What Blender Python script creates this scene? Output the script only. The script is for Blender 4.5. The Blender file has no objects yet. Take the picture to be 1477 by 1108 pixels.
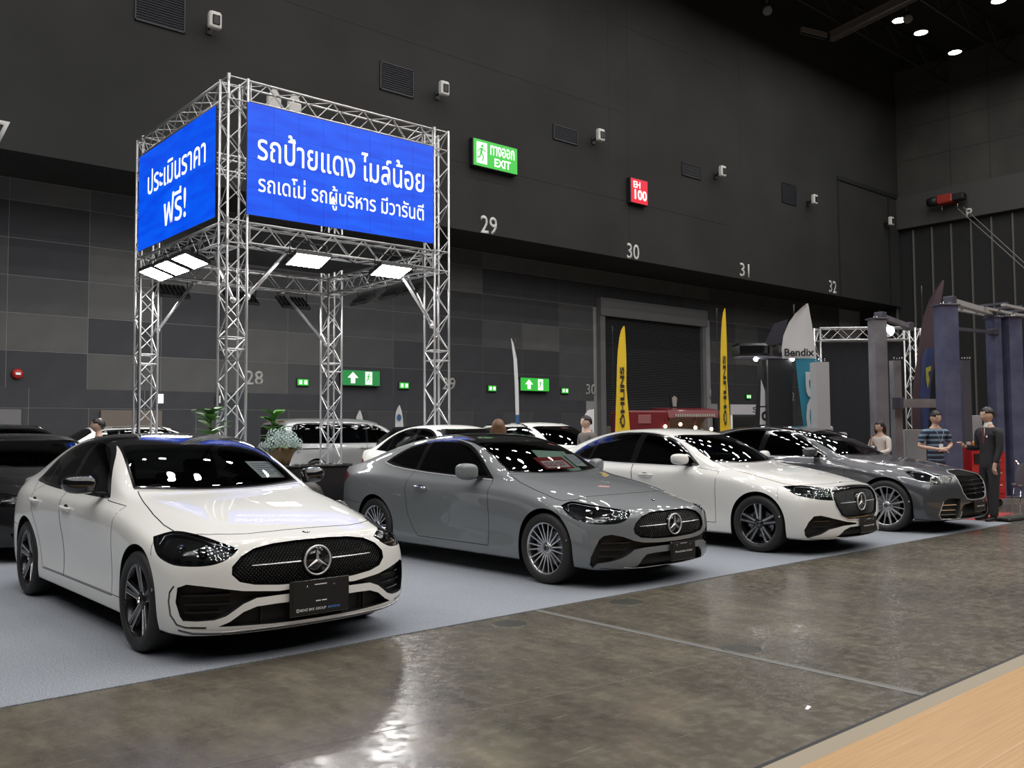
import bpy, bmesh, math, random
import numpy as np
from mathutils import Vector, Matrix
from mathutils.bvhtree import BVHTree
random.seed(7)
PI = math.pi
scn = bpy.context.scene
COL = scn.collection
# ------------------------------------------------------------------ camera
R = ((0.7576454605151499, -0.02808880886385197, -0.6520616343394208),
     (-0.6526324868659581, -0.04278127061388232, -0.756465861735886),
     (-0.006647800233276768, 0.9986895321876923, -0.050744704657596396))
EYE = 1.47
cd = bpy.data.cameras.new('camera'); cam = bpy.data.objects.new('camera', cd); COL.objects.link(cam)
cd.sensor_fit = 'HORIZONTAL'; cd.sensor_width = 36.0; cd.lens = 36.0*1300/1477
cd.clip_start = .05; cd.clip_end = 400
M4 = Matrix([list(r)+[0] for r in R]+[[0,0,0,1]]); M4.translation = (0,0,EYE)
cam.matrix_world = M4; scn.camera = cam
# ------------------------------------------------------------------ world, exposure
wd = bpy.data.worlds.new('world'); scn.world = wd; wd.use_nodes = True
wd.node_tree.nodes['Background'].inputs[0].default_value = (.75,.8,1,1)
wd.node_tree.nodes['Background'].inputs[1].default_value = .02
scn.view_settings.view_transform = 'Standard'; scn.view_settings.look = 'None'
scn.view_settings.gamma = 1; scn.view_settings.use_curve_mapping = False
scn.view_settings.exposure = 0.0

LAMP_W = 66; FLOOD_E = 72
# ------------------------------------------------------------------ helpers
MATS = {}
def mat(name, col=(.5,.5,.5), rough=.5, metal=0, coat=0, emit=None, es=0, spec=None, alpha=None, nodes=None, coat_r=.03):
    if name in MATS: return MATS[name]
    m = bpy.data.materials.new(name); m.use_nodes = True
    b = m.node_tree.nodes['Principled BSDF']
    b.inputs['Base Color'].default_value = (*col,1); b.inputs['Roughness'].default_value = rough
    b.inputs['Metallic'].default_value = metal; b.inputs['Coat Weight'].default_value = coat
    b.inputs['Coat Roughness'].default_value = coat_r
    if spec is not None: b.inputs['Specular IOR Level'].default_value = spec
    if emit: b.inputs['Emission Color'].default_value = (*emit,1); b.inputs['Emission Strength'].default_value = es
    if nodes: nodes(m, m.node_tree, b)
    MATS[name] = m
    return m
def N(nt, t, **kw):
    n = nt.nodes.new(t)
    for k, v in kw.items(): setattr(n, k, v)
    return n
def glass_mat(name, tint, mixf=.25, rough=0.0):
    """tinted pane: fresnel reflection over a see-through tint"""
    if name in MATS: return MATS[name]
    m = bpy.data.materials.new(name); m.use_nodes = True; nt = m.node_tree; nt.nodes.clear()
    o = N(nt,'ShaderNodeOutputMaterial'); mx = N(nt,'ShaderNodeMixShader'); f = N(nt,'ShaderNodeFresnel'); f.inputs[0].default_value = 1.5
    t = N(nt,'ShaderNodeBsdfTransparent'); t.inputs[0].default_value = (*tint,1)
    g = N(nt,'ShaderNodeBsdfGlossy'); g.inputs['Roughness'].default_value = rough
    ma = N(nt,'ShaderNodeMath', operation='MULTIPLY_ADD'); ma.inputs[1].default_value = 1.0; ma.inputs[2].default_value = mixf*.1
    nt.links.new(f.outputs[0], ma.inputs[0]); nt.links.new(ma.outputs[0], mx.inputs[0])
    nt.links.new(t.outputs[0], mx.inputs[1]); nt.links.new(g.outputs[0], mx.inputs[2]); nt.links.new(mx.outputs[0], o.inputs[0])
    MATS[name] = m
    return m
class MB:
    """collects shapes into one mesh"""
    def __init__(s): s.v = []; s.f = []; s.sm = []
    def add(s, v, f, smooth=False):
        k = len(s.v); s.v += [tuple(map(float,p)) for p in v]; s.f += [tuple(i+k for i in q) for q in f]; s.sm += [smooth]*len(f); return s
    def box(s, a, b):
        (x0,y0,z0),(x1,y1,z1) = a, b
        return s.add([(x0,y0,z0),(x1,y0,z0),(x1,y1,z0),(x0,y1,z0),(x0,y0,z1),(x1,y0,z1),(x1,y1,z1),(x0,y1,z1)],
            [(0,3,2,1),(4,5,6,7),(0,1,5,4),(1,2,6,5),(2,3,7,6),(3,0,4,7)])
    def cbox(s, c, d, m=None):
        v = [Vector((sx*d[0]/2, sy*d[1]/2, sz*d[2]/2)) for sz in (-1,1) for sx,sy in ((-1,-1),(1,-1),(1,1),(-1,1))]
        if m is not None: v = [m @ p for p in v]
        v = [p+Vector(c) for p in v]
        return s.add(v, [(0,3,2,1),(4,5,6,7),(0,1,5,4),(1,2,6,5),(2,3,7,6),(3,0,4,7)])
    def bevbox(s, a, b, r=.01):
        (x0,y0,z0),(x1,y1,z1) = a, b
        def ring(z, i): return [(x0+i+r*0,y0+i,z),(x1-i,y0+i,z),(x1-i,y1-i,z),(x0+i,y1-i,z)]
        def oct_(z, i):
            c = r; return [(x0+i+c,y0+i,z),(x1-i-c,y0+i,z),(x1-i,y0+i+c,z),(x1-i,y1-i-c,z),(x1-i-c,y1-i,z),(x0+i+c,y1-i,z),(x0+i,y1-i-c,z),(x0+i,y0+i+c,z)]
        v = oct_(z0,r*.5)+oct_(z0+r,0)+oct_(z1-r,0)+oct_(z1,r*.5); f = []
        for k in range(3):
            for i in range(8): j=(i+1)%8; f.append((k*8+i,k*8+j,k*8+8+j,k*8+8+i))
        f.append(tuple(range(7,-1,-1))); f.append(tuple(range(24,32)))
        return s.add(v,f)
    def tube(s, p, q, r, n=6, r2=None, caps=True):
        p = Vector(p); q = Vector(q); d = q-p
        if d.length < 1e-6: return s
        a = d.orthogonal().normalized(); b = d.normalized().cross(a); r2 = r if r2 is None else r2
        v = []
        for (c, rr) in ((p,r),(q,r2)):
            for i in range(n):
                t = 2*PI*i/n; v.append(c+a*math.cos(t)*rr+b*math.sin(t)*rr)
        f = [(i,(i+1)%n,n+(i+1)%n,n+i) for i in range(n)]
        s.add(v, f, n>4)
        if caps: k=len(s.v)-2*n; s.f += [tuple(k+i for i in range(n-1,-1,-1)), tuple(k+n+i for i in range(n))]; s.sm += [False,False]
        return s
    def path(s, pts, r, n=6, close=False):
        pts = [Vector(p) for p in pts]; L = len(pts); v = []; up = None
        for i in range(L):
            a = pts[(i-1)%L] if (i or close) else pts[0]; b = pts[(i+1)%L] if (i < L-1 or close) else pts[-1]
            t = (b-a).normalized()
            if up is None: up = t.orthogonal().normalized()
            up = (up - t*up.dot(t)).normalized(); w = t.cross(up)
            rr = r[i] if hasattr(r,'__len__') else r
            for k in range(n): an = 2*PI*k/n; v.append(pts[i]+up*math.cos(an)*rr+w*math.sin(an)*rr)
        f = []
        for i in range(L if close else L-1):
            j = (i+1)%L
            for k in range(n): f.append((i*n+k, i*n+(k+1)%n, j*n+(k+1)%n, j*n+k))
        if not close: f.append(tuple(range(n-1,-1,-1))); f.append(tuple((L-1)*n+k for k in range(n)))
        return s.add(v, f, True)
    def lathe(s, prof, n=24, c=(0,0,0), axis='z', smooth=True, close=False):
        v = []; L = len(prof)
        for i in range(n):
            t = 2*PI*i/n; ct, st = math.cos(t), math.sin(t)
            for (r, h) in prof:
                p = (r*ct, r*st, h) if axis=='z' else ((r*ct, h, r*st) if axis=='y' else (h, r*ct, r*st))
                v.append((p[0]+c[0],p[1]+c[1],p[2]+c[2]))
        f = []
        for i in range(n):
            j = (i+1)%n
            for k in range(L if close else L-1):
                m_ = (k+1)%L
                q = (i*L+k, j*L+k, j*L+m_, i*L+m_)
                f.append(q if axis!='y' else q[::-1])
        return s.add(v, f, smooth)
    def prism(s, poly, a, b, axis='y'):
        """poly in the plane across axis, from a to b"""
        def P(u,w,h): return (u,h,w) if axis=='y' else ((h,u,w) if axis=='x' else (u,w,h))
        n = len(poly); v = [P(u,w,a) for u,w in poly]+[P(u,w,b) for u,w in poly]
        return s.add(v, [tuple(range(n)), tuple(range(2*n-1,n-1,-1))]+[(i,n+i,n+(i+1)%n,(i+1)%n) for i in range(n)])
    def ell(s, c, r, n=10, m=8, rot=None):
        v = [(0,0,-1)]+[(math.cos(2*PI*i/n)*math.sin(PI*j/m), math.sin(2*PI*i/n)*math.sin(PI*j/m), -math.cos(PI*j/m)) for j in range(1,m) for i in range(n)]+[(0,0,1)]
        v = [Vector((p[0]*r[0],p[1]*r[1],p[2]*r[2])) for p in v]
        if rot is not None: v = [rot@p for p in v]
        v = [p+Vector(c) for p in v]
        f = [(0,1+(i+1)%n,1+i) for i in range(n)]
        for j in range(m-2):
            for i in range(n): a=1+j*n; f.append((a+i,a+(i+1)%n,a+n+(i+1)%n,a+n+i))
        e = len(v)-1; a = 1+(m-2)*n; f += [(a+i,a+(i+1)%n,e) for i in range(n)]
        return s.add(v, f, True)
    def mesh(s, name, m=None, fix=True):
        me = bpy.data.meshes.new(name); me.from_pydata(s.v, [], s.f)
        me.polygons.foreach_set('use_smooth', s.sm)
        if m: me.materials.append(m)
        if fix:
            bm = bmesh.new(); bm.from_mesh(me); bmesh.ops.recalc_face_normals(bm, faces=bm.faces[:]); bm.to_mesh(me); bm.free()
        me.update(); return me
    def build(s, name, m, parent=None, loc=None, rz=None, kind=None, fix=True):
        return obj(name, s.mesh(name, m, fix), parent, loc, rz, kind)
def obj(name, me, parent=None, loc=None, rz=None, kind=None):
    o = bpy.data.objects.new(name, me); COL.objects.link(o)
    if parent is not None: o.parent = parent
    if loc is not None: o.location = loc
    if rz is not None: o.rotation_euler = (0,0,rz)
    if kind: o['kind'] = kind
    return o
def tag(o, label=None, cat=None, group=None, kind=None):
    if label: o['label'] = label
    if cat: o['category'] = cat
    if group: o['group'] = group
    if kind: o['kind'] = kind
    return o
def thing(name, label, cat, loc=(0,0,0), rz=0, group=None):
    o = bpy.data.objects.new(name, None); COL.objects.link(o); o.location = loc; o.rotation_euler = (0,0,rz)
    o.empty_display_size = .2
    return tag(o, label, cat, group)
def copy_tree(o, parent=None):
    c = o.copy(); COL.objects.link(c)
    if parent is not None: c.parent = parent
    for ch in list(o.children): copy_tree(ch, c)
    return c
FONTS = {}
def text_mesh(txt, size=1, depth=.004, bold=0.0, align='CENTER', name='lettering', space=1.0):
    cu = bpy.data.curves.new(name,'FONT'); cu.body = txt; cu.size = size; cu.extrude = depth/2; cu.offset = bold*size
    cu.align_x = align; cu.align_y = 'CENTER'; cu.resolution_u = 3; cu.space_character = space
    o = bpy.data.objects.new(name, cu); COL.objects.link(o)
    dg = bpy.context.evaluated_depsgraph_get(); dg.update()
    me = bpy.data.meshes.new_from_object(o.evaluated_get(dg), depsgraph=dg)
    bpy.data.objects.remove(o); bpy.data.curves.remove(cu)
    return me
def frame_mat(origin, xdir, up):
    """matrix whose local x runs along xdir, local y along up, local z faces out"""
    x = Vector(xdir).normalized(); y = Vector(up).normalized(); z = x.cross(y)
    m = Matrix((x,y,z)).transposed().to_4x4(); m.translation = origin; return m
def letters(txt, m, parent, origin, xdir, up, size=None, width=None, height=None, depth=.004, bold=0.0, name='lettering', align='CENTER', bake=True, space=1.0):
    me = text_mesh(txt, 1.0, 0, bold, align, name, space)
    if len(me.vertices)==0: return None
    co = np.empty(len(me.vertices)*3); me.vertices.foreach_get('co', co); co = co.reshape(-1,3)
    mn, mx = co.min(0), co.max(0); w, h = mx[0]-mn[0], mx[1]-mn[1]
    sx = sy = size or 1
    if width: sx = width/w; sy = sx if not height else height/h
    elif height: sx = sy = height/h
    if align=='CENTER' and (width or height): co[:,0] -= (mn[0]+mx[0])/2; co[:,1] -= (mn[1]+mx[1])/2
    co[:,0] *= sx; co[:,1] *= sy; co[:,2] = 0
    F = frame_mat(origin, xdir, up)
    out = [F @ Vector(p) for p in co]
    me.vertices.foreach_set('co', np.array([tuple(p) for p in out]).ravel()); me.materials.clear(); me.materials.append(m); me.update()
    if depth:
        bm = bmesh.new(); bm.from_mesh(me); r = bmesh.ops.extrude_face_region(bm, geom=bm.faces[:])
        nz = (F.to_3x3() @ Vector((0,0,1)))*depth
        bmesh.ops.translate(bm, vec=nz, verts=[e for e in r['geom'] if isinstance(e,bmesh.types.BMVert)])
        bmesh.ops.recalc_face_normals(bm, faces=bm.faces[:]); bm.to_mesh(me); bm.free()
    return obj(name, me, parent)
def pchip(xs, ys):
    xs = np.array(xs,float); ys = np.array(ys,float); h = np.diff(xs); d = np.diff(ys)/h; n = len(xs); m = np.zeros(n)
    if n == 2: m[:] = d[0]
    else:
        for i in range(1,n-1):
            if d[i-1]*d[i] > 0:
                w1 = 2*h[i]+h[i-1]; w2 = h[i]+2*h[i-1]; m[i] = (w1+w2)/(w1/d[i-1]+w2/d[i])
        m[0] = d[0]; m[-1] = d[-1]
    def f(x):
        x = min(max(x, xs[0]), xs[-1]); i = min(int(np.searchsorted(xs, x, side='right'))-1, n-2)
        t = (x-xs[i])/h[i]; t2, t3 = t*t, t*t*t
        return float((2*t3-3*t2+1)*ys[i]+(t3-2*t2+t)*h[i]*m[i]+(-2*t3+3*t2)*ys[i+1]+(t3-t2)*h[i]*m[i+1])
    return f
# ---- materials of cars
def paint(name, col, metal=0.0, rough=.5): return mat(name, col, rough, metal, coat=1.0, coat_r=.004, spec=.15)
TYRE = mat('tyre_rubber', (.018,.018,.018), .6); RIMB = mat('rim_black', (.03,.03,.033), .25, .6, coat=.6)
RIMS = mat('rim_silver', (.62,.62,.64), .25, 1.0); LSTAR = mat('star_chrome', (.5,.5,.52), .3, .6)
CHROME = mat('chrome', (.8,.8,.82), .08, 1.0)
TRIMC = mat('bright_trim', (.66,.66,.68), .32, .45, coat=.5)
GLOSSB = mat('gloss_black', (.008,.008,.009), .12, coat=1.0); PLASTB = mat('black_plastic', (.012,.012,.013), .5)
DARK = mat('dark_cavity', (.004,.004,.004), .8, spec=.1); MESHB = mat('grille_black', (.006,.006,.007), .4, spec=.35); DISC = mat('brake_disc', (.35,.35,.36), .35, 1.0)
GLASS = glass_mat('car_glass', (.10,.11,.11), .5); GLASSW = glass_mat('windscreen_glass', (.52,.56,.55), .6)
LENS = glass_mat('lamp_lens', (.75,.78,.8), .6); REDL = mat('red_lamp', (.25,.01,.015), .15, coat=1)
SEATM = mat('black_leather', (.02,.02,.021), .5); TRIMW = mat('plate_white', (.85,.85,.85), .5); TRIMBLUE = mat('plate_blue', (.1,.3,.8), .5)
LAMPIN = mat('lamp_reflector', (.5,.5,.53), .2, 1.0); LAMPB = mat('lamp_bezel', (.02,.02,.022), .3, .3, coat=.5)
REDSEAT = mat('red_leather', (.25,.03,.03), .5)
# ------------------------------------------------------------------ hall lights
LZ = 19.5
seen = [(38.67,18.36),(40.66,18.32),(44.09,18.26),(40.11,14.75)]
HOUSE = mat('lamp_housing', (.12,.12,.12), .5, .4)
hm_ = MB(); hm_.lathe([(.30,0),(.32,.02),(.30,.10),(.16,.20),(.10,.34),(.001,.36)], 20, axis='z'); house_me = hm_.mesh('housing', HOUSE)
fm_ = MB(); fm_.lathe([(.001,.012),(.285,.012)], 24, axis='z'); face_me = fm_.mesh('face', mat('lamp_glow', (.9,.9,.9), .4, emit=(1,.97,.92), es=25))
def disc_light(x, y, z, p=LAMP_W, size=.56, col=(1,.97,.94)):
    l = bpy.data.lights.new('hall_light','AREA'); l.shape = 'DISK'; l.size = size; l.energy = p; l.color = col
    o = bpy.data.objects.new('hall_light', l); COL.objects.link(o); o.location = (x,y,z); return o
for i, (x,y) in enumerate(seen):
    t = thing('ceiling_light', ('round ceiling lamp, leftmost of the three in a row by the corner','round ceiling lamp in the middle of the row of three by the corner','round ceiling lamp nearest the end wall corner','round ceiling lamp cut by the top edge of the frame')[i], 'ceiling light', (x,y,LZ), 0, 'round lamps under the dark ceiling')
    obj('lamp_housing', house_me, t); obj('lamp_face', face_me, t); l = disc_light(0,0,-.01); l.parent = t
for i in range(21):
    for j in range(11):
        x = 40.66-5.42*(i//2)-(1.99 if i%2 else 0); y = 18.33-3.62*j
        if i < 2 and j < 1: continue
        if i == 1 and j == 1: continue
        disc_light(x+(1.4 if j%2 else 0), y, LZ)
# ------------------------------------------------------------------ setting
def nz_concrete(m, nt, b):
    tc = N(nt,'ShaderNodeTexCoord'); 
    n1 = N(nt,'ShaderNodeTexNoise'); n1.inputs['Scale'].default_value = .9; n1.inputs['Detail'].default_value = 9; n1.inputs['Roughness'].default_value = .65
    n2 = N(nt,'ShaderNodeTexNoise'); n2.inputs['Scale'].default_value = 4.5; n2.inputs['Detail'].default_value = 12; n2.inputs['Roughness'].default_value = .7
    mp = N(nt,'ShaderNodeMapping'); mp.inputs['Scale'].default_value = (1,.45,1)
    nt.links.new(tc.outputs['Object'], mp.inputs[0])
    for n in (n1,n2): nt.links.new(mp.outputs[0], n.inputs['Vector'])
    r = N(nt,'ShaderNodeValToRGB'); e = r.color_ramp.elements
    e[0].position = .30; e[0].color = (.045,.042,.034,1); e[1].position = .72; e[1].color = (.24,.205,.15,1)
    e2 = r.color_ramp.elements.new(.5); e2.color = (.115,.102,.080,1)
    mx = N(nt,'ShaderNodeMix', data_type='FLOAT'); mx.inputs[0].default_value = .5
    nt.links.new(n1.outputs[0], mx.inputs[2]); nt.links.new(n2.outputs[0], mx.inputs[3]); nt.links.new(mx.outputs[0], r.inputs[0])
    prev = r.outputs[0]
    for ang, sc_ in ((.5,95),(-.7,120),(1.3,80)):
        m2 = N(nt,'ShaderNodeMapping'); m2.inputs['Rotation'].default_value = (0,0,ang); m2.inputs['Scale'].default_value = (2.2,sc_,1); s2 = N(nt,'ShaderNodeTexNoise'); s2.inputs['Scale'].default_value = 1; s2.inputs['Detail'].default_value = 2
        g2 = N(nt,'ShaderNodeMapRange'); g2.inputs[1].default_value = .70; g2.inputs[2].default_value = .76; g2.inputs[3].default_value = 0; g2.inputs[4].default_value = .55
        c2 = N(nt,'ShaderNodeMix', data_type='RGBA'); c2.inputs[7].default_value = (.34,.32,.28,1)
        nt.links.new(tc.outputs['Object'], m2.inputs[0]); nt.links.new(m2.outputs[0], s2.inputs['Vector']); nt.links.new(s2.outputs[0], g2.inputs[0]); nt.links.new(g2.outputs[0], c2.inputs[0]); nt.links.new(prev, c2.inputs[6]); prev = c2.outputs[2]
    nt.links.new(prev, b.inputs['Base Color'])
    # hairline scratches
    w = N(nt,'ShaderNodeTexNoise'); w.inputs['Scale'].default_value = 14; w.inputs['Detail'].default_value = 6
    mr = N(nt,'ShaderNodeMapRange'); mr.inputs[1].default_value = .35; mr.inputs[2].default_value = .7; mr.inputs[3].default_value = .17; mr.inputs[4].default_value = .36
    nt.links.new(tc.outputs['Object'], w.inputs['Vector']); nt.links.new(w.outputs[0], mr.inputs[0]); nt.links.new(mr.outputs[0], b.inputs['Roughness'])
    bp = N(nt,'ShaderNodeBump'); bp.inputs['Strength'].default_value = .006; bp.inputs['Distance'].default_value = .02
    nt.links.new(n2.outputs[0], bp.inputs['Height']); nt.links.new(bp.outputs[0], b.inputs['Normal'])
def nz_carpet(m, nt, b):
    tc = N(nt,'ShaderNodeTexCoord'); n1 = N(nt,'ShaderNodeTexNoise'); n1.inputs['Scale'].default_value = 130; n1.inputs['Detail'].default_value = 4
    n0 = N(nt,'ShaderNodeTexNoise'); n0.inputs['Scale'].default_value = .6; n0.inputs['Detail'].default_value = 5
    r = N(nt,'ShaderNodeValToRGB'); e = r.color_ramp.elements; e[0].position = .38; e[0].color = (.165,.18,.205,1); e[1].position = .62; e[1].color = (.37,.395,.435,1)
    mx = N(nt,'ShaderNodeMix', data_type='FLOAT'); mx.inputs[0].default_value = .15
    for n in (n0,n1): nt.links.new(tc.outputs['Object'], n.inputs['Vector'])
    nt.links.new(n1.outputs[0], mx.inputs[2]); nt.links.new(n0.outputs[0], mx.inputs[3]); nt.links.new(mx.outputs[0], r.inputs[0]); nt.links.new(r.outputs[0], b.inputs['Base Color'])
    bp = N(nt,'ShaderNodeBump'); bp.inputs['Strength'].default_value = .4; bp.inputs['Distance'].default_value = .004; nt.links.new(n1.outputs[0], bp.inputs['Height']); nt.links.new(bp.outputs[0], b.inputs['Normal'])
def nz_wood(m, nt, b):
    tc = N(nt,'ShaderNodeTexCoord'); mp = N(nt,'ShaderNodeMapping'); mp.inputs['Scale'].default_value = (1.0,55,1)
    n1 = N(nt,'ShaderNodeTexNoise'); n1.inputs['Scale'].default_value = 1.6; n1.inputs['Detail'].default_value = 8
    r = N(nt,'ShaderNodeValToRGB'); e = r.color_ramp.elements; e[0].position = .3; e[0].color = (.43,.25,.105,1); e[1].position = .7; e[1].color = (.53,.325,.15,1)
    nt.links.new(tc.outputs['Object'], mp.inputs[0]); nt.links.new(mp.outputs[0], n1.inputs['Vector']); nt.links.new(n1.outputs[0], r.inputs[0]); nt.links.new(r.outputs[0], b.inputs['Base Color'])
def nz_wall(c0, c1, s=.35):
    def f(m, nt, b):
        tc = N(nt,'ShaderNodeTexCoord'); n1 = N(nt,'ShaderNodeTexNoise'); n1.inputs['Scale'].default_value = s; n1.inputs['Detail'].default_value = 6
        r = N(nt,'ShaderNodeValToRGB'); e = r.color_ramp.elements; e[0].position = .3; e[0].color = (*c0,1); e[1].position = .75; e[1].color = (*c1,1)
        nt.links.new(tc.outputs['Object'], n1.inputs['Vector']); nt.links.new(n1.outputs[0], r.inputs[0]); nt.links.new(r.outputs[0], b.inputs['Base Color'])
    return f
CONC = mat('polished_concrete', rough=.25, nodes=nz_concrete, spec=.6); CARPET = mat('carpet_pile', rough=.95, nodes=nz_carpet, spec=.1)
WOODF = mat('wood_laminate', rough=.38, nodes=nz_wood); UPW = mat('dark_wall', rough=.85, nodes=nz_wall((.028,.0285,.029),(.040,.0405,.040)), spec=.2)
BLACKW = mat('black_paintwork', (.012,.012,.013), .7); PANELC = [mat('wall_board%d'%i, rough=.85, nodes=nz_wall(tuple(v*.92 for v in c), tuple(v*1.1 for v in c), 1.5), spec=.2) for i, c in enumerate(((.050,.052,.058),(.072,.073,.076),(.098,.099,.099),(.060,.061,.065)))]
JOINT = mat('panel_joint', (.26,.26,.26), .8); DADO = mat('dado_grey', (.075,.075,.075), .8); GREYP = mat('grey_metal_paint', (.13,.13,.135), .55)
def sbox(name, a, b_, m, parent=None, kind='structure'):
    e = MB(); e.box(a, b_); o = e.build(name, m, parent)
    if kind and parent is None: o['kind'] = kind
    return o
sbox('floor', (-40,-30,-.3), (60,30,0), CONC)
sbox('ceiling', (-40,-30,21.3), (60,30,21.6), BLACKW)
carpet = sbox('carpet', (-14,5.5,.001), (14.75,19.9,.007), CARPET, kind=None); tag(carpet, 'blue grey exhibition carpet under the two rows of cars', 'carpet')
rc = sbox('red_carpet', (14.76,6.05,.001), (16.4,9.2,.006), mat('red_carpet', (.35,.04,.04), .9), kind=None); tag(rc, 'red carpet patch beyond the nose of the graphite sedan', 'carpet')
wl = sbox('wood_flooring', (-14,-12,.001), (30,2.17,.028), WOODF, kind=None); tag(wl, 'orange wood laminate stand floor in the near right corner', 'flooring')
e = MB(); e.box((-14,2.17,.001),(30,2.285,.022)); e.build('edge_strip', mat('sand_strip', (.30,.255,.185), .7), wl)
e = MB(); e.box((-14,2.285,.001),(30,2.335,.006)); e.build('black_edging', PLASTB, wl)
e = MB(); e.box((-14,1.665,.0281),(30,1.669,.0286)); e.build('board_joint', mat('pale_joint', (.6,.45,.28), .6), wl)
jt = MB(); jt.box((4.965,2.335,.0005),(4.985,5.5,.002)); jt.build('trim_1', mat('joint_sealant', (.19,.195,.20), .5), kind='structure')
jt = MB(); jt.box((4.985,2.335,.0005),(5.03,5.5,.0012)); jt.build('trim_2', mat('joint_grout', (.14,.135,.12), .45), kind='structure')
for i, (xa,ya,xb,yb_) in enumerate(((-2,4.35,4.96,3.52),(5.05,3.5,14,2.75))):
    e = MB(); d = Vector((xb-xa,yb_-ya,0)).normalized(); w_ = Vector((-d.y,d.x,0))*.004; e.add([Vector((xa,ya,.0012))-w_,Vector((xb,yb_,.0012))-w_,Vector((xb,yb_,.0012))+w_,Vector((xa,ya,.0012))+w_],[(0,1,2,3)]); e.build('trim_%d'%(3+i), mat('score_line', (.16,.15,.13), .5), kind='structure', fix=False)
for i, (x,y,r_) in enumerate(((4.50,5.27,.13),(5.79,5.24,.14),(5.12,3.62,.13))):
    t = thing('floor_cover', ('round floor cover at the carpet edge left of the concrete joint','round floor cover at the carpet edge right of the concrete joint','round floor cover halfway along the concrete joint')[i], 'floor cover', (x,y,0), 0, 'round covers in the concrete floor')
    e = MB(); e.lathe([(r_*.93,.001),(r_*.94,.002),(r_,.002),(r_+.003,0)], 28, axis='z'); e.build('rim', mat('iron_rim', (.07,.066,.055), .4,.3), t)
    e = MB(); e.lathe([(.001,.001),(r_*.92,.001)], 28, axis='z'); e.build('lid', mat('iron_lid', (.06,.058,.05), .45,.3), t)
lt = thing('paper_scrap', 'tiny white paper scrap lying on the concrete', 'litter', (4.28,2.62,.002)); e = MB(); e.add([(0,0,0),(.05,.01,.004),(.045,.03,.008),(.0,.018,.0)],[(0,1,2,3)]); e.build('scrap', TRIMW, lt)
# back wall: recessed lower part with boards, jutting upper part
wb = sbox('wall_back', (-40,26.03,0), (60,26.3,8.14), JOINT)
pm_ = {}
def panel_me(w, h, k):
    key = (round(w,2),round(h,2),k)
    if key not in pm_: e = MB(); e.box((0,-.010,0),(w,0,h)); pm_[key] = e.mesh('wall_panel', PANELC[k])
    return pm_[key]
rnd = random.Random(11); PZ = [2.64,3.62,4.60,5.58,6.56,7.54,8.12]
pat = {}
for r_i in range(6):
    k = 0; x0 = -10.5+0
    c_i = 0
    while True:
        x = -4.6+1.97*c_i
        if x > 52: break
        c_i += 1
        if rnd.random() < .45: k = rnd.choice((0,0,1,1,2,3))
        if x+1.9 > 27.2 and x < 34.1 and PZ[r_i] < 6.3: 
            continue
        if r_i == 5: k = 1 if (c_i//7)%2 else 2
        if x > 46: continue
        o = obj('wall_panel', panel_me(1.955, PZ[r_i+1]-PZ[r_i]-.015, k), wb); o.location = (x, 26.03, PZ[r_i])
for (xa,xb) in ((27.02,27.35),(34.0,34.1)):
    pass
# dado boards
dd = 0; x = -6
while x < 48:
    w_ = 2.95
    if not (x+w_ > 27.2 and x < 34.1):
        o = obj('dado_board', panel_me(w_-.02, .50, 0), wb); o.location = (x, 26.02, 2.14)
        o = obj('dado_board', panel_me(w_*.5-.02, 2.12, 0), wb); o.location = (x, 26.02, 0)
        o = obj('dado_board', panel_me(w_*.5-.02, 2.12, 3), wb); o.location = (x+w_*.5, 26.02, 0)
    x += w_
for i, (xa,xb,m) in enumerate(((3.6,4.6,GREYP),(4.65,5.6,GREYP),(7.55,9.2,mat('beige_door', (.13,.105,.09), .6)))):
    d = MB(); d.box((xa,25.93,0),(xb,25.985,2.08)); o = d.build('door_%d'%(i+1), m, kind='structure'); e = MB(); e.tube((xb-.12,25.90,.95),(xb-.12,25.90,1.15),.015,6); e.build('door_handle', CHROME, o)
# roller door
rd = MB(); n = 84
for k in range(n):
    z0 = 6.2*k/n; z1 = 6.2*(k+1)/n; zm = (z0+z1)/2
    rd.add([(27.4,25.98,z0+.005),(33.95,25.98,z0+.005),(33.95,25.93,zm),(27.4,25.93,zm),(27.4,25.98,z1),(33.95,25.98,z1)],[(0,1,2,3),(3,2,5,4)])
ro = rd.build('door_4', mat('roller_shutter', (.060,.063,.068), .5, .3), kind='structure', fix=False)
sbox('trim_5', (27.1,25.75,6.2), (34.3,26.02,6.95), GREYP); sbox('trim_6', (27.1,25.8,0), (27.4,26.02,6.2), GREYP); sbox('trim_7', (33.95,25.8,0), (34.2,26.02,6.2), GREYP)
sbox('trim_8', (27.4,25.9,0), (33.95,25.96,1.6), mat('dock_board', (.10,.095,.085), .7))
# upper wall
uw = sbox('wall_upper', (-40,23.5,8.12), (48.73,26.3,21.3), UPW)
e = MB()
for (xa,za,xb,zb) in ((33.9,13.3,33.9,21),(26.4,8.4,26.4,19.5),(25.3,12,25.3,20),(-8,13.9,26,13.9),(10,10.4,33,10.4),(-5,17.4,33,17.4)):
    if xa == xb: e.box((xa-.012,23.492,za),(xa+.012,23.5,zb))
    else: e.box((xa,23.492,za-.008),(xb,23.5,za+.008))
e.build('wall_joint', BLACKW, uw, kind='stuff')
# recessed service door high in the wall
e = MB(); e.box((42.2,23.47,8.2),(42.32,23.5,14.2)); e.box((47.45,23.47,8.2),(47.6,23.5,14.2)); e.box((42.2,23.44,14.1),(48.6,23.5,14.3)); e.build('access_frame', BLACKW, uw)
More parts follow.
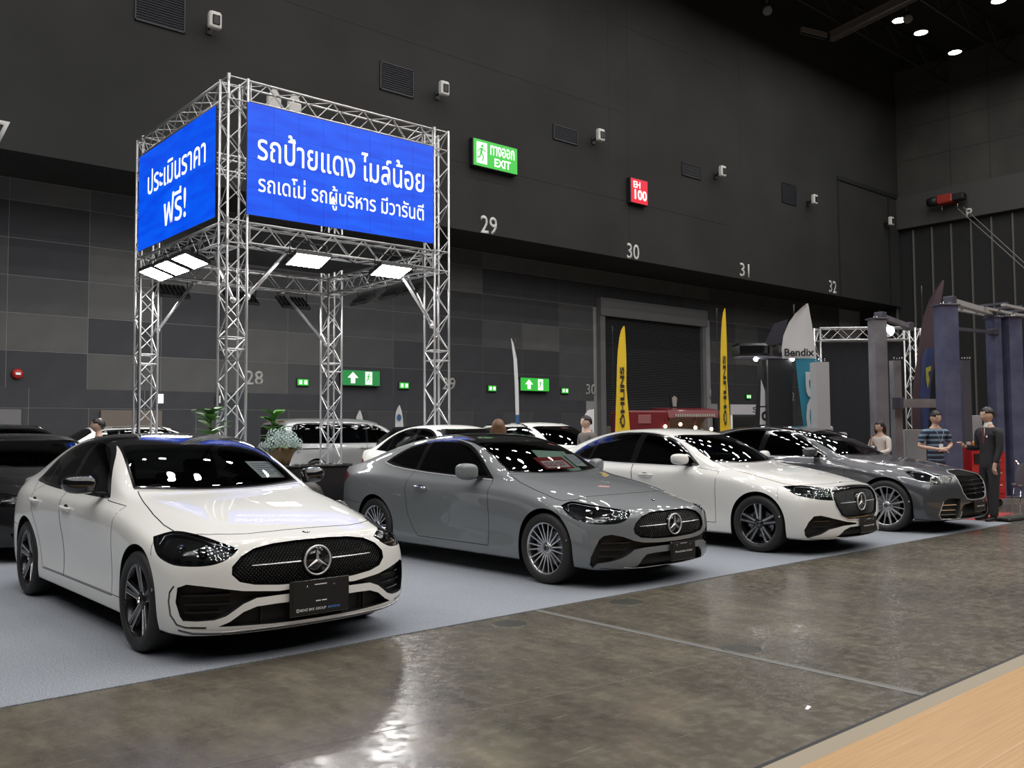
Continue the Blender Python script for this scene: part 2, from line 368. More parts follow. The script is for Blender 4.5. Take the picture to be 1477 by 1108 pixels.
# right wall
RW = mat('end_wall', rough=.8, nodes=nz_wall((.045,.045,.044),(.075,.073,.066),.5), spec=.2)
wr = sbox('wall_right', (48.73,-30,14.2), (49.2,23.5,21.3), RW)
for yy in (18.6,20.6,16.6,14.6):
    e = MB(); e.box((48.72,yy-.01,14.3),(48.73,yy+.01,21.2)); e.build('wall_joint', BLACKW, wr)
for zz in (16.2,18.0,19.8):
    e = MB(); e.box((48.72,0,zz-.01),(48.73,23.4,zz+.01)); e.build('wall_joint', BLACKW, wr)
sbox('trim_9', (48.5,-30,12.4), (49.0,26,14.2), mat('ledge_grey', (.05,.05,.048), .7))
cb = sbox('wall_right_lower', (48.9,-30,0), (49.3,26,12.4), BLACKW)
for k in range(11):
    yy = 24.8-1.02*k; e = MB(); e.box((48.80,yy-.035,.0),(48.9,yy+.035,12.3)); e.build('wall_rib', mat('rib_grey', (.13,.125,.115), .6), cb)
# ceiling steel
CS = mat('ceiling_steel', (.22,.21,.20), .5, .3)
def beam(name, lab, p, q, w_, h_):
    d = Vector(q)-Vector(p); t = thing(name, lab, 'beam', p); e = MB(); dn = d.normalized(); s_ = dn.cross(Vector((0,0,1))).normalized()*w_/2; u = Vector((0,0,h_/2))
    z_ = Vector((0,0,0)); e.add([z_-s_-u,z_+s_-u,z_+s_+u,z_-s_+u,d-s_-u,d+s_-u,d+s_+u,d-s_+u],[(0,1,2,3),(4,5,6,7),(0,1,5,4),(1,2,6,5),(2,3,7,6),(3,0,4,7)])
    e.build('web', CS, t)
    e = MB(); 
    for uu in (-1,1): e.add([a+u*uu*1.0+Vector((0,0,.03*s2)) for a in (-s_*1.8,s_*1.8,d+s_*1.8,d-s_*1.8) for s2 in (0,)],[(0,1,2,3)])
    e.build('flange', CS, t, kind='stuff', fix=False); return t
beam('ceiling_beam', 'pale steel beam slanting down from the ceiling to the wall', (37.88,21.19,19.5), (37.0,16.8,19.6), .16, .42)
beam('ceiling_beam', 'short dim steel beam where ceiling meets the back wall', (36.15,21.69,19.5), (37.61,21.29,19.5), .12, .25)
for i in range(7):
    xx = 24+4.2*i
    for zz in (20.2,21.0): pass
tr = thing('roof_truss', 'black steel roof truss in the dark above the lamps', 'roof truss', (0,0,0))
e = MB()
for yy in (20.6,17.2,13.6):
    e.tube((10,yy,19.9),(48.6,yy,19.9),.07,5); e.tube((10,yy,21.1),(48.6,yy,21.1),.07,5)
    for k in range(24): e.tube((10+1.6*k,yy,19.9 if k%2 else 21.1),(11.6+1.6*k,yy,21.1 if k%2 else 19.9),.04,4)
e.build('truss_member', mat('roof_steel', (.035,.035,.037), .6), tr, kind='stuff')
def spot_fix(loc, lab):
    t = thing('spotlight', lab, 'spotlight', loc); e = MB(); e.tube((0,0,0),(-.2,-.15,-.3),.16,10,.2); e.build('can', HOUSE, t); e = MB(); e.tube((0,0,0),(0,0,.6),.03,5); e.build('bracket', CS, t)
spot_fix((33.02,21.4,19.5), 'small ceiling spotlight at the wall top near the frame edge'); spot_fix((38.61,18.0,19.6), 'small bracket spotlight beside the left round ceiling lamp')
# wall numbers, vents, speakers
NUM = mat('number_paint', (.38,.38,.36), .7); NUML = mat('number_paint_bright', (.62,.62,.60), .7)
for (txt, x, z), wh in zip((('27',4.35,8.48),('28',12.0,8.45),('29',19.26,8.43),('30',26.59,8.44),('31',34.04,8.53),('32',41.54,8.52)), ('cut by the left edge','behind the blue screens','right of the truss tower','below the red hall sign','above the roller door end','nearest the end wall')):
    o = letters(txt, NUML, None, (x,23.49,z), (1,0,0), (0,0,1), height=.62, width=.72, depth=.004, bold=.012, name='wall_number'); o.location = (0,0,0); tag(o, 'large painted bay number '+txt+' '+wh, 'number', 'bay numbers on the upper wall')
for (txt, x, z), wh in zip((('28',12.01,3.11),('29',19.43,3.14),('30',26.73,3.11),('31',34.5,3.09),('32',41.6,3.1)), ('low behind the near truss column','low behind the right truss column','low at the left of the roller door','low at the right of the roller door','low behind the display stands')):
    o = letters(txt, NUM, None, (x,26.012,z), (1,0,0), (0,0,1), height=.44, width=.58, depth=.004, bold=.012, name='wall_number'); tag(o, 'small painted bay number '+txt+' '+wh, 'number', 'bay numbers on the lower wall')
o = letters('P', NUML, None, (48.49,19.63,12.62), (0,-1,0), (0,0,1), height=.5, depth=.01, bold=.02, name='wall_letter'); tag(o, 'white letter P on the ledge of the end wall', 'letter')
SLV = mat('vent_dark', (.012,.014,.02), .5)
for i, (xa,za,xb,zb) in enumerate(((7.5,12.08,8.8,13.1),(14.9,12.08,16.15,12.98),(22.3,12.05,23.53,12.6),(29.7,12.07,30.95,12.62),(37.14,12.13,38.35,13.08))):
    t = thing('wall_vent', 'dark louvred vent high on the wall, %s from the left'%(('first','second','third','fourth','last')[i]), 'vent', (xa,23.5,za), 0, 'vents in the upper wall')
    w_, h_ = xb-xa, zb-za; e = MB(); e.box((0,-.02,0),(w_,-.001,h_)); e.build('grille_back', SLV, t)
    for k in range(4): e = MB(); e.box((0 if k < 2 else (0 if k == 2 else w_-.03),-.05,(0 if k == 0 else h_-.03) if k < 2 else 0),(w_ if k < 2 else (.03 if k == 2 else w_),-.02,(.03 if k == 0 else h_) if k < 2 else h_)); e.build('frame', mat('vent_frame', (.02,.022,.028), .5), t)
    e = MB(); nn = int(h_/.07)
    for k in range(nn): z = .03+k*(h_-.06)/nn; e.add([(.03,-.045,z),(w_-.03,-.045,z),(w_-.03,-.02,z+.05),(.03,-.02,z+.05)],[(0,1,2,3)])
    e.build('louvres', SLV, t, kind='stuff', fix=False)
WHP = mat('white_plastic', (.65,.65,.62), .5)
for i, (x,z) in enumerate(((9.46,12.5),(17.09,12.52),(24.39,12.53),(31.98,12.55),(39.35,12.53),(47.04,12.6))):
    t = thing('wall_speaker', 'small pale speaker on a bracket, %s along the upper wall'%(('first','second','third','fourth','fifth','last')[i]), 'speaker', (x,23.5,z), 0, 'speakers on the upper wall')
    e = MB(); e.bevbox((-.17,-.50,-.22),(.17,-.30,.22),.04); e.build('cabinet', WHP, t)
    e = MB(); e.bevbox((-.10,-.515,-.15),(.10,-.495,.12),.03); e.build('speaker_grille', PLASTB, t)
    e = MB(); e.tube((0,-.3,0),(0,0,-.12),.035,6); e.cbox((0,-.02,-.14),(.16,.04,.22)); e.build('bracket', PLASTB, t)
# ---- exit signs
GREEN = mat('sign_green', (.02,.3,.03), .4, emit=(.04,.42,.045), es=.9); SWHITE = mat('sign_white', (.8,.8,.8), .4, emit=(.95,1,.95), es=1.0); SRED = mat('sign_red', (.4,.02,.03), .4, emit=(.55,.012,.03), es=1.1)
GREEN2 = mat('sign_green_dim', (.02,.2,.05), .4, emit=(.015,.16,.04), es=.8)
def flat_poly(e, F, pts, z=0): e.add([F @ Vector((p[0],p[1],z)) for p in pts], [tuple(range(len(pts)))])
def limb(e, F, a, b, w, z): 
    d = Vector((b[0]-a[0],b[1]-a[1])).normalized(); n_ = (-d.y*w/2, d.x*w/2); flat_poly(e, F, [(a[0]+n_[0],a[1]+n_[1]),(b[0]+n_[0],b[1]+n_[1]),(b[0]-n_[0],b[1]-n_[1]),(a[0]-n_[0],a[1]-n_[1])], z)
def run_man(parent, F, cx, cy, h, mwhite, mgreen, flip=1):
    e = MB(); w = h*.62
    flat_poly(e, F, [(cx-w/2,cy-h/2),(cx+w/2,cy-h/2),(cx+w/2,cy+h/2),(cx-w/2,cy+h/2)], .012); e.build('door_symbol', mwhite, parent, fix=False)
    e = MB(); q = lambda x,y: (cx+x*h*flip, cy+y*h)
    flat_poly(e, F, [(q(.02,.33)[0]+.075*h*math.cos(t), q(.02,.33)[1]+.075*h*math.sin(t)) for t in [2*PI*k/12 for k in range(12)]], .016)
    for a, b, w_ in (((.0,.24),(-.06,-.02),.13),((-.02,.22),(-.20,.12),.06),((-.20,.12),(-.24,.0),.05),((.03,.22),(.17,.10),.06),((.17,.10),(.25,.16),.05),((-.05,.0),(.10,-.16),.08),((.10,-.16),(.02,-.38),.07),((-.07,.0),(-.14,-.22),.08),((-.14,-.22),(-.30,-.24),.07)):
        limb(e, F, q(*a), q(*b), w_*h, .016)
    e.build('running_figure', mgreen, parent, kind='stuff', fix=False)
def sign_box(name, lab, x0, x1, z0, z1, y, m, dp=.22, group=None):
    t = thing(name, lab, 'sign', ((x0+x1)/2, y, (z0+z1)/2), 0, group); w, h = x1-x0, z1-z0
    e = MB(); e.bevbox((-w/2-.03,0,-h/2-.03),(w/2+.03,dp,h/2+.03),.02); e.build('housing', PLASTB, t)
    e = MB(); e.box((-w/2,-.006,-h/2),(w/2,0,h/2)); e.build('sign_face', m, t); return t, frame_mat((0,-.006,0),(1,0,0),(0,0,1))
def fl(parent, txt, m, F, cx, cy, w=None, h=None, bold=.0, depth=.0, space=1.0):
    o_ = F @ Vector((cx,cy,.012)); R3 = F.to_3x3(); return letters(txt, m, parent, o_, R3@Vector((1,0,0)), R3@Vector((0,1,0)), width=w, height=h, depth=0, bold=bold, space=space)
t, F = sign_box('exit_sign', 'large green exit sign with Thai and English words high on the wall', 18.44, 20.37, 10.33, 11.23, 23.28, GREEN)
run_man(t, F, -.62, 0, .72, SWHITE, GREEN); fl(t, 'ทางออก', SWHITE, F, .29, .18, w=1.08, h=.34, bold=.015); fl(t, 'EXIT', SWHITE, F, .29, -.22, w=.72, h=.28, bold=.02)
t, F = sign_box('hall_sign', 'red hall sign reading EH 100 high on the wall', 26.28, 27.25, 10.34, 11.29, 23.28, SRED)
fl(t, 'EH', SWHITE, F, -.16, .25, w=.40, h=.26, bold=.02); fl(t, '100', SWHITE, F, .06, -.14, w=.72, h=.40, bold=.025)
for i, (xa,xb) in enumerate(((14.96,16.4),(22.71,24.19))):
    t, F = sign_box('exit_sign', ('green exit sign with white arrow behind the truss tower','green exit sign with white arrow beside the thin feather flag')[i], xa, xb, 2.97, 3.46, 25.84, GREEN2 if i == 0 else GREEN, .15, 'arrow exit signs on the lower wall')
    e = MB(); c = -.32; flat_poly(e, F, [(c-.08,-.18),(c+.08,-.18),(c+.08,-.0),(c+.20,-.0),(c,.19),(c-.20,.0),(c-.08,.0)], .012); e.build('arrow', SWHITE, t, fix=False)
    run_man(t, F, .28, 0, .42, SWHITE, GREEN)
for i, x in enumerate((13.62,17.46,21.4,25.18,37.74)):
    t, F = sign_box('emergency_sign', 'tiny green emergency sign low on the wall, %s from the left'%(('first','second','third','fourth','fifth')[i]), x-.19, x+.19, 2.92, 3.12, 25.955, GREEN, .06, 'tiny green signs on the lower wall')
    for cx in (-.09,.09): e = MB(); flat_poly(e, F, [(cx-.05,-.06),(cx+.05,-.06),(cx+.05,.06),(cx-.05,.06)], .01); e.build('pictogram', SWHITE, t, fix=False)
for i, (x,z) in enumerate(((4.95,3.0),(5.5,3.0))):
    t = thing('alarm_bell', ('red fire alarm bell on the wall at the left edge','dark red fire call point beside the alarm bell')[i], 'alarm', (x,25.98,z)); e = MB(); e.lathe([(.001,-.09),(.10,-.08),(.14,-.03),(.14,0)],16,axis='y'); e.build('bell', mat('alarm_red', (.4,.02,.02), .4), t); e = MB(); e.box((-.06,-.11,-.03),(.06,-.09,.03)); e.build('centre_plate', PLASTB if i == 0 else TRIMW, t)
for i, (x,z) in enumerate(((9.15,2.42),(10.85,2.42))):
    t = thing('wall_notice', ('small white lit notice behind the left truss column','small framed notice with two figures right of the left column')[i], 'notice', (x,25.98,z)); e = MB(); e.box((-.09,-.03,-.13),(.09,0,.13)); e.build('board', SWHITE if i == 0 else PLASTB, t)
    if i: 
        for dx in (-.05,.05): e = MB(); e.box((dx-.02,-.035,-.1),(dx+.02,-.03,.12)); e.build('figure_mark', TRIMW, t)
# tracked rigging machine on the ledge and its cables
t = thing('chain_hoist', 'red and black chain hoist hung under the end wall ledge', 'hoist', (48.0,20.5,13.4)); e = MB(); e.bevbox((-.35,-.35,-.2),(.35,.45,.25),.06); e.build('motor', mat('hoist_red', (.30,.03,.02), .4), t)
e = MB(); e.lathe([(.001,-.3),(.22,-.28),(.25,0),(.22,.28),(.001,.3)],14,(0,.75,.05),'y'); e.bevbox((-.3,-.9,-.15),(.25,-.3,.2),.05); e.build('drum', PLASTB, t)
e = MB(); e.tube((0,-.5,-.2),(0,-.5,-.5),.04,6); e.tube((0,.3,-.2),(0,.3,-.5),.04,6); e.build('hook', CHROME, t, kind='stuff')
t = thing('rigging_cable', 'pair of thin steel cables slanting down from the hoist', 'cable', (48.0,20.0,12.85)); 
for k in (0,1): e = MB(); e.tube((0,-.3*k,0),(-.5,-4.6-.2*k,-5.2),.022,5); e.build('strand', mat('cable_grey', (.25,.25,.25), .5), t)
# ------------------------------------------------------------------ cars
def tab(t):
    """[(s, y, z), ...] -> two functions of s"""
    s = [a[0] for a in t]; return pchip(s, [a[1] for a in t]), pchip(s, [a[2] for a in t])
class Shell:
    """half body skin (y>=0) cut along drawn outlines; tags of faces become separate pieces"""
    def __init__(s, D, level=3):
        verts, faces = s.cage(D)
        me = bpy.data.meshes.new('cage'); me.from_pydata(verts, [], faces)
        bm = bmesh.new(); bm.from_mesh(me)
        g = bmesh.ops.mirror(bm, geom=bm.verts[:]+bm.edges[:]+bm.faces[:], axis='Y', merge_dist=1e-4)
        cr = bm.edges.layers.float.new('crease_edge')
        bmesh.ops.remove_doubles(bm, verts=bm.verts[:], dist=1e-4)
        bmesh.ops.recalc_face_normals(bm, faces=bm.faces[:])
        rows = D.get('crease', {})
        for e in bm.edges:
            a, b = e.verts
            for (key, c) in rows.items():
                if key in s.rowpts:
                    P = s.rowpts[key]
                    if (round(a.co.x,4),round(abs(a.co.y),4),round(a.co.z,4)) in P and (round(b.co.x,4),round(abs(b.co.y),4),round(b.co.z,4)) in P and a.co.y*b.co.y>=0:
                        e[cr] = c
        bm.to_mesh(me); bm.free()
        o = bpy.data.objects.new('cage', me); COL.objects.link(o)
        md = o.modifiers.new('s','SUBSURF'); md.levels = level; md.render_levels = level
        dg = bpy.context.evaluated_depsgraph_get(); dg.update()
        m2 = bpy.data.meshes.new_from_object(o.evaluated_get(dg), depsgraph=dg)
        bpy.data.objects.remove(o); bpy.data.meshes.remove(me)
        n = len(m2.vertices); nr = np.empty(n*3, dtype=np.float32); m2.vertex_normals.foreach_get('vector', nr); nr = nr.reshape(-1,3)
        b = bmesh.new(); b.from_mesh(m2); bpy.data.meshes.remove(m2)
        L = b.verts.layers.float_vector.new('nrm'); b.verts.ensure_lookup_table()
        for v in b.verts: v[L] = Vector(nr[v.index].tolist())
        s.full = BVHTree.FromBMesh(b)
        bmesh.ops.delete(b, geom=[f for f in b.faces if f.calc_center_median().y < 0], context='FACES')
        s.tagl = b.faces.layers.int.new('tag')
        for v in b.verts:
            if abs(v.co.y) < 1e-5: v.co.y = 0; q = v[L]; q[1] = 0; v[L] = q
        s.bm = b; s.L = L; s.names = ['body']
    def cage(s, D):
        cz = pchip([a[0] for a in D['center']], [a[1] for a in D['center']])
        Cy, Cz = tab(D['C']); By, Bz = tab(D['B']); Ey, Ez = tab(D['E'])
        side = [tab(t) for t in D['side']]
        Ss, Sc = D['Ss'], D['Sc']; n = len(Ss); crown = D.get('crown', .35)
        G = []
        yE0 = None
        for i in range(n):
            row = []
            ss, sc = Ss[i], Sc[i]; yE = Ey(ss)
            def at(fy, fz):
                y = fy(ss)
                for _ in range(3):
                    sv = sc+(ss-sc)*min(1,(y/yE))**2; y = fy(sv)
                return sv, y, fz(sv)
            z0 = cz(sc); sC, yC, zC = at(Cy, Cz); sB, yB, zB = at(By, Bz)
            row.append((sc, 0, z0))
            y1 = yC*.52; t = .52
            z1 = z0+(zC-z0)*t**D.get('crexp',2.2); row.append((sc+(ss-sc)*(y1/yE)**2, y1, z1))
            row.append((sC, yC, zC))
            y3 = (yC+yB)/2+D.get('bulge',.018); row.append(((sC+sB)/2, y3, (zC+zB)/2+.01))
            row.append((sB, yB, zB))
            row.append((ss, yE, Ez(ss)))
            for fy, fz in side: row.append((ss, fy(ss), fz(ss)))
            G.append(row)
        nt = 6; nk = len(side)+1; idx = {}; V = []
        def vid(p):
            k = tuple(round(c,5) for c in p)
            if k not in idx: idx[k] = len(V); V.append((-p[0], p[1], p[2]))
            return idx[k]
        F = []
        s.rowpts = {}
        for i in range(n-1):
            for r in range(len(G[0])-1):
                F.append(tuple(vid(p) for p in (G[i][r],G[i+1][r],G[i+1][r+1],G[i][r+1])))
        for r, nm in ((2,'C'),(4,'B'),(5,'E'))+tuple((6+k,'side%d'%k) for k in range(len(side))):
            s.rowpts[nm] = set((round(-G[i][r][0],4),round(G[i][r][1],4),round(G[i][r][2],4)) for i in range(n))
        for end in (0,1):
            S0 = G[0] if end == 0 else G[-1]
            s0 = D['nose'] if end == 0 else D['tail']
            corner = [S0[5]]+S0[6:]; zb = corner[-1][2]; cap = []
            for c in range(nt):
                colm = []
                top = S0[c]
                for k in range(nk):
                    if k == 0: colm.append(top); continue
                    if c == 5: colm.append(corner[k]); continue
                    fr = (corner[k][2]-zb)/(corner[0][2]-zb)
                    z = zb+fr*(top[2]-zb)
                    yn = top[1]/corner[0][1]; y = corner[k][1]*yn
                    ex = D.get('nexp',2.4) if end == 0 else D.get('texp',3.0)
                    sv = s0[k]+(corner[k][0]-s0[k])*yn**ex
                    colm.append((sv,y,z))
                cap.append(colm)
            for c in range(nt-1):
                for k in range(nk-1):
                    F.append(tuple(vid(p) for p in (cap[c][k],cap[c+1][k],cap[c+1][k+1],cap[c][k+1])))
            if end == 0:
                s.rowpts['noseedge'] = set((round(-cap[c][0][0],4),round(cap[c][0][1],4),round(cap[c][0][2],4)) for c in range(nt))
            else:
                s.rowpts['tailedge'] = set((round(-cap[c][0][0],4),round(cap[c][0][1],4),round(cap[c][0][2],4)) for c in range(nt))
        return V, F
    # projections: 'front' (y,z), 'rear' (y,z), 'side' (s,z), 'top' (s,y), ('diag', angle) (h,z)
    def proj(s, ax):
        if ax == 'front': return (lambda c: (c.y, c.z)), Vector((1,0,0)), Vector((0,1,0)), Vector((0,0,1))
        if ax == 'rear': return (lambda c: (c.y, c.z)), Vector((-1,0,0)), Vector((0,1,0)), Vector((0,0,1))
        if ax == 'side': return (lambda c: (-c.x, c.z)), Vector((0,1,0)), Vector((-1,0,0)), Vector((0,0,1))
        if ax == 'top': return (lambda c: (-c.x, c.y)), Vector((0,0,1)), Vector((-1,0,0)), Vector((0,1,0))
        a = math.radians(ax[1]); ca, sa = math.cos(a), math.sin(a)
        return (lambda c: (-c.x*sa+c.y*ca, c.z)), Vector((ca,sa,0)), Vector((-sa,ca,0)), Vector((0,0,1))
    def cut(s, poly, ax, name, smin=-9, smax=99, nmin=.05, only=None, ymin=-1, zmin=-9):
        P, D, U, W = s.proj(ax); L = s.L; tl = s.tagl
        if name not in s.names: s.names.append(name)
        t = s.names.index(name)
        us = [p[0] for p in poly]; ws = [p[1] for p in poly]; u0,u1,w0,w1 = min(us)-.01,max(us)+.01,min(ws)-.01,max(ws)+.01
        reg = []
        only_t = None if only is None else [s.names.index(q) for q in only if q in s.names]
        for f in s.bm.faces:
            if only_t is not None and f[tl] not in only_t: continue
            pts = [P(v.co) for v in f.verts]
            if max(p[0] for p in pts) < u0 or min(p[0] for p in pts) > u1 or max(p[1] for p in pts) < w0 or min(p[1] for p in pts) > w1: continue
            c = f.calc_center_median()
            if -c.x < smin or -c.x > smax or c.y < ymin or c.z < zmin: continue
            if sum((v[L].dot(D) for v in f.verts))/len(f.verts) < nmin: continue
            reg.append(f)
        reg = set(reg); n = len(poly)
        for i in range(n):
            a = poly[i]; b = poly[(i+1)%n]; du, dw = b[0]-a[0], b[1]-a[1]; ln = math.hypot(du,dw)
            if ln < 1e-5: continue
            du /= ln; dw /= ln; sel = []
            for f in reg:
                lo = hi = None; tlo = 1e9; thi = -1e9; mn = 1e9; mx = -1e9
                for v in f.verts:
                    p = P(v.co); q0, q1 = p[0]-a[0], p[1]-a[1]; dd = -q0*dw+q1*du; tt = q0*du+q1*dw
                    if dd < mn: mn = dd
                    if dd > mx: mx = dd
                    if tt < tlo: tlo = tt
                    if tt > thi: thi = tt
                if mn < -1e-5 and mx > 1e-5 and thi > -1e-4 and tlo < ln+1e-4: sel.append(f)
            if not sel: continue
            es = set(e for f in sel for e in f.edges); vs = set(v for f in sel for v in f.verts)
            no = U*(-dw)+W*du; co = U*a[0]+W*a[1]
            r = bmesh.ops.bisect_plane(s.bm, geom=list(vs)+list(es)+sel, dist=2e-5, plane_co=co, plane_no=no)
            for g in r['geom']:
                if isinstance(g, bmesh.types.BMFace): reg.add(g)
        for f in reg:
            # interior test with area centroid of projected ring
            c = f.calc_center_median(); u, w = P(c); ins = False; j = n-1
            for i in range(n):
                if (poly[i][1] > w) != (poly[j][1] > w) and u < (poly[j][0]-poly[i][0])*(w-poly[i][1])/(poly[j][1]-poly[i][1])+poly[i][0]: ins = not ins
                j = i
            if ins: f[tl] = t
    def pieces(s, names, both=True, side=1):
        """faces with these tags as (verts, faces, normals); both -> full mirrored, else the one side"""
        ids = [s.names.index(q) for q in names if q in s.names]; L = s.L
        fs = [f for f in s.bm.faces if f[s.tagl] in ids]
        idx = {}; V = []; NN = []; F = []
        for f in fs:
            q = []
            for v in f.verts:
                if v not in idx: idx[v] = len(V); V.append(tuple(v.co)); NN.append(tuple(v[L].normalized()))
                q.append(idx[v])
            F.append(tuple(q))
        if not both:
            if side < 0: V = [(a,-b,c) for a,b,c in V]; NN = [(a,-b,c) for a,b,c in NN]; F = [q[::-1] for q in F]
            return V, F, NN
        k = {}; n0 = len(V); mp = []
        for i in range(n0):
            a,b,c = V[i]
            if abs(b) < 1e-6: mp.append(i)
            else: mp.append(len(V)); V.append((a,-b,c)); NN.append((NN[i][0],-NN[i][1],NN[i][2]))
        F += [tuple(mp[j] for j in q[::-1]) for q in F]
        return V, F, NN
    def piece(s, obname, names, m, parent, both=True, side=1, inset=0.0, off=0.0, recess=None):
        V, F, NN = s.pieces(names, both, side)
        if not F: return None
        if off: V = [tuple(np.array(v)+off*np.array(n)) for v,n in zip(V,NN)]
        me = bpy.data.meshes.new(obname)
        if recess:
            d = Vector(recess if side > 0 or both else (recess[0],-recess[1],recess[2]))
            ec = {}
            for q in F:
                for i in range(len(q)):
                    e = (q[i], q[(i+1)%len(q)]); ec[e] = 1
            bd = [e for e in ec if (e[1],e[0]) not in ec]
            bv = {}; V2 = [tuple(Vector(v)+d) for v in V]; n0 = len(V2); F2 = list(F)
            for a,b in bd:
                for c in (a,b):
                    if c not in bv: bv[c] = len(V2); V2.append(V[c])
                F2.append((b, a, bv[a], bv[b]))
            me.from_pydata(V2, [], F2); me.materials.append(m); me.update()
            return obj(obname, me, parent)
        me.from_pydata(V, [], F); me.materials.append(m)
        me.polygons.foreach_set('use_smooth', [True]*len(F))
        me.update()
        try: me.normals_split_custom_set_from_vertices(NN)
        except Exception as ex: print('normals', ex)
        return obj(obname, me, parent)
    def hit(s, u, w, ax, sign=1):
        """surface point and normal seen along a projection axis"""
        _, D, U, W = s.proj(ax); o = U*u+W*w+D*8
        if ax in ('front','rear','side','top') or isinstance(ax,tuple):
            r = s.full.ray_cast(o, -D)
            if r[0] is None: return None
            return r[0], (r[1] if r[1].dot(D) > 0 else -r[1])
    def ribbon(s, line, ax, width, h=.0012, mb=None, side=1, step=.025, thick=0.0, sink=0.0):
        """strip lying on the skin along a drawn line"""
        pts = []
        for i in range(len(line)-1):
            a, b = line[i], line[i+1]; L = math.hypot(b[0]-a[0], b[1]-a[1]); k = max(1,int(L/step))
            for j in range(k): t = j/k; pts.append((a[0]+(b[0]-a[0])*t, a[1]+(b[1]-a[1])*t))
        pts.append(line[-1]); H = []
        for p in pts:
            r = s.hit(p[0], p[1], ax)
            if r: H.append(r)
        if len(H) < 2: return
        v = []; f = []
        for i,(p,n) in enumerate(H):
            t = (H[min(i+1,len(H)-1)][0]-H[max(i-1,0)][0]).normalized(); w = t.cross(n).normalized()*width/2
            q = [p-w+n*h, p+w+n*h]
            if thick: q = [p-w-n*.001, p-w*.8+n*thick, p+w*.8+n*thick, p+w-n*.001]
            if side < 0: q = [Vector((a.x,-a.y,a.z)) for a in q]
            v += q
        m = 4 if thick else 2
        for i in range(len(H)-1):
            for k in range(m-1): f.append((i*m+k,i*m+k+1,(i+1)*m+k+1,(i+1)*m+k))
        mb.add(v, f, False)
def smooth_poly(pts, k=4):
    """closed Catmull-Rom through points; a point with a third value 'c' stays a corner"""
    n = len(pts); out = []
    for i in range(n):
        p0,p1,p2,p3 = pts[(i-1)%n],pts[i],pts[(i+1)%n],pts[(i+2)%n]
        c1 = len(p1) > 2; c2 = len(p2) > 2
        a = p1 if c1 else p0; d = p2 if c2 else p3
        for j in range(k):
            t = j/k; m1 = ((p2[0]-a[0])/2,(p2[1]-a[1])/2); m2 = ((d[0]-p1[0])/2,(d[1]-p1[1])/2)
            h1,h2,h3,h4 = 2*t**3-3*t**2+1, t**3-2*t**2+t, -2*t**3+3*t**2, t**3-t**2
            out.append((h1*p1[0]+h2*m1[0]+h3*p2[0]+h4*m2[0], h1*p1[1]+h2*m1[1]+h3*p2[1]+h4*m2[1]))
    return out
def inset_poly(poly, d):
    n = len(poly); ar = sum(poly[i][0]*poly[(i+1)%n][1]-poly[(i+1)%n][0]*poly[i][1] for i in range(n)); sg = 1 if ar > 0 else -1; out = []
    for i in range(n):
        a, b, c = poly[i-1], poly[i], poly[(i+1)%n]
        e1 = (b[0]-a[0], b[1]-a[1]); e2 = (c[0]-b[0], c[1]-b[1]); l1 = math.hypot(*e1) or 1e-9; l2 = math.hypot(*e2) or 1e-9
        n1 = (-e1[1]/l1, e1[0]/l1); n2 = (-e2[1]/l2, e2[0]/l2); bx, by = n1[0]+n2[0], n1[1]+n2[1]; bl = math.hypot(bx,by) or 1e-9
        co = max(.5, (n1[0]*bx+n1[1]*by)/bl); out.append((b[0]+sg*d*bx/bl/co, b[1]+sg*d*by/bl/co))
    return out
def in_poly(u, w, poly):
    ins = False; j = len(poly)-1
    for i in range(len(poly)):
        if (poly[i][1] > w) != (poly[j][1] > w) and u < (poly[j][0]-poly[i][0])*(w-poly[i][1])/(poly[j][1]-poly[i][1])+poly[i][0]: ins = not ins
        j = i
    return ins
def star_mb(mb, c, r, ax='x', tube=.006, out=1):
    """ring with three points; lies in the plane facing ax"""
    c = Vector(c)
    def P(u,w,h): return c+Vector((h*out,u,w)) if ax=='x' else c+Vector((u,h*out,w))
    mb.path([P(r*math.cos(2*PI*i/40), r*math.sin(2*PI*i/40), 0) for i in range(40)], tube, 6, True)
    for k in range(3):
        a = PI/2+k*2*PI/3; d = (math.cos(a), math.sin(a)); e = (-d[1], d[0]); w = r*.13
        v = [P(d[0]*r*.97, d[1]*r*.97, 0), P(d[0]*w*.5+e[0]*w, d[1]*w*.5+e[1]*w, -.002), P(0,0,tube*1.6), P(d[0]*w*.5-e[0]*w, d[1]*w*.5-e[1]*w, -.002)]
        mb.add(v, [(0,1,2),(0,2,3)])
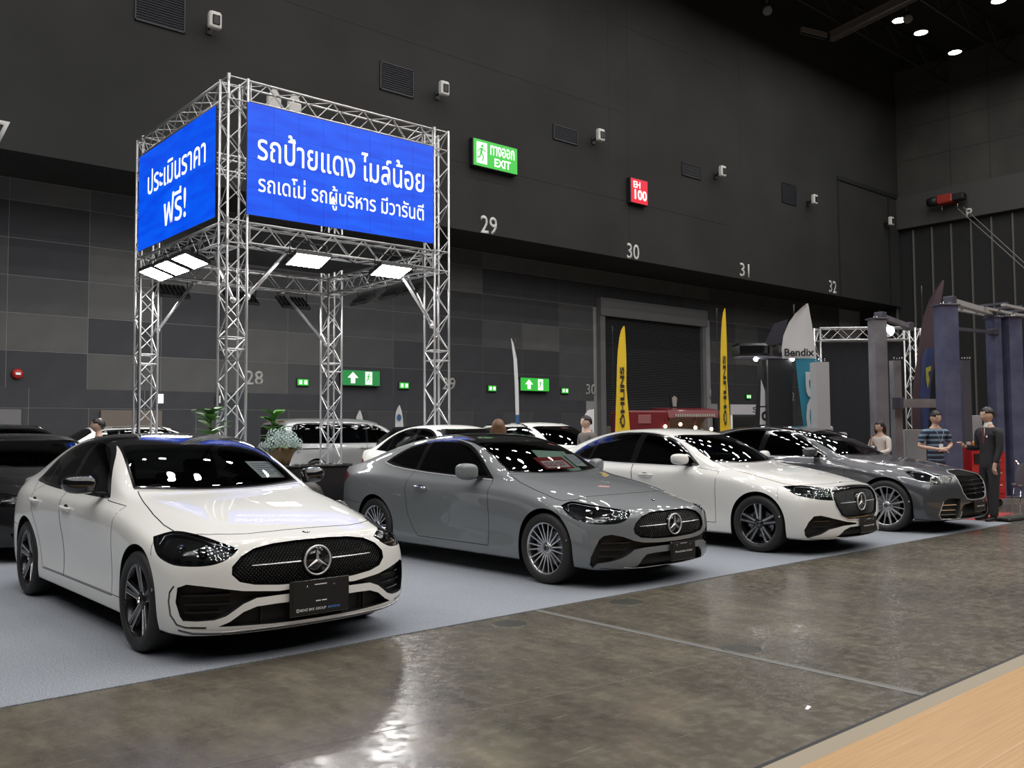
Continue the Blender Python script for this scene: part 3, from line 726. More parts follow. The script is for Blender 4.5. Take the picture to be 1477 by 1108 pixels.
def wheel_parts(style, R_=.335, W=.235):
    """returns list of (name, mesh, children) built round local origin, outer face towards +y"""
    t = MB(); rr = R_-.095 if style not in ('s',) else R_-.09
    h = W/2
    t.lathe([(rr,-h+.02),(rr+.03,-h),(R_-.03,-h),(R_-.008,-h+.02),(R_,-h+.045),(R_,h-.045),(R_-.008,h-.02),(R_-.03,h-.002),(rr+.035,h),(rr+.004,h-.012),(rr,h-.03)], 56, axis='y')
    for sgn in (-1,0,1):
        pass
    tyre = t.mesh('tyre', TYRE)
    b = MB(); b.lathe([(rr+.002,-h+.03),(rr-.012,-h+.05),(rr-.022,0),(rr-.014,h-.045),(rr-.004,h-.02),(rr+.006,h-.012),(rr+.004,h-.03)], 56, axis='y')
    rimm = {'c':RIMB,'e':RIMB}.get(style, RIMS)
    barrel = b.mesh('rim', rimm)
    d = MB(); d.lathe([(.0,-.02),(.155,-.02),(.165,-.015),(.165,.01),(.155,.012),(.06,.012)], 32, axis='y'); d.cbox((.12,0,.03),(.07,.09,.15)); disc = d.mesh('brake_disc', DISC)
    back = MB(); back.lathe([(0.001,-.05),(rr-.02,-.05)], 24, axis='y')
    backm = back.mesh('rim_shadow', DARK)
    sp = MB(); ed = MB(); zc = h-.035
    def spoke(mb, a, r0, r1, w0, w1, y0, y1, th=.02, skew=0.0):
        ca, sa = math.cos(a), math.sin(a); ca2, sa2 = math.cos(a+skew), math.sin(a+skew)
        def P(r,u,y,f): c_,s_ = (ca2,sa2) if f else (ca,sa); return (r*c_-u*s_, y, r*s_+u*c_)
        v = [P(r0,-w0/2,y0,0),P(r0,w0/2,y0,0),P(r1,w1/2,y1,1),P(r1,-w1/2,y1,1), P(r0,-w0/2*1.3,y0-th,0),P(r0,w0/2*1.3,y0-th,0),P(r1,w1/2*1.3,y1-th,1),P(r1,-w1/2*1.3,y1-th,1)]
        mb.add(v, [(0,1,2,3),(0,4,5,1),(1,5,6,2),(2,6,7,3),(3,7,4,0)])
    R1 = rr-.004
    if style == 'c':
        for k in range(5):
            a = PI/2+k*2*PI/5
            for sg in (-1,1):
                spoke(sp, a+sg*.30, .045, R1, .036, .03, zc-.02, zc+.012, .025, -sg*.19)
                spoke(ed, a+sg*.42, .05, R1, .006, .005, zc-.016, zc+.0145, .004, -sg*.25)
        ed.lathe([(R1-.002,zc+.012),(R1+.004,zc+.018),(R1+.009,zc+.012)], 56, axis='y')
    elif style == 'e':
        for k in range(5):
            a = PI/2+k*2*PI/5
            for sg in (-1,1):
                spoke(sp, a+sg*.28, .045, R1, .05, .045, zc-.02, zc+.01, .03, -sg*.13)
                spoke(ed, a+sg*.26, .05, R1, .018, .016, zc-.016, zc+.013, .004, -sg*.09)
        ed.lathe([(R1-.002,zc+.012),(R1+.004,zc+.018),(R1+.009,zc+.012)], 56, axis='y')
    elif style == 'multi':
        for k in range(10):
            a = PI/2+k*2*PI/10
            for sg in (-1,1): spoke(sp, a+sg*.12, .04, R1, .016, .011, zc-.015, zc+.01, .03, sg*.06)
        ed.lathe([(R1-.004,zc+.01),(R1+.002,zc+.018),(R1+.009,zc+.012)], 56, axis='y')
    elif style == 's':
        for k in range(16):
            a = k*2*PI/16; spoke(sp, a, .04, R1, .03 if k%2 else .018, .026 if k%2 else .014, zc-.02, zc+.01, .03, .12)
        ed.lathe([(R1-.006,zc+.01),(R1+.002,zc+.018),(R1+.009,zc+.012)], 56, axis='y')
    else:
        for k in range(5): spoke(sp, PI/2+k*2*PI/5, .04, R1, .07, .05, zc-.02, zc+.01, .03)
        ed.lathe([(R1-.004,zc+.01),(R1+.002,zc+.016),(R1+.009,zc+.012)], 40, axis='y')
    sp.lathe([(.001,zc-.002),(.045,zc-.004),(.06,zc-.014),(.062,zc-.05)], 20, axis='y')
    spm = sp.mesh('spokes', rimm); edm = ed.mesh('rim_edge', RIMS)
    cp = MB(); cp.lathe([(.001,zc+.004),(.03,zc+.003),(.034,zc-.004)], 20, axis='y'); cpm = cp.mesh('hub_cap', GLOSSB)
    st = MB(); star_mb(st, (0,zc+.006,0), .026, 'y', .0022); stm = st.mesh('hub_star', CHROME)
    return [('tyre',tyre),('rim',barrel),('spokes',spm),('rim_edge',edm),('brake_disc',disc),('rim_back',backm),('hub_cap',cpm),('hub_star',stm)]
WH = {}
def add_wheels(root, D, style, R_=.335, W=.235):
    key = (style,R_,W)
    if key not in WH: WH[key] = wheel_parts(style,R_,W)
    for sa in (D['fa'], D['ra']):
        for sd in (1,-1):
            e = bpy.data.objects.new('wheel', None); COL.objects.link(e); e.parent = root
            e.location = (-sa, sd*(D['track']), R_); e.rotation_euler = (0,0,0 if sd > 0 else PI)
            e.empty_display_size = .1
            for nm, me in WH[key]: obj(nm, me, e)
def mirror_mesh(r=1.0):
    """door mirror housing, local: x forward, y outward, z up"""
    prof = [(-.125,.045,.055),(-.09,.075,.075),(-.02,.088,.085),(.05,.078,.078),(.1,.045,.055),(.12,.012,.02)]
    v = []; f = []; n = 14
    for (x, hy, hz) in prof: pass
    # stations across the width (y), rounded rectangles in x-z
    st = [(0,.05,.055,.0),(.03,.068,.072,.0),(.09,.072,.080,.002),(.16,.068,.076,.004),(.205,.05,.058,.008),(.225,.02,.028,.014)]
    for (y, rx, rz, up) in st:
        for k in range(n):
            a = 2*PI*k/n; c, s_ = math.cos(a), math.sin(a)
            e = .75; x = rx*abs(c)**e*(1 if c > 0 else -1); z = rz*abs(s_)**e*(1 if s_ > 0 else -1)
            if x < -.045: x = -.045
            v.append((x*1.15-y*.16, y, z*.92+up))
    for i in range(len(st)-1):
        for k in range(n): f.append((i*n+k,i*n+(k+1)%n,(i+1)*n+(k+1)%n,(i+1)*n+k))
    f.append(tuple(range(n))); f.append(tuple((len(st)-1)*n+k for k in range(n)))
    return v, f
def smooth_obj(v, f, name, m, parent, lv=2, loc=(0,0,0)):
    me = bpy.data.meshes.new(name); me.from_pydata(v,[],f)
    bm = bmesh.new(); bm.from_mesh(me); bmesh.ops.recalc_face_normals(bm, faces=bm.faces[:]); bm.to_mesh(me); bm.free()
    me.polygons.foreach_set('use_smooth',[True]*len(me.polygons)); me.materials.append(m)
    o = bpy.data.objects.new(name, me); COL.objects.link(o); md = o.modifiers.new('s','SUBSURF'); md.levels = lv; md.render_levels = lv
    dg = bpy.context.evaluated_depsgraph_get(); dg.update(); m2 = bpy.data.meshes.new_from_object(o.evaluated_get(dg), depsgraph=dg); m2.name = name
    bpy.data.objects.remove(o); bpy.data.meshes.remove(me)
    o = obj(name, m2, parent); o.location = loc; return o
def seat(root, x, y, m, z=.28, high=1.0):
    e = MB()
    e.bevbox((x-.27,y-.25,z),(x+.25,y+.25,z+.18),.05)
    rot = Matrix.Rotation(math.radians(-20),3,'Y')
    e.cbox((x-.38,y,z+.44),(.13,.46,.62),rot); e.cbox((x-.52,y,z+.83),(.09,.27,.19),rot)
    return e.build('seat', m, root)
def interior(root, D, steer=-1, m=None, seats=True):
    m = m or SEATM; cx = -D['cowl']
    tub = MB(); tub.box((-D['ra']+.1,-.70,.26),(cx+.35,.70,.30)); tub.build('cabin_floor', PLASTB, root)
    db = MB(); db.add([(cx+.32,-.66,.92),(cx-.30,-.66,.86),(cx-.35,-.66,.60),(cx+.32,-.66,.5),(cx+.32,.66,.92),(cx-.30,.66,.86),(cx-.35,.66,.60),(cx+.32,.66,.5)],
        [(0,1,5,4),(1,2,6,5),(2,3,7,6),(0,3,2,1),(4,5,6,7)]); db.build('dashboard', PLASTB, root)
    sw = MB(); c = Vector((cx-.50, steer*.37, .86)); up = Vector((.35,0,.94)); ri = Vector((0,1,0))
    sw.path([c+up*.185*math.sin(2*PI*i/28)+ri*.185*math.cos(2*PI*i/28) for i in range(28)], .014, 6, True)
    for k in (0,PI,-PI/2): sw.tube(c, c+up*.18*math.sin(k)+ri*.18*math.cos(k), .016, 6)
    sw.tube(c, c+Vector((.25,0,-.1)), .03, 8); sw.build('steering_wheel', PLASTB, root)
    if seats:
        for y in (-.37,.37): seat(root, cx-.85, y, m)
        rs = MB(); rs.bevbox((cx-1.95,-.62,.30),(cx-1.45,.62,.46),.04)
        rot = Matrix.Rotation(math.radians(-24),3,'Y'); rs.cbox((cx-2.05,0,.68),(.14,1.22,.55),rot)
        for y in (-.4,.4): rs.cbox((cx-2.17,y,.98),(.08,.26,.14),rot)
        rs.build('rear_bench', m, root)
def plate(root, x, y, z, rows, w=.40, h=.20, tilt=0):
    e = MB(); e.bevbox((x-.012,y-w/2-.02,z-h/2-.015),(x+.008,y+w/2+.02,z+h/2+.015),.006)
    p = e.build('licence_plate', GLOSSB, root)
    f = MB(); f.box((x+.008,y-w/2,z-h/2),(x+.011,y+w/2,z+h/2)); f.build('plate_face', PLASTB, p)
    for (txt, zz, wd, m, yy) in rows:
        letters(txt, m, p, (x+.0115, y+yy, z+zz), (0,1,0), (0,0,1), width=wd, depth=.0006)
    sc = MB()
    for sy in (-1,1): sc.lathe([(.001,.0022),(.006,.002),(.007,0)], 10, (x+.012,y+sy*.10,z+h*.36), 'x')
    sc.build('plate_screw', CHROME, p)
    return p
def make_car(name, label, D, loc, yaw=-PI/2, group=None, level=3):
    """yaw: direction of travel; local +x is forward, origin under the front axle"""
    root = thing(name, label, 'car', loc, yaw, group)
    # move the shell so that the front axle is the origin: keep s=0 at nose; parts are parented with an offset baked below
    sh = Shell(D, level)
    pm = D['paint']; Cy, Cz = tab(D['C'])
    R_ = D.get('R',.335)
    w = D['ws']   # base centre s, base corner s, top centre s, top corner s
    def across(s0, s1, y1, n=8): return [(s0+(s1-s0)*(i/n)**2, y1*i/n) for i in range(n+1)]
    iny = D.get('ws_in',.045)
    def sidel(sa, sb, d, n=8): return [(sa+(sb-sa)*i/n, Cy(sa+(sb-sa)*i/n)-d) for i in range(1,n)]
    yb = Cy(w[1])-iny+.01; yt = Cy(w[3])-iny
    base = across(w[0],w[1],yb); topl = across(w[2],w[3],yt)
    base[0] = (base[0][0],-.05); topl[0] = (topl[0][0],-.05)
    wsp = base+sidel(w[1],w[3],iny)+topl[::-1]
    # hood
    if 'hood' in D:
        h = D['hood']; pts = across(w[0]-.035, w[1]-.06, h[0][1]); pts[0] = (pts[0][0],-.05)
        hp = pts+h[1:]+[(h[-1][0],-.05)]
        sh.cut(hp, 'top', 'hood', smin=-1, smax=w[1]+.1, nmin=.15)
        cow = [(w[0]-.02,-.05)]+across(w[0]-.02,w[1]-.03,yb)[1:]+across(w[0],w[1],yb)[::-1][:-1]+[(w[0],-.05)]
        sh.cut(cow, 'top', 'cowl', smin=w[0]-.1, smax=w[1]+.05, nmin=.1)
    if 'roof_black' in D:
        a, b_ = D['roof_black']
        rp = [(w[2],-.05)]+topl[1:]+sidel(w[3],b_,iny*.8)+[(b_,Cy(b_)-iny),(b_+.02,-.05)]
        sh.cut(rp, 'top', 'roof_panel', smin=w[2]-.1, smax=b_+.1, nmin=.3)
    sh.cut(wsp, 'top', 'windscreen_frame', smin=w[0]-.1, smax=w[3]+.1, nmin=.1)
    wi = inset_poly(wsp, .02); sh.cut([(max(p[0],w[0]+.03), p[1]) if p[1] > 0 else (p[0],-.05) for p in wi], 'top', 'windscreen', smin=w[0]-.1, smax=w[3]+.1, nmin=.1)
    if 'rw' in D:
        r = D['rw']  # top centre, top corner, bottom centre, bottom corner
        p1 = across(r[0],r[1],Cy(r[1])-.05); p2 = across(r[2],r[3],Cy(r[3])-.05); p1[0]=(p1[0][0],-.05); p2[0]=(p2[0][0],-.05)
        rwp = p1+sidel(r[1],r[3],.05)+p2[::-1]; sh.cut(rwp, 'top', 'rear_window', smin=r[0]-.2, smax=r[2]+.3, nmin=.05)
    # side windows
    dlo = smooth_poly(D['dlo'], 3)
    for (nm, poly) in D.get('doors', []): sh.cut(poly, 'side', nm, nmin=.12, ymin=.5)
    sh.cut(dlo, 'side', 'window_frame', nmin=.1, ymin=.35)
    panes = []
    for i, poly in enumerate(D['panes']):
        sh.cut(smooth_poly(poly,3), 'side', 'pane%d'%i, nmin=.1, ymin=.35, only=['window_frame']); panes.append('pane%d'%i)
    # wheel arches
    for sa, extra in ((D['fa'],0),(D['ra'],0)):
        ra = R_+D.get('gap',.035)
        poly = [(sa+ra*math.cos(t), R_+.01+ra*math.sin(t)) for t in [PI*k/24 for k in range(25)]]+[(sa-ra-.0,.05),(sa+ra+.0,.05)]
        sh.cut(poly, 'side', 'arch', nmin=-.2, ymin=.45)
    dl = D['L']-4.79
    sh.cut(smooth_poly([(4.40+dl,.90,'c'),(4.62+dl,.955),(4.86+dl,.95,'c'),(4.86+dl,.80,'c'),(4.62+dl,.79)],3), 'side', 'tail_lamp', nmin=.02, ymin=.2, smin=4.2+dl)
    for (nm, poly, ax, kw) in D['cuts']: sh.cut(poly, ax, nm, **kw)
    # ---- pieces
    body = sh.piece('body', ['body']+[n_ for n_ in sh.names if n_.startswith('paint_')], pm, root)
    mbg = MB()
    if 'hood' in D:
        sh.piece('hood', ['hood'], pm, root)
        sh.piece('cowl', ['cowl'], PLASTB, root)
        hl = across(w[0]-.035, w[1]-.06, h[0][1])+h[1:]
        for sd in (1,-1): sh.ribbon(hl, 'top', .007, .0008, mbg, sd)
    if 'roof_black' in D: sh.piece('roof_panel', ['roof_panel'], GLOSSB, root)
    sh.piece('windscreen', ['windscreen'], GLASSW, root)
    sh.piece('windscreen_frame', ['windscreen_frame'], GLOSSB, root)
    if 'rw' in D: sh.piece('rear_window', ['rear_window'], GLASS, root)
    for sd in (1,-1):
        sh.piece('window_frame', ['window_frame'], GLOSSB, root, both=False, side=sd)
        dn = {}
        for (nm, poly) in D.get('doors', []):
            o = sh.piece(nm.split('#')[0], [nm], pm, root, both=False, side=sd); dn[nm] = o
            pl = poly+[poly[0]]
            sh.ribbon(pl, 'side', .006, .0008, mbg, sd)
        for i, pn in enumerate(panes): sh.piece('side_window', [pn], GLASS, root, both=False, side=sd)
        for (nm, (s_, z_)) in D.get('handles', []):
            r = sh.hit(s_, z_, 'side')
            if r:
                p, n_ = r; e = MB(); y0 = p.y
                hm = D.get('handle_mat', pm)
                e.path([Vector((p.x+dx, sd*(y0+dy), p.z+dz)) for dx,dy,dz in ((-.11,-.002,.004),(-.095,.025,.003),(-.05,.034,.0),(.05,.036,.0),(.095,.026,-.003),(.11,-.002,-.004))], [.008,.012,.014,.014,.012,.008], 8)
                e.build('door_handle', hm, dn.get(nm) or root)
                q = MB(); q.ell((p.x-.02, sd*(y0-.002), p.z), (.06,.008,.026), 12, 6); q.build('handle_cup', PLASTB, dn.get(nm) or root)
    for a in D.get('gaps', []):
        for sd in (1,-1): sh.ribbon(a[1], a[0], a[2] if len(a) > 2 else .005, .0006, mbg, sd)
    if mbg.v: mbg.build('panel_gap', DARK, root, kind='stuff', fix=False)
    for a in D.get('chrome', []):
        for sd in ((1,-1)):
            cb = MB(); sh.ribbon(a[1], a[0], a[2], .001, cb, sd, thick=.004)
            if cb.v: cb.build('chrome_trim', TRIMC, root, fix=False)
    bb = MB()
    for a in D.get('blackline', []):
        for sd in (1,-1): sh.ribbon(a[1], a[0], a[2], .001, bb, sd, thick=.002)
    if bb.v: bb.build('black_trim', GLOSSB, root, kind='stuff', fix=False)
    # arch liners and floor
    for sa in (D['fa'],D['ra']):
        ra = R_+D.get('gap',.035)
        for sd in (1,-1):
            al = MB()
            v = []; n = 16
            ring = [(PI*k/n) for k in range(n+1)]; yo = D['track']+.105
            pts = [(-sa+ra*math.cos(t), R_+.01+ra*math.sin(t)) for t in ring]; pts = [(pts[0][0],.18)]+pts+[(pts[-1][0],.18)]
            for (x,z) in pts: v += [(x,sd*(yo-.045),z),(x,sd*.50,z)]
            k = len(v)//2; f = [(2*i,2*i+1,2*i+3,2*i+2) for i in range(k-1)]
            al.add(v, f, True); al.add([(x,sd*.5,z) for x,z in pts], [tuple(range(k))])
            # fill between liner and skin
            v = []
            for (x,z) in pts:
                r = sh.hit(-x, max(z,.2), 'side'); y = (abs(r[0].y) if r else yo)-.004
                v += [(x,sd*y,z),(x,sd*(yo-.06),z)]
            al.add(v, [(2*i,2*i+1,2*i+3,2*i+2) for i in range(k-1)], True)
            al.build('wheel_arch', DARK, root, fix=False)
    L_ = D['L']
    uf = MB(); uf.box((-L_+.25,-.62,.17),(-.35,.62,.21)); uf.box((-D['ra']+.38,-.80,.175),(-D['fa']-.38,.80,.20)); uf.build('underbody', DARK, root)
    # mirrors
    if 'mirror' in D:
        ms, my, mz, mm = D['mirror']; v, f = mirror_mesh()
        for sd in (1,-1):
            fr = bpy.data.objects.new('door_mirror', None); COL.objects.link(fr); fr.parent = root; fr.location = (-ms, sd*my, mz)
            vv = [(a,b*sd,c*D.get('mirror_h',1)) for a,b,c in v]; smooth_obj(vv, f, 'mirror_cap', mm, fr, 2)
            e = MB(); e.add([(-.06,sd*.03,-.055),(.05,sd*.02,-.05),(.05,sd*.06,-.05),(-.05,sd*.08,-.055),(-.03,sd*-.10,-.085),(.05,sd*-.12,-.085),(.05,sd*-.10,-.07),(-.03,sd*-.08,-.06)],
                [(0,1,2,3),(4,5,6,7),(0,1,5,4),(1,2,6,5),(2,3,7,6),(3,0,4,7)])
            e.build('mirror_arm', PLASTB, fr)
            e = MB(); e.cbox((-.058-.02,sd*.11,.0),(.008,.13,.095)); e.build('mirror_glass', CHROME, fr)
    if 'tail_lamp' in sh.names:
        for sd in (1,-1): sh.piece('tail_lamp', ['tail_lamp'], REDL, root, both=False, side=sd)
    # headlights
    if 'lamp' in D:
        ang, lp = D['lamp']; lp2 = smooth_poly(lp,3)
        # (already cut, in D['cuts'], as 'headlight')
        a = math.radians(ang); ca, sa = math.cos(a), math.sin(a)
        for sd in (1,-1):
            bk = sh.piece('headlight', ['headlight'], LAMPB, root, both=False, side=sd, recess=(-.055*ca,-.055*sa,0))
            sh.piece('lamp_lens', ['headlight'], LENS, bk, both=False, side=sd)
            e = MB(); us = [p[0] for p in lp2]; u0,u1 = min(us), max(us)
            ins = inset_poly(lp2, .018)
            # brow light guide along the upper edge
            up = sorted([p for p in inset_poly(lp2,.022) if p[1] > sum(q[1] for q in lp2)/len(lp2)], key=lambda p: p[0])
            def dp(u, w, d):
                r = sh.hit(u, w, ('d',ang))
                if not r: return None
                p = r[0]-Vector((ca,sa,0))*d; return Vector((p.x, p.y*sd, p.z))
            line = [dp(p[0],p[1],.02) for p in up]; line = [q for q in line if q]
            if len(line) > 2: e.path(line, .007, 6)
            for (fu, fw, r_) in D.get('projectors', ((.36,.42,.034),(.62,.45,.034))):
                u = u0+(u1-u0)*fu; ws_ = [p[1] for p in ins if abs(p[0]-u) < (u1-u0)*.15]
                if not ws_: continue
                wv = min(ws_)+(max(ws_)-min(ws_))*fw
                c = dp(u, wv, .045)
                if c:
                    dd = Vector((1,sd*.25,0)).normalized()
                    e.tube(c-dd*.01, c+dd*.03, r_, 16, r_*.86, False); e.ell(c+dd*.012, (r_*.5,r_*.78,r_*.78), 14, 8)
            # facets
            for k in range(7):
                u = u0+(u1-u0)*(.12+.12*k); ws_ = [p[1] for p in ins if abs(p[0]-u) < (u1-u0)*.12]
                if not ws_: continue
                c = dp(u, min(ws_)+.012, .03)
                if c: e.cbox(c, (.012,.035,.008))
            e.build('lamp_reflector', LAMPIN, bk)
    add_wheels(root, D, D['wheel'], R_)
    interior(root, dict(D, cowl=w[0]+.1), -D.get('steer',1), D.get('seatm'))
    if 'extra' in D: D['extra'](root, sh)
    # shift all parts: nose at s=0 -> front axle at origin
    for ch in root.children:
        ch.location.x += D['fa']
    return root, sh
def grille_fill(root, sh, poly, parent, recess, pitch=.026, dot=.0045, star_r=.095, sz=.605, sx=None, bars=None, mesh_m=None, badge=True, half_bar=.0):
    """pins on the dark grid, star in the middle, louvre either side"""
    g = MB(); row = 0; w0 = min(p[1] for p in poly); w1 = max(p[1] for p in poly); um = max(p[0] for p in poly); w = w0+.012
    ip = inset_poly(poly, .012)
    full = [(u,z) for u,z in ip]
    net = MB()
    while w < w1:
        u = (row%2)*pitch/2
        while u < um:
            if in_poly(max(u,.001), w, full) and math.hypot(u, w-sz) > star_r+.012:
                for sg in ((1,-1) if u > 0 else (1,)):
                    r = sh.hit(u, w, 'front')
                    if r:
                        p = r[0]; c = Vector((p.x-recess+.008, p.y*sg, p.z))
                        for k in range(3):
                            a = PI/2+k*2*PI/3; d = Vector((0,math.cos(a),math.sin(a))); e = Vector((0,-math.sin(a),math.cos(a)))
                            g.add([c+d*dot*1.5, c+e*dot*.32, c+Vector((.003,0,0)), c-e*dot*.32], [(0,1,2),(0,2,3)])
            u += pitch
        w += pitch*.56; row += 1
    o = g.build('grille_stars', LSTAR, parent, kind='stuff', fix=False)
    w = w0-.3
    # woven grid behind the pins
    for sl in (1,-1):
        for k in range(-40,41):
            pts = []
            for j in range(0,60):
                z = w0+(w1-w0)*j/59; y = k*pitch+sl*(z-sz)/1.12*1.0
                if abs(y) < um and in_poly(max(abs(y),.001), z, ip):
                    r = sh.hit(abs(y), z, 'front')
                    if r: pts.append(Vector((r[0].x-recess+.003, y, z)))
                elif pts: break
            if len(pts) > 1:
                a, b = pts[0], pts[-1]; m_ = pts[len(pts)//2]; net.path([a,m_,b], .0032, 4)
    net.build('grille_mesh', mesh_m or MESHB, parent, kind='stuff', fix=False)
    r = sh.hit(0.001, sz, 'front'); x = r[0].x
    if badge:
        st = MB(); star_mb(st, (x+.004,0,sz), star_r, 'x', .0075); st.build('grille_star', TRIMC, parent)
        bk = MB(); bk.lathe([(.001,-.002),(star_r,-.004),(star_r,-.03)], 32, (x-.004,0,sz), 'x'); bk.build('star_plate', GLOSSB, parent)
    for (z, ya, yb_, th) in (bars or []):
        e = MB()
        for sg in (1,-1):
            pts = []
            for k in range(9):
                y = ya+(yb_-ya)*k/8; r = sh.hit(y, z, 'front')
                if r: pts.append(Vector((r[0].x-.008, sg*y, z)))
            for i in range(len(pts)-1):
                t0 = th*(1-.5*i/8); t1 = th*(1-.5*(i+1)/8); a, b = pts[i], pts[i+1]
                e.add([a+Vector((0,0,t0)), a+Vector((.006,0,0)), a-Vector((0,0,t0)), b+Vector((0,0,t1)), b+Vector((.006,0,0)), b-Vector((0,0,t1))], [(0,1,4,3),(1,2,5,4)])
        e.build('grille_louvre', TRIMC, parent)
# ------------------------------------------------------------------ the cars
W_WHITE = paint('white_paint', (.80,.80,.77)); P_GREY = paint('grey_paint', (.185,.20,.21), 0, .4); P_SGREY = paint('graphite_paint', (.10,.105,.115), .5, .3)
P_BLACK = paint('black_paint', (.006,.006,.007)); P_SILV = paint('silver_paint', (.45,.46,.47), .6, .35)
def sc(t, ky=1.0, kz=1.0, ds=0.0): return [(a+ds, b*ky, c*kz) for a,b,c in t]
C_BASE = dict(
    center=[(.10,.755),(.16,.775),(.3,.815),(.5,.862),(.75,.91),(1.0,.95),(1.25,.985),(1.42,1.02),(1.6,1.125),(1.8,1.245),(2.0,1.345),(2.2,1.415),(2.4,1.448),(2.7,1.462),(3.0,1.458),(3.3,1.44),(3.55,1.395),(3.8,1.31),(4.05,1.185),(4.22,1.12),(4.4,1.105),(4.6,1.095),(4.70,1.07),(4.74,1.03)],
    C=[(.1,.48,.75),(.25,.50,.778),(.5,.52,.845),(.8,.545,.905),(1.1,.575,.955),(1.35,.62,.985),(1.5,.69,1.01),(1.62,.71,1.06),(1.8,.69,1.17),(1.95,.668,1.255),(2.1,.645,1.33),(2.3,.622,1.395),(2.5,.61,1.422),(2.8,.605,1.434),(3.1,.600,1.428),(3.4,.595,1.395),(3.7,.595,1.325),(3.95,.605,1.235),(4.2,.62,1.12),(4.35,.65,1.055),(4.6,.66,1.03),(4.74,.64,1.0)],
    B=[(.1,.66,.72),(.35,.70,.745),(.7,.735,.82),(1.0,.755,.88),(1.4,.78,.935),(1.7,.795,.965),(2.2,.802,.975),(3.0,.80,.99),(3.6,.775,1.01),(3.9,.76,1.02),(4.2,.75,1.02),(4.6,.71,.985),(4.74,.68,.96)],
    E=[(.1,.79,.685),(.30,.812,.69),(.44,.835,.705),(.7,.868,.76),(1.0,.878,.825),(1.4,.878,.878),(1.8,.88,.905),(2.4,.887,.92),(3.2,.89,.93),(3.8,.885,.935),(4.2,.855,.935),(4.6,.75,.90)],
    side=[
      [(.2,.845,.60),(.30,.858,.605),(.44,.88,.62),(.6,.90,.665),(.855,.905,.72),(1.4,.895,.77),(2.4,.905,.80),(3.2,.912,.81),(3.72,.918,.815),(4.2,.885,.81),(4.6,.785,.79)],
      [(.2,.865,.50),(.30,.875,.50),(.44,.895,.51),(.855,.915,.56),(1.4,.888,.60),(2.4,.886,.62),(3.2,.892,.63),(3.72,.92,.64),(4.2,.892,.62),(4.6,.80,.60)],
      [(.2,.87,.39),(.30,.88,.39),(.44,.898,.395),(.855,.912,.42),(1.4,.872,.43),(2.4,.866,.44),(3.2,.872,.44),(3.72,.91,.45),(4.2,.888,.43),(4.6,.80,.42)],
      [(.2,.865,.28),(.30,.873,.28),(.44,.89,.28),(.855,.90,.28),(1.4,.882,.29),(2.4,.882,.29),(3.2,.885,.29),(3.72,.90,.29),(4.2,.875,.29),(4.6,.79,.30)],
      [(.2,.845,.20),(.30,.855,.20),(.44,.87,.20),(.855,.88,.20),(1.4,.872,.20),(2.4,.872,.20),(3.2,.875,.20),(3.72,.88,.20),(4.2,.855,.21),(4.6,.77,.22)],
      [(.2,.79,.18),(.30,.80,.18),(.44,.81,.18),(.855,.82,.18),(1.4,.82,.18),(2.4,.82,.18),(3.2,.82,.18),(3.72,.82,.18),(4.2,.80,.19),(4.6,.76,.20)]],
    Ss=[.29,.40,.53,.66,.80,.92,1.08,1.26,1.44,1.58,1.70,1.80,1.95,2.15,2.4,2.7,3.0,3.3,3.55,3.75,3.95,4.12,4.27,4.42,4.54,4.60],
    Sc=[.10,.17,.27,.40,.56,.74,.93,1.12,1.28,1.36,1.42,1.50,1.70,1.98,2.3,2.66,3.0,3.3,3.57,3.78,3.99,4.17,4.33,4.50,4.66,4.74],
    nose=[.10,.03,.012,.0,-.005,.0,.06], tail=[4.74,4.76,4.78,4.79,4.77,4.74,4.70],
    crease={'side4':.5,'noseedge':.3,'tailedge':.5,'E':.15},
    nexp=2.9, L=4.79, fa=.855, ra=3.72, track=.79, R=.335)
def shift(t, ds, after=0): return [(a+(ds if a > after else 0),)+tuple(r) for a,*r in t]
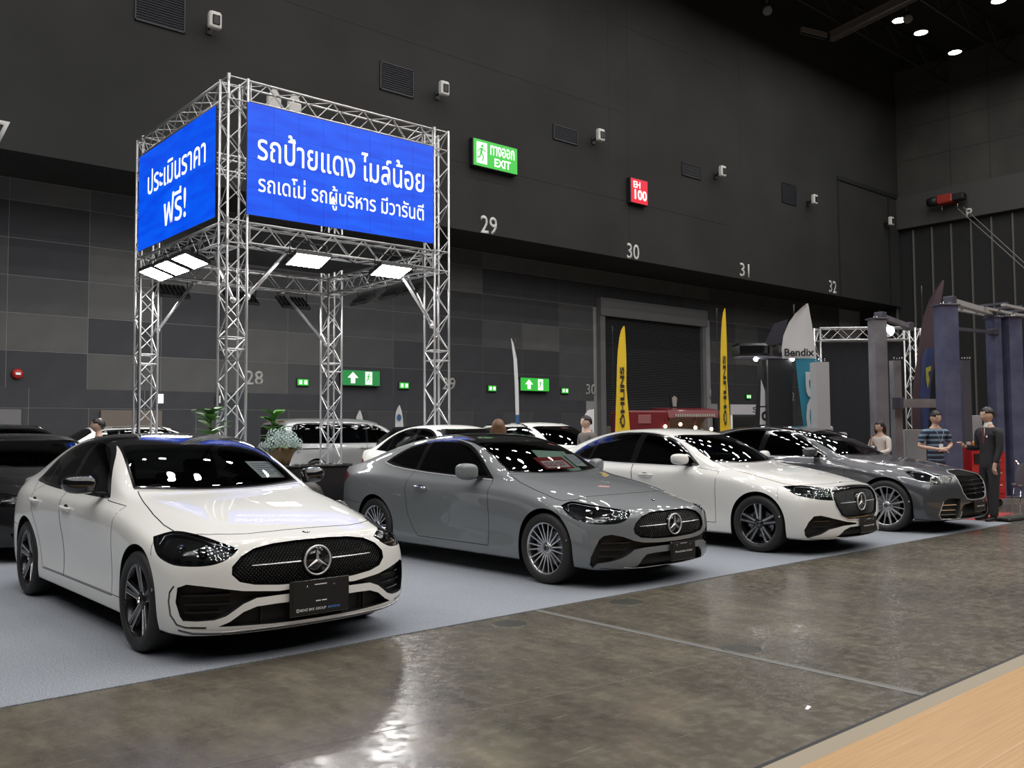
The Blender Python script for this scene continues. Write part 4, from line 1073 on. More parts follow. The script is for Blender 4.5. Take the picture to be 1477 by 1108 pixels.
def c_class(lab, loc, yaw=-PI/2, D0=None, **kw):
    D = dict(C_BASE); D.update(paint=W_WHITE, wheel='c', ws=(1.43,1.60,2.10,2.24), roof_black=(2.1,3.42), rw=(3.56,3.66,4.16,4.06),
      hood=[(0,.66),(1.3,.70),(1.0,.735),(.78,.745),(.62,.73),(.5,.69),(.38,.60),(.31,.50),(.265,.38),(.25,.2),(.245,.0)],
      dlo=[(1.72,.972,'c'),(1.83,1.07),(1.96,1.18),(2.12,1.29),(2.33,1.37),(2.6,1.402),(2.9,1.402),(3.15,1.37),(3.42,1.295),(3.66,1.185),(3.88,1.035,'c'),(3.75,1.015),(3.0,.99),(2.2,.977)],
      panes=[[(1.80,.992,'c'),(1.97,1.15),(2.14,1.265),(2.34,1.345),(2.62,1.378,'c'),(2.70,1.0,'c'),(2.2,.99)],
             [(2.72,1.382,'c'),(2.9,1.378),(3.13,1.347),(3.36,1.285,'c'),(3.46,1.02,'c'),(3.1,1.01),(2.79,1.003,'c')],
             [(3.40,1.268,'c'),(3.62,1.165),(3.80,1.045,'c'),(3.495,1.022,'c')]],
      doors=[('front_door',[(1.40,.30),(1.395,.93),(1.72,.955),(1.74,.968),(2.2,.975),(2.73,.985),(2.62,.6),(2.60,.30)]),
             ('rear_door',[(2.605,.30),(2.625,.6),(2.735,.985),(3.0,.988),(3.5,1.005),(3.62,.94),(3.50,.78),(3.36,.62),(3.27,.42),(3.22,.30)])],
      handles=[('front_door',(2.50,.86)),('rear_door',(3.44,.875))], handle_mat=W_WHITE,
      mirror=(1.86,.87,1.07,GLOSSB), projectors=((.36,.42,.032),(.60,.45,.032)))
    D['lamp'] = (40, [(.475,.712,'c'),(.56,.748),(.70,.778),(.86,.802),(.98,.805),(1.10,.772,'c'),(1.045,.70),(.985,.655),(.86,.625),(.70,.617),(.585,.63),(.51,.668)])
    gp = [(-.05,.742),(.12,.741),(.28,.733),(.41,.712),(.50,.670),(.56,.61),(.565,.56),(.52,.512),(.43,.488),(.28,.474),(.12,.468),(-.05,.466)]
    up = [(-.05,.448),(.28,.435),(.50,.455),(.68,.49),(.80,.51),(.842,.49),(.85,.40),(.83,.315),(.815,.285),(.75,.28),(.66,.285),(.60,.305),(.50,.375),(.42,.405),(.28,.41),(-.05,.41)]
    lo = [(-.05,.358),(.30,.358),(.42,.352),(.50,.325),(.58,.268),(.64,.242),(.3,.232),(-.05,.230)]
    D['cuts'] = [('grille',gp,'front',dict(smax=.6)),('intake',up,'front',dict(smax=.8,nmin=.02)),('lower_intake',lo,'front',dict(smax=.6)),
       ('headlight',smooth_poly(D['lamp'][1],3),('d',40),dict(smax=1.0,zmin=.5))]
    D['gaps'] = [('side',[(.66,.745),(.60,.66)]),('side',[(3.62,.94),(3.86,1.03)]),('side',[(4.6,.62),(4.0,.62)]),('side',[(1.05,.31),(3.2,.31)])]
    D['chrome'] = [('front',[(.0,.212),(.2,.212),(.4,.210),(.6,.206),(.74,.213),(.81,.228)],.008)]
    D['blackline'] = [('front',[(.0,.198),(.3,.198),(.6,.192),(.76,.20),(.83,.225)],.016),
       ('front',[(.855,.50),(.872,.46),(.876,.40),(.868,.32),(.84,.26),(.80,.243),(.70,.238)],.014)]
    def extra(root, sh):
        gr = sh.piece('grille', ['grille'], DARK, root, recess=(-.03,0,0))
        grille_fill(root, sh, gp, gr, .03, pitch=.024, dot=.0028, bars=[(.607,.115,.44,.006)])
        sh.piece('upper_intake', ['intake'], PLASTB, root, recess=(-.07,0,0))
        sh.piece('lower_intake', ['lower_intake'], PLASTB, root, recess=(-.07,0,0))
        for (zz, ya, yb_) in ((.44,.56,.81),(.385,.56,.80),(.335,.62,.80)):
            for sd in (1,-1):
                e = MB(); pts = []
                for k in range(7):
                    y = ya+(yb_-ya)*k/6; r = sh.hit(y, zz, 'front')
                    if r: pts.append((r[0].x-.03, r[0].y*sd, zz))
                for i in range(len(pts)-1):
                    a, b = pts[i], pts[i+1]
                    e.add([(a[0],a[1],a[2]),(b[0],b[1],b[2]),(b[0]-.05,b[1],b[2]+.012),(a[0]-.05,a[1],a[2]+.012),(a[0],a[1],a[2]-.008),(b[0],b[1],b[2]-.008)], [(0,1,2,3),(0,4,5,1)])
                e.build('intake_slat', GLOSSB, root)
        for y in (-.38,-.19,0,.19,.38):
            r = sh.hit(abs(y)+.001,.30,'front'); e = MB(); e.cbox((r[0].x-.045,y,.295),(.03,.008,.12)); e.build('intake_rib', PLASTB, root)
        r = sh.hit(.001,.36,'front'); plate(root, r[0].x+.018, -.005, .375, [('BENZ BKK GROUP',-.077,.19,TRIMW,-.055),('BANGNA',-.077,.09,TRIMBLUE,.10)])
        for dy in (-.022,.022): e = MB(); e.box((r[0].x+.0295,dy-.018,.345),(r[0].x+.0302,dy+.018,.352)); e.build('plate_mark', TRIMW, root)
        e = MB(); e.box((r[0].x+.0295,-.05,.452),(r[0].x+.0302,.04,.458)); e.build('plate_mark', TRIMW, root)
        e = MB(); star_mb(e, (r[0].x+.031,-.172,.298), .010, 'x', .0015); e.build('plate_star', TRIMW, root)
        r = sh.hit(.19,.001,'top'); e = MB(); p = r[0]; e.lathe([(.001,.004),(.024,.003),(.028,.0)],20,(p.x,0,p.z),'z'); bdg = e.build('hood_badge', CHROME, root)
        for y in (-.5,.5):
            pass
        r = sh.hit(.62,.40,'side')
        for sd in (1,-1):
            r = sh.hit(.545,.45,'side'); e = MB(); e.lathe([(.001,.002),(.009,.0015),(.011,-.001)],14,(r[0].x,(r[0].y)*sd,r[0].z),'y'); e.build('parking_sensor', P_SILV, root)
    D['extra'] = extra
    D.update(kw)
    return make_car('sedan_car', lab, D, loc, yaw)
def warp(D, fa, ra, L, ky=1.0, zf=None, cowl=None):
    """stretch the sedan tables to another wheelbase, width and height"""
    xs = [-.5,.1,.855,3.72,4.79,6]; ys = [-.5,.1,fa,ra,L,L+1.2]
    g = lambda s: float(np.interp(s, xs, ys)); zf = zf or (lambda z: z)
    o = dict(D)
    o['center'] = [(g(a),zf(z)) for a,z in D['center']]
    for k in ('C','B','E'): o[k] = [(g(a),y*ky,zf(z)) for a,y,z in D[k]]
    o['side'] = [[(g(a),y*ky,zf(z)) for a,y,z in t] for t in D['side']]
    o['Ss'] = [g(a) for a in D['Ss']]; o['Sc'] = [g(a) for a in D['Sc']]
    o['nose'] = [g(a) for a in D['nose']]; o['tail'] = [g(a) for a in D['tail']]
    o.update(fa=fa, ra=ra, L=L, track=D['track']*ky); return o
def coupe_tables():
    D = warp(C_BASE, .86, 3.725, 4.85, 1.022)
    D['center'] = [(.09,.70),(.16,.735),(.3,.785),(.5,.84),(.75,.895),(1.0,.94),(1.25,.978),(1.44,1.005),(1.6,1.09),(1.8,1.205),(2.0,1.305),(2.2,1.38),(2.4,1.42),(2.7,1.436),(3.0,1.428),(3.3,1.398),(3.55,1.355),(3.8,1.29),(4.05,1.21),(4.3,1.125),(4.5,1.065),(4.65,1.035),(4.78,1.0),(4.80,.96)]
    D['C'] = [(.1,.48,.70),(.25,.50,.735),(.5,.52,.81),(.8,.55,.88),(1.1,.58,.935),(1.35,.62,.97),(1.5,.69,.99),(1.62,.71,1.03),(1.8,.695,1.13),(1.95,.675,1.215),(2.1,.655,1.285),(2.3,.63,1.352),(2.5,.615,1.387),(2.8,.605,1.402),(3.1,.598,1.388),(3.4,.593,1.348),(3.7,.593,1.285),(4.0,.60,1.20),(4.3,.625,1.105),(4.55,.65,1.04),(4.8,.64,.97)]
    D['B'] = [(.1,.66,.67),(.35,.71,.70),(.7,.75,.79),(1.0,.77,.86),(1.4,.79,.92),(1.7,.805,.95),(2.2,.815,.965),(2.8,.815,.985),(3.2,.81,1.005),(3.6,.80,1.03),(3.9,.795,1.03),(4.3,.77,1.0),(4.8,.68,.93)]
    D['E'] = [(.1,.80,.635),(.30,.83,.64),(.44,.855,.665),(.7,.888,.735),(1.0,.90,.805),(1.4,.893,.86),(1.8,.895,.885),(2.4,.90,.90),(3.2,.915,.92),(3.72,.93,.935),(4.2,.885,.93),(4.66,.74,.885)]
    return D
def e_tables():
    D = warp(C_BASE, .86, 3.82, 4.95, 1.03, lambda z: z if z < .8 else .8+(z-.8)*1.02)
    return D
def s_tables():
    D = warp(C_BASE, .90, 4.10, 5.22, 1.07, lambda z: z+(.03 if z > .8 else max(0,(z-.5)*.1)) if z < 1.0 else 1.03+(z-1.0)*1.04)
    return D
def front_kit(spec):
    """grille, intakes, plate, badges from a drawn spec"""
    def extra(root, sh):
        gr = sh.piece('grille', ['grille'], DARK, root, recess=(-.03,0,0))
        if 'surround' in sh.names: sh.piece('grille_surround', ['surround'], GLOSSB, root)
        if spec.get('louvres'):
            for zz in spec['louvres']:
                e = MB()
                for sg in (1,-1):
                    pts = []
                    for k in range(9):
                        y = spec['gw']*k/8+.001
                        r = sh.hit(y, zz, 'front')
                        if r and in_poly(y, zz, spec['grille']): pts.append(Vector((r[0].x-.012, sg*y, zz)))
                    for i in range(len(pts)-1):
                        a, b = pts[i], pts[i+1]; t = Vector((0,0,.010)); o = Vector((.010,0,0))
                        e.add([a+t,a+o,a-t,b+t,b+o,b-t], [(0,1,4,3),(1,2,5,4)])
                e.build('grille_louvre', CHROME, gr)
            e = MB(); r1 = sh.hit(.001, spec['sz']-.10, 'front')[0]; r2 = sh.hit(.001, spec['sz']+.16, 'front')[0]
            e.add([(r1.x,-.02,r1.z),(r1.x+.012,0,r1.z),(r1.x,.02,r1.z),(r2.x,-.02,r2.z),(r2.x+.012,0,r2.z),(r2.x,.02,r2.z)],[(0,1,4,3),(1,2,5,4)]); e.build('grille_spine', CHROME, gr)
        else:
            grille_fill(root, sh, spec['grille'], gr, .03, pitch=spec.get('pitch',.03), dot=spec.get('dot',.005), star_r=spec.get('sr',.095), sz=spec['sz'], bars=spec.get('bars'))
        for nm in ('intake','lower_intake'):
            if nm in sh.names: sh.piece('upper_intake' if nm=='intake' else nm, [nm], PLASTB, root, recess=(-.06,0,0))
        for (zz, ya, yb_) in spec.get('slats', ()):
            for sd in (1,-1):
                e = MB(); pts = []
                for k in range(7):
                    y = ya+(yb_-ya)*k/6; r = sh.hit(y, zz, 'front')
                    if r: pts.append((r[0].x-.025, r[0].y*sd, zz))
                for i in range(len(pts)-1):
                    a, b = pts[i], pts[i+1]
                    e.add([a,b,(b[0]-.05,b[1],b[2]+.012),(a[0]-.05,a[1],a[2]+.012),(a[0],a[1],a[2]-.010),(b[0],b[1],b[2]-.010)], [(0,1,2,3),(0,4,5,1)])
                e.build('intake_slat', spec.get('slat_m',GLOSSB), root)
        if 'plate' in spec:
            r = sh.hit(.001, spec['plate'][0], 'front'); plate(root, r[0].x+.02, spec['plate'][2] if len(spec['plate']) > 2 else 0, spec['plate'][0], spec['plate'][1], h=spec.get('ph',.17), w=spec.get('pw',.40))
        if spec.get('badge'):
            r = sh.hit(spec['badge'],.001,'top'); e = MB(); p = r[0]; e.lathe([(.001,.004),(.024,.003),(.028,.0)],20,(p.x,0,p.z),'z'); e.build('hood_badge', CHROME, root)
        for sd in (1,-1):
            r = sh.hit(.56,.44,'side')
            if r: e = MB(); e.lathe([(.001,.002),(.009,.0015),(.011,-.001)],14,(r[0].x,r[0].y*sd,r[0].z),'y'); e.build('parking_sensor', spec.get('pm',P_SILV), root)
    return extra
CERT = [('Mercedes-Benz Certified',-.005,.26,TRIMW,.0),('BENZ BKK GROUP',.068,.10,TRIMW,0)]
def cle_coupe(lab, loc, yaw):
    D = coupe_tables()
    spec = dict(grille=[(-.05,.690),(.15,.690),(.29,.685),(.42,.655),(.50,.60),(.53,.55),(.52,.505),(.46,.465),(.28,.445),(-.05,.438)], sz=.562, bars=[(.566,.115,.45,.006)],
        plate=(.31,CERT,.07), ph=.15, pw=.34, badge=.28, slats=[(.43,.56,.80),(.37,.60,.81),(.31,.68,.82)], pitch=.026, dot=.0030, pm=P_GREY)
    up = [(-.05,.405),(.24,.408),(.42,.418),(.53,.44),(.63,.48),(.73,.505),(.79,.495),(.825,.46),(.855,.38),(.875,.30),(.872,.235),(.85,.203,'c'),(.832,.245),(.74,.262),(.66,.285),(.60,.315),(.53,.36),(.42,.372),(.24,.375),(-.05,.375)]
    lo = [(-.05,.318),(.30,.318),(.40,.31),(.45,.27),(.49,.21),(.53,.186),(.3,.18),(-.05,.18)]
    lamp = [(.46,.70,'c'),(.58,.722),(.72,.742),(.87,.765),(1.0,.782),(1.10,.745,'c'),(1.05,.675),(.98,.63),(.88,.605),(.76,.595),(.62,.600),(.53,.628)]
    D['side'] = [[(a, y*(1-.05*max(0,a-4.1)/.5), z) for a,y,z in tt] for tt in D['side']]
    D.update(mirror_h=1.25, paint=P_GREY, wheel='multi', ws=(1.44,1.62,2.12,2.26), roof_black=(2.1,3.40), rw=(3.52,3.62,4.34,4.20),
      hood=[(0,.70),(1.35,.755),(1.1,.79),(.85,.805),(.74,.79),(.64,.70),(.56,.50),(.51,.30),(.49,.12),(.488,0)],
      dlo=[(1.70,.958,'c'),(1.82,1.04),(1.96,1.14),(2.10,1.225),(2.28,1.30),(2.52,1.348),(2.80,1.355),(3.08,1.335),(3.34,1.27),(3.55,1.18),(3.70,1.09,'c'),(3.5,1.055),(3.25,1.03),(2.8,1.0),(2.3,.978)],
      panes=[[(1.80,.985,'c'),(1.98,1.12),(2.15,1.22),(2.35,1.295),(2.6,1.335),(2.94,1.335,'c'),(2.98,1.02,'c'),(2.4,.995)],
             [(3.02,1.325,'c'),(3.2,1.29),(3.4,1.225),(3.62,1.105,'c'),(3.3,1.05),(3.05,1.03,'c')]],
      doors=[('door',[(1.69,.29),(1.675,.60),(1.69,.93),(1.72,.955),(2.3,.975),(2.8,.995),(3.04,1.01),(3.10,.8),(3.08,.52),(2.97,.36),(2.88,.29)])],
      handles=[('door',(2.80,.835))], handle_mat=CHROME, mirror=(1.90,.885,1.03,P_GREY), projectors=((.35,.42,.028),(.58,.45,.028)))
    D['lamp'] = (40, lamp)
    D['cuts'] = [('grille',spec['grille'],'front',dict(smax=.6)),('intake',up,'front',dict(smax=.85,nmin=.02)),('lower_intake',lo,'front',dict(smax=.6)),('headlight',smooth_poly(lamp,3),('d',40),dict(smax=1.0,zmin=.5))]
    D['gaps'] = [('side',[(.70,.71),(.62,.62)]),('side',[(4.7,.62),(4.05,.60)])]
    D['chrome'] = [('front',[(.0,.188),(.2,.188),(.4,.186),(.52,.19),(.62,.205)],.008),('side',[(1.72,.952),(2.3,.970),(2.8,.992),(3.25,1.022),(3.5,1.047),(3.71,1.086)],.014),
        ('side',[(3.71,1.09),(3.56,1.185),(3.35,1.278),(3.09,1.344),(2.80,1.364),(2.52,1.357),(2.28,1.31)],.006)]
    D['blackline'] = [('front',[(.0,.172),(.3,.172),(.6,.180),(.80,.20)],.012)]
    D['extra'] = front_kit(spec)
    return make_car('coupe_car', lab, D, loc, yaw, level=3)
def e_class(lab, loc, yaw):
    D = e_tables()
    hexo = [(-.05,.78),(.28,.772),(.44,.758),(.50,.72),(.525,.65),(.51,.56),(.44,.45),(.33,.40),(-.05,.390)]
    spec = dict(grille=inset_poly(hexo,.028), sz=.59, bars=[(.59,.115,.42,.006)], plate=(.315,CERT,.07), ph=.15, pw=.36, badge=.30, slats=[(.40,.60,.78),(.34,.64,.80)], pitch=.026, dot=.0030, sr=.10, pm=W_WHITE)
    spec['grille'] = [(max(a,-.05) if a > 0 else -.05,b) for a,b in spec['grille']]
    up = [(.17,.352,'c'),(.36,.375),(.58,.425),(.72,.462),(.79,.455),(.84,.39),(.872,.30),(.86,.24),(.83,.205,'c'),(.79,.225),(.72,.248),(.63,.30),(.42,.332),(.17,.336,'c')]
    lo = [(-.05,.312),(.30,.31),(.40,.285),(.47,.235),(.54,.195),(.3,.185),(-.05,.185)]
    lamp = [(.455,.752,'c'),(.62,.775),(.79,.792),(.98,.782,'c'),(.93,.715),(.87,.680),(.76,.655),(.62,.635),(.475,.625,'c')]
    D.update(paint=W_WHITE, wheel='e', ws=(1.45,1.62,2.15,2.30), rw=(3.72,3.82,4.34,4.24),
      hood=[(0,.68),(1.3,.73),(1.0,.745),(.8,.745),(.62,.735),(.47,.70),(.36,.58),(.30,.42),(.275,.25),(.27,.0)],
      dlo=[(1.72,.985,'c'),(1.85,1.09),(2.0,1.20),(2.17,1.295),(2.36,1.36),(2.62,1.405),(2.95,1.418),(3.3,1.395),(3.6,1.315),(3.83,1.21),(4.03,1.075,'c'),(3.8,1.04),(3.0,1.008),(2.2,.992)],
      panes=[[(1.80,1.005,'c'),(2.0,1.17),(2.18,1.27),(2.38,1.34),(2.70,1.385,'c'),(2.76,1.02,'c'),(2.2,1.005)],
             [(2.81,1.39,'c'),(2.98,1.392),(3.28,1.37),(3.52,1.31,'c'),(3.60,1.045,'c'),(3.2,1.03),(2.86,1.022,'c')],
             [(3.56,1.295,'c'),(3.80,1.195),(3.95,1.085,'c'),(3.64,1.05,'c')]],
      doors=[('front_door',[(1.45,.31),(1.44,.93),(1.70,.965),(1.74,.98),(2.2,.99),(2.79,1.005),(2.70,.6),(2.68,.31)]),
             ('rear_door',[(2.685,.31),(2.705,.6),(2.795,1.005),(3.2,1.01),(3.62,1.03),(3.73,.95),(3.60,.78),(3.46,.62),(3.37,.42),(3.32,.31)])],
      handles=[('front_door',(2.52,.865)),('rear_door',(3.50,.88))], handle_mat=W_WHITE, mirror=(1.90,.885,1.075,W_WHITE), projectors=((.30,.42,.028),(.55,.45,.028)))
    D['lamp'] = (40, lamp)
    D['cuts'] = [('surround',hexo,'front',dict(smax=.6)),('grille',spec['grille'],'front',dict(smax=.6,only=['surround'])),('intake',up,'front',dict(smax=.85,nmin=.02)),('lower_intake',lo,'front',dict(smax=.6)),('headlight',smooth_poly(lamp,3),('d',40),dict(smax=1.0,zmin=.5))]
    D['gaps'] = [('side',[(.62,.76),(.58,.64)]),('side',[(4.8,.62),(4.1,.60)])]
    D['chrome'] = [('front',[(.0,.786),(.28,.779),(.44,.764),(.505,.725),(.532,.65),(.517,.56),(.445,.443),(.335,.393),(0,.383)],.012),('front',[(0,.19),(.3,.19),(.54,.20),(.66,.22)],.008),
        ('side',[(1.73,.980),(2.2,.986),(3.0,1.003),(3.8,1.034),(4.04,1.072)],.012),('side',[(4.04,1.078),(3.84,1.216),(3.61,1.323),(3.3,1.404),(2.95,1.427),(2.62,1.414),(2.36,1.369),(2.17,1.303),(2.0,1.21)],.007)]
    D['blackline'] = [('front',[(.0,.175),(.3,.175),(.6,.180),(.80,.195)],.012)]
    D['extra'] = front_kit(spec)
    return make_car('sedan_car', lab, D, loc, yaw, level=3)
def s_class(lab, loc, yaw):
    D = s_tables()
    gp = [(-.05,.845),(.2,.84),(.33,.815),(.41,.765),(.43,.68),(.40,.56),(.32,.475),(.2,.455),(-.05,.45)]
    spec = dict(grille=gp, gw=.42, sz=.62, louvres=(.53,.59,.65,.71,.77), badge=.34, slats=[(.40,.54,.75),(.33,.56,.78),(.27,.56,.79)], slat_m=CHROME, plate=(.36,[('Mercedes-Benz Certified',-.005,.26,TRIMW,.0)],0), ph=.14, pw=.36)
    up = [(.48,.475,'c'),(.62,.485),(.70,.485),(.76,.44),(.80,.34),(.815,.26),(.78,.215),(.66,.205),(.555,.205),(.52,.30)]
    lo = [(-.05,.42),(.2,.41),(.40,.395),(.455,.36),(.48,.28),(.50,.21),(.3,.20),(-.05,.20)]
    lamp = [(.485,.765,'c'),(.62,.795),(.78,.828),(.93,.852),(1.04,.838,'c'),(1.0,.755),(.92,.70),(.78,.675),(.62,.682),(.53,.708)]
    D.update(R=.36, paint=P_SGREY, wheel='s', ws=(1.46,1.66,2.18,2.34), roof_black=(2.15,3.65), rw=(3.95,4.05,4.58,4.48),
      hood=[(0,.72),(1.3,.76),(1.0,.775),(.8,.77),(.64,.72),(.5,.62),(.40,.45),(.34,.25),(.33,.0)],
      dlo=[(1.80,1.012,'c'),(1.97,1.15),(2.13,1.25),(2.35,1.355),(2.60,1.42),(2.9,1.452),(3.2,1.453),(3.5,1.425),(3.8,1.35),(4.04,1.23),(4.20,1.105,'c'),(3.8,1.06),(3.0,1.035),(2.4,1.02)],
      panes=[[(1.88,1.035,'c'),(2.1,1.2),(2.36,1.33),(2.60,1.395),(2.83,1.42,'c'),(2.90,1.055,'c'),(2.4,1.04)],
             [(2.94,1.425,'c'),(3.2,1.43),(3.5,1.40),(3.72,1.35,'c'),(3.85,1.085,'c'),(3.4,1.07),(3.0,1.058,'c')],
             [(3.77,1.335,'c'),(4.0,1.225),(4.12,1.115,'c'),(3.89,1.09,'c')]],
      doors=[('front_door',[(1.50,.31),(1.49,.93),(1.80,.985),(1.82,1.005),(2.4,1.015),(2.93,1.03),(2.84,.6),(2.82,.31)]),
             ('rear_door',[(2.825,.31),(2.845,.6),(2.935,1.03),(3.5,1.04),(3.88,1.06),(3.95,.95),(3.84,.78),(3.72,.62),(3.64,.42),(3.60,.31)])],
      handles=[('front_door',(2.65,.88)),('rear_door',(3.70,.90))], handle_mat=P_SGREY, mirror=(1.98,.91,1.10,P_SGREY), projectors=((.3,.42,.03),(.5,.45,.03),(.7,.45,.03)))
    D['lamp'] = (40, lamp)
    D['cuts'] = [('grille',gp,'front',dict(smax=.6)),('intake',up,'front',dict(smax=.85,nmin=.02)),('lower_intake',lo,'front',dict(smax=.6)),('headlight',smooth_poly(lamp,3),('d',40),dict(smax=1.0,zmin=.5))]
    D['gaps'] = [('side',[(.72,.76),(.64,.66)])]
    D['chrome'] = [('front',[(.0,.852),(.2,.847),(.335,.822),(.418,.768),(.438,.68),(.408,.555),(.325,.468),(.2,.447),(0,.443)],.014),('front',[(.47,.30),(.50,.205),(.56,.197),(.78,.207),(.822,.26),(.80,.35),(.765,.445)],.010),('front',[(0,.195),(.4,.195),(.5,.2)],.01),
        ('side',[(1.81,1.006),(2.4,1.014),(3.0,1.03),(3.8,1.054),(4.21,1.10)],.013),('side',[(4.21,1.11),(4.05,1.24),(3.81,1.36),(3.5,1.436),(3.2,1.463),(2.9,1.462),(2.6,1.43),(2.35,1.365)],.008)]
    D['extra'] = front_kit(spec)
    return make_car('sedan_car', lab, D, loc, yaw, level=3)
c_class('white sedan with black roof nearest the camera, oval grille and black number plate', (2.96,6.27,.007), -PI/2+.01)
cle_coupe('grey two-door coupe with SOLD OUT sign in its windscreen', (6.77,6.37,.007), -PI/2+.03)
e_class('white sedan with white roof between the grey coupe and graphite sedan', (10.10,6.27,.007), -PI/2+.04)
s_class('graphite grey sedan with louvred grille at the far end of the row', (13.25,6.28,.007), -PI/2+.04)
# ------------------------------------------------------------------ truss tower with two LED walls
ALU = mat('truss_aluminium', (.62,.62,.63), .38, .85)
def truss(parent, name, p, q, w=.36, r=.025, rb=.011, pitch=.40, up=None, gates=()):
    """square truss: four chords and zigzag lacing"""
    p = Vector(p); q = Vector(q); d = (q-p); L = d.length; d.normalize()
    a = (up or (Vector((1,0,0)) if abs(d.z) > .9 else Vector((0,0,1)))); b = d.cross(a).normalized()
    part = bpy.data.objects.new(name, None); COL.objects.link(part); part.parent = parent; part.location = p; part.empty_display_size = .1
    cs = [(sx,sy) for sx,sy in ((-1,-1),(1,-1),(1,1),(-1,1))]; off = [a*sx*w/2+b*sy*w/2 for sx,sy in cs]
    for o_ in off: e = MB(); e.tube(o_, o_+d*L, r, 8); e.build('chord', ALU, part)
    lc = MB(); n = max(2,int(round(L/pitch)))
    for s_ in range(4):
        o1, o2 = off[s_], off[(s_+1)%4]
        for k in range(n):
            t0, t1 = L*k/n, L*(k+1)/n; x, y = (o1,o2) if (k+s_)%2 else (o2,o1)
            lc.tube(x+d*t0, y+d*t1, rb, 5, caps=False)
        for t in (.03,L-.03)+tuple(gates): lc.tube(o1+d*t, o2+d*t, rb*1.2, 5, caps=False)
    lc.build('lacing', ALU, part, kind='stuff', fix=False)
    return part
TW = thing('truss_tower', 'square aluminium truss tower carrying the blue screens', 'truss', (0,0,0))
XA, XB, YA, YB = 6.53, 10.93, 15.05, 19.4
for (x,y) in ((XA,YA),(XB,YA),(XA,YB),(XB,YB)):
    truss(TW, 'truss_column', (x,y,.03), (x,y,7.70), gates=(2.87,3.07,4.72,5.12,7.25), pitch=.38)
    e = MB(); e.bevbox((x-.35,y-.35,.007),(x+.35,y+.35,.03),.01); e.build('base_plate', GREYP, TW)
for z in (4.95,7.48):
    for a, b_ in (((XA+.2,YA),(XB-.2,YA)),((XA+.2,YB),(XB-.2,YB)),((XA,YA+.2),(XA,YB-.2)),((XB,YA+.2),(XB,YB-.2))):
        truss(TW, 'truss_beam', (*a,z), (*b_,z), pitch=.34)
for z in (4.75,5.13,7.3,7.66):
    for (x,y) in ((XA,YA),(XB,YA),(XA,YB),(XB,YB)):
        e = MB(); e.lathe([(.035,-.05),(.035,.05)],10,(x-.18,y-.18,z),'z'); e.build('coupler', ALU, TW)
for (p_, q_) in (((XA+.22,YA-.12,3.83),(7.55,YA-.12,4.78)),((XB-.2,YA-.12,3.6),(9.85,YA-.12,4.72)),((XA+.2,YB-.1,3.62),(7.5,YB-.1,4.72)),((XB-.2,YB-.1,3.56),(9.6,YB-.1,4.72)),((XA+.1,YA+.2,3.8),(XA+.1,16.1,4.75)),((XB,YA+.2,3.7),(XB,16.1,4.75))):
    e = MB(); e.tube(p_, q_, .032, 8); e.ell(p_, (.06,.06,.06), 8, 6); e.ell(q_, (.055,.055,.055), 8, 6); e.build('brace', ALU, TW)
# black cloth roof inside the ring
sp = MB(); sp.add([(XA+.2,YA+.2,5.25),(XB-.2,YA+.2,5.25),(XB-.2,YB-.2,5.25),(XA+.2,YB-.2,5.25),(XA+.2,YA+.2,5.27),(XB-.2,YA+.2,5.27),(XB-.2,YB-.2,5.27),(XA+.2,YB-.2,5.27)],[(0,1,2,3),(4,5,6,7),(0,1,5,4),(1,2,6,5),(2,3,7,6),(3,0,4,7)])
o = sp.build('cloth_ceiling', mat('black_cloth', (.01,.01,.011), .9)); tag(o, 'black cloth roof stretched inside the truss ring', 'cloth')
def nz_led(m, nt, b):
    tc = N(nt,'ShaderNodeTexCoord'); mp = N(nt,'ShaderNodeMapping'); mp.inputs['Scale'].default_value = (.5,.5,3.0); mp.inputs['Rotation'].default_value = (0,.35,0)
    n1 = N(nt,'ShaderNodeTexNoise'); n1.inputs['Scale'].default_value = 2.2; n1.inputs['Detail'].default_value = 7
    r = N(nt,'ShaderNodeValToRGB'); e = r.color_ramp.elements; e[0].position = .35; e[0].color = (.0,.062,.78,1); e[1].position = .75; e[1].color = (.0,.12,.98,1)
    nt.links.new(tc.outputs['Object'], mp.inputs[0]); nt.links.new(mp.outputs[0], n1.inputs['Vector']); nt.links.new(n1.outputs[0], r.inputs[0]); nt.links.new(r.outputs[0], b.inputs['Emission Color'])
LEDB = mat('led_blue', (.0,.01,.05), .4, emit=(0,.1,1), es=1.0, nodes=nz_led); LEDW = mat('led_white', (.1,.1,.1), .4, emit=(.95,.97,1), es=1.5); LEDG = mat('led_haze', (.0,.01,.05), .4, emit=(.03,.17,1.0), es=1.0)
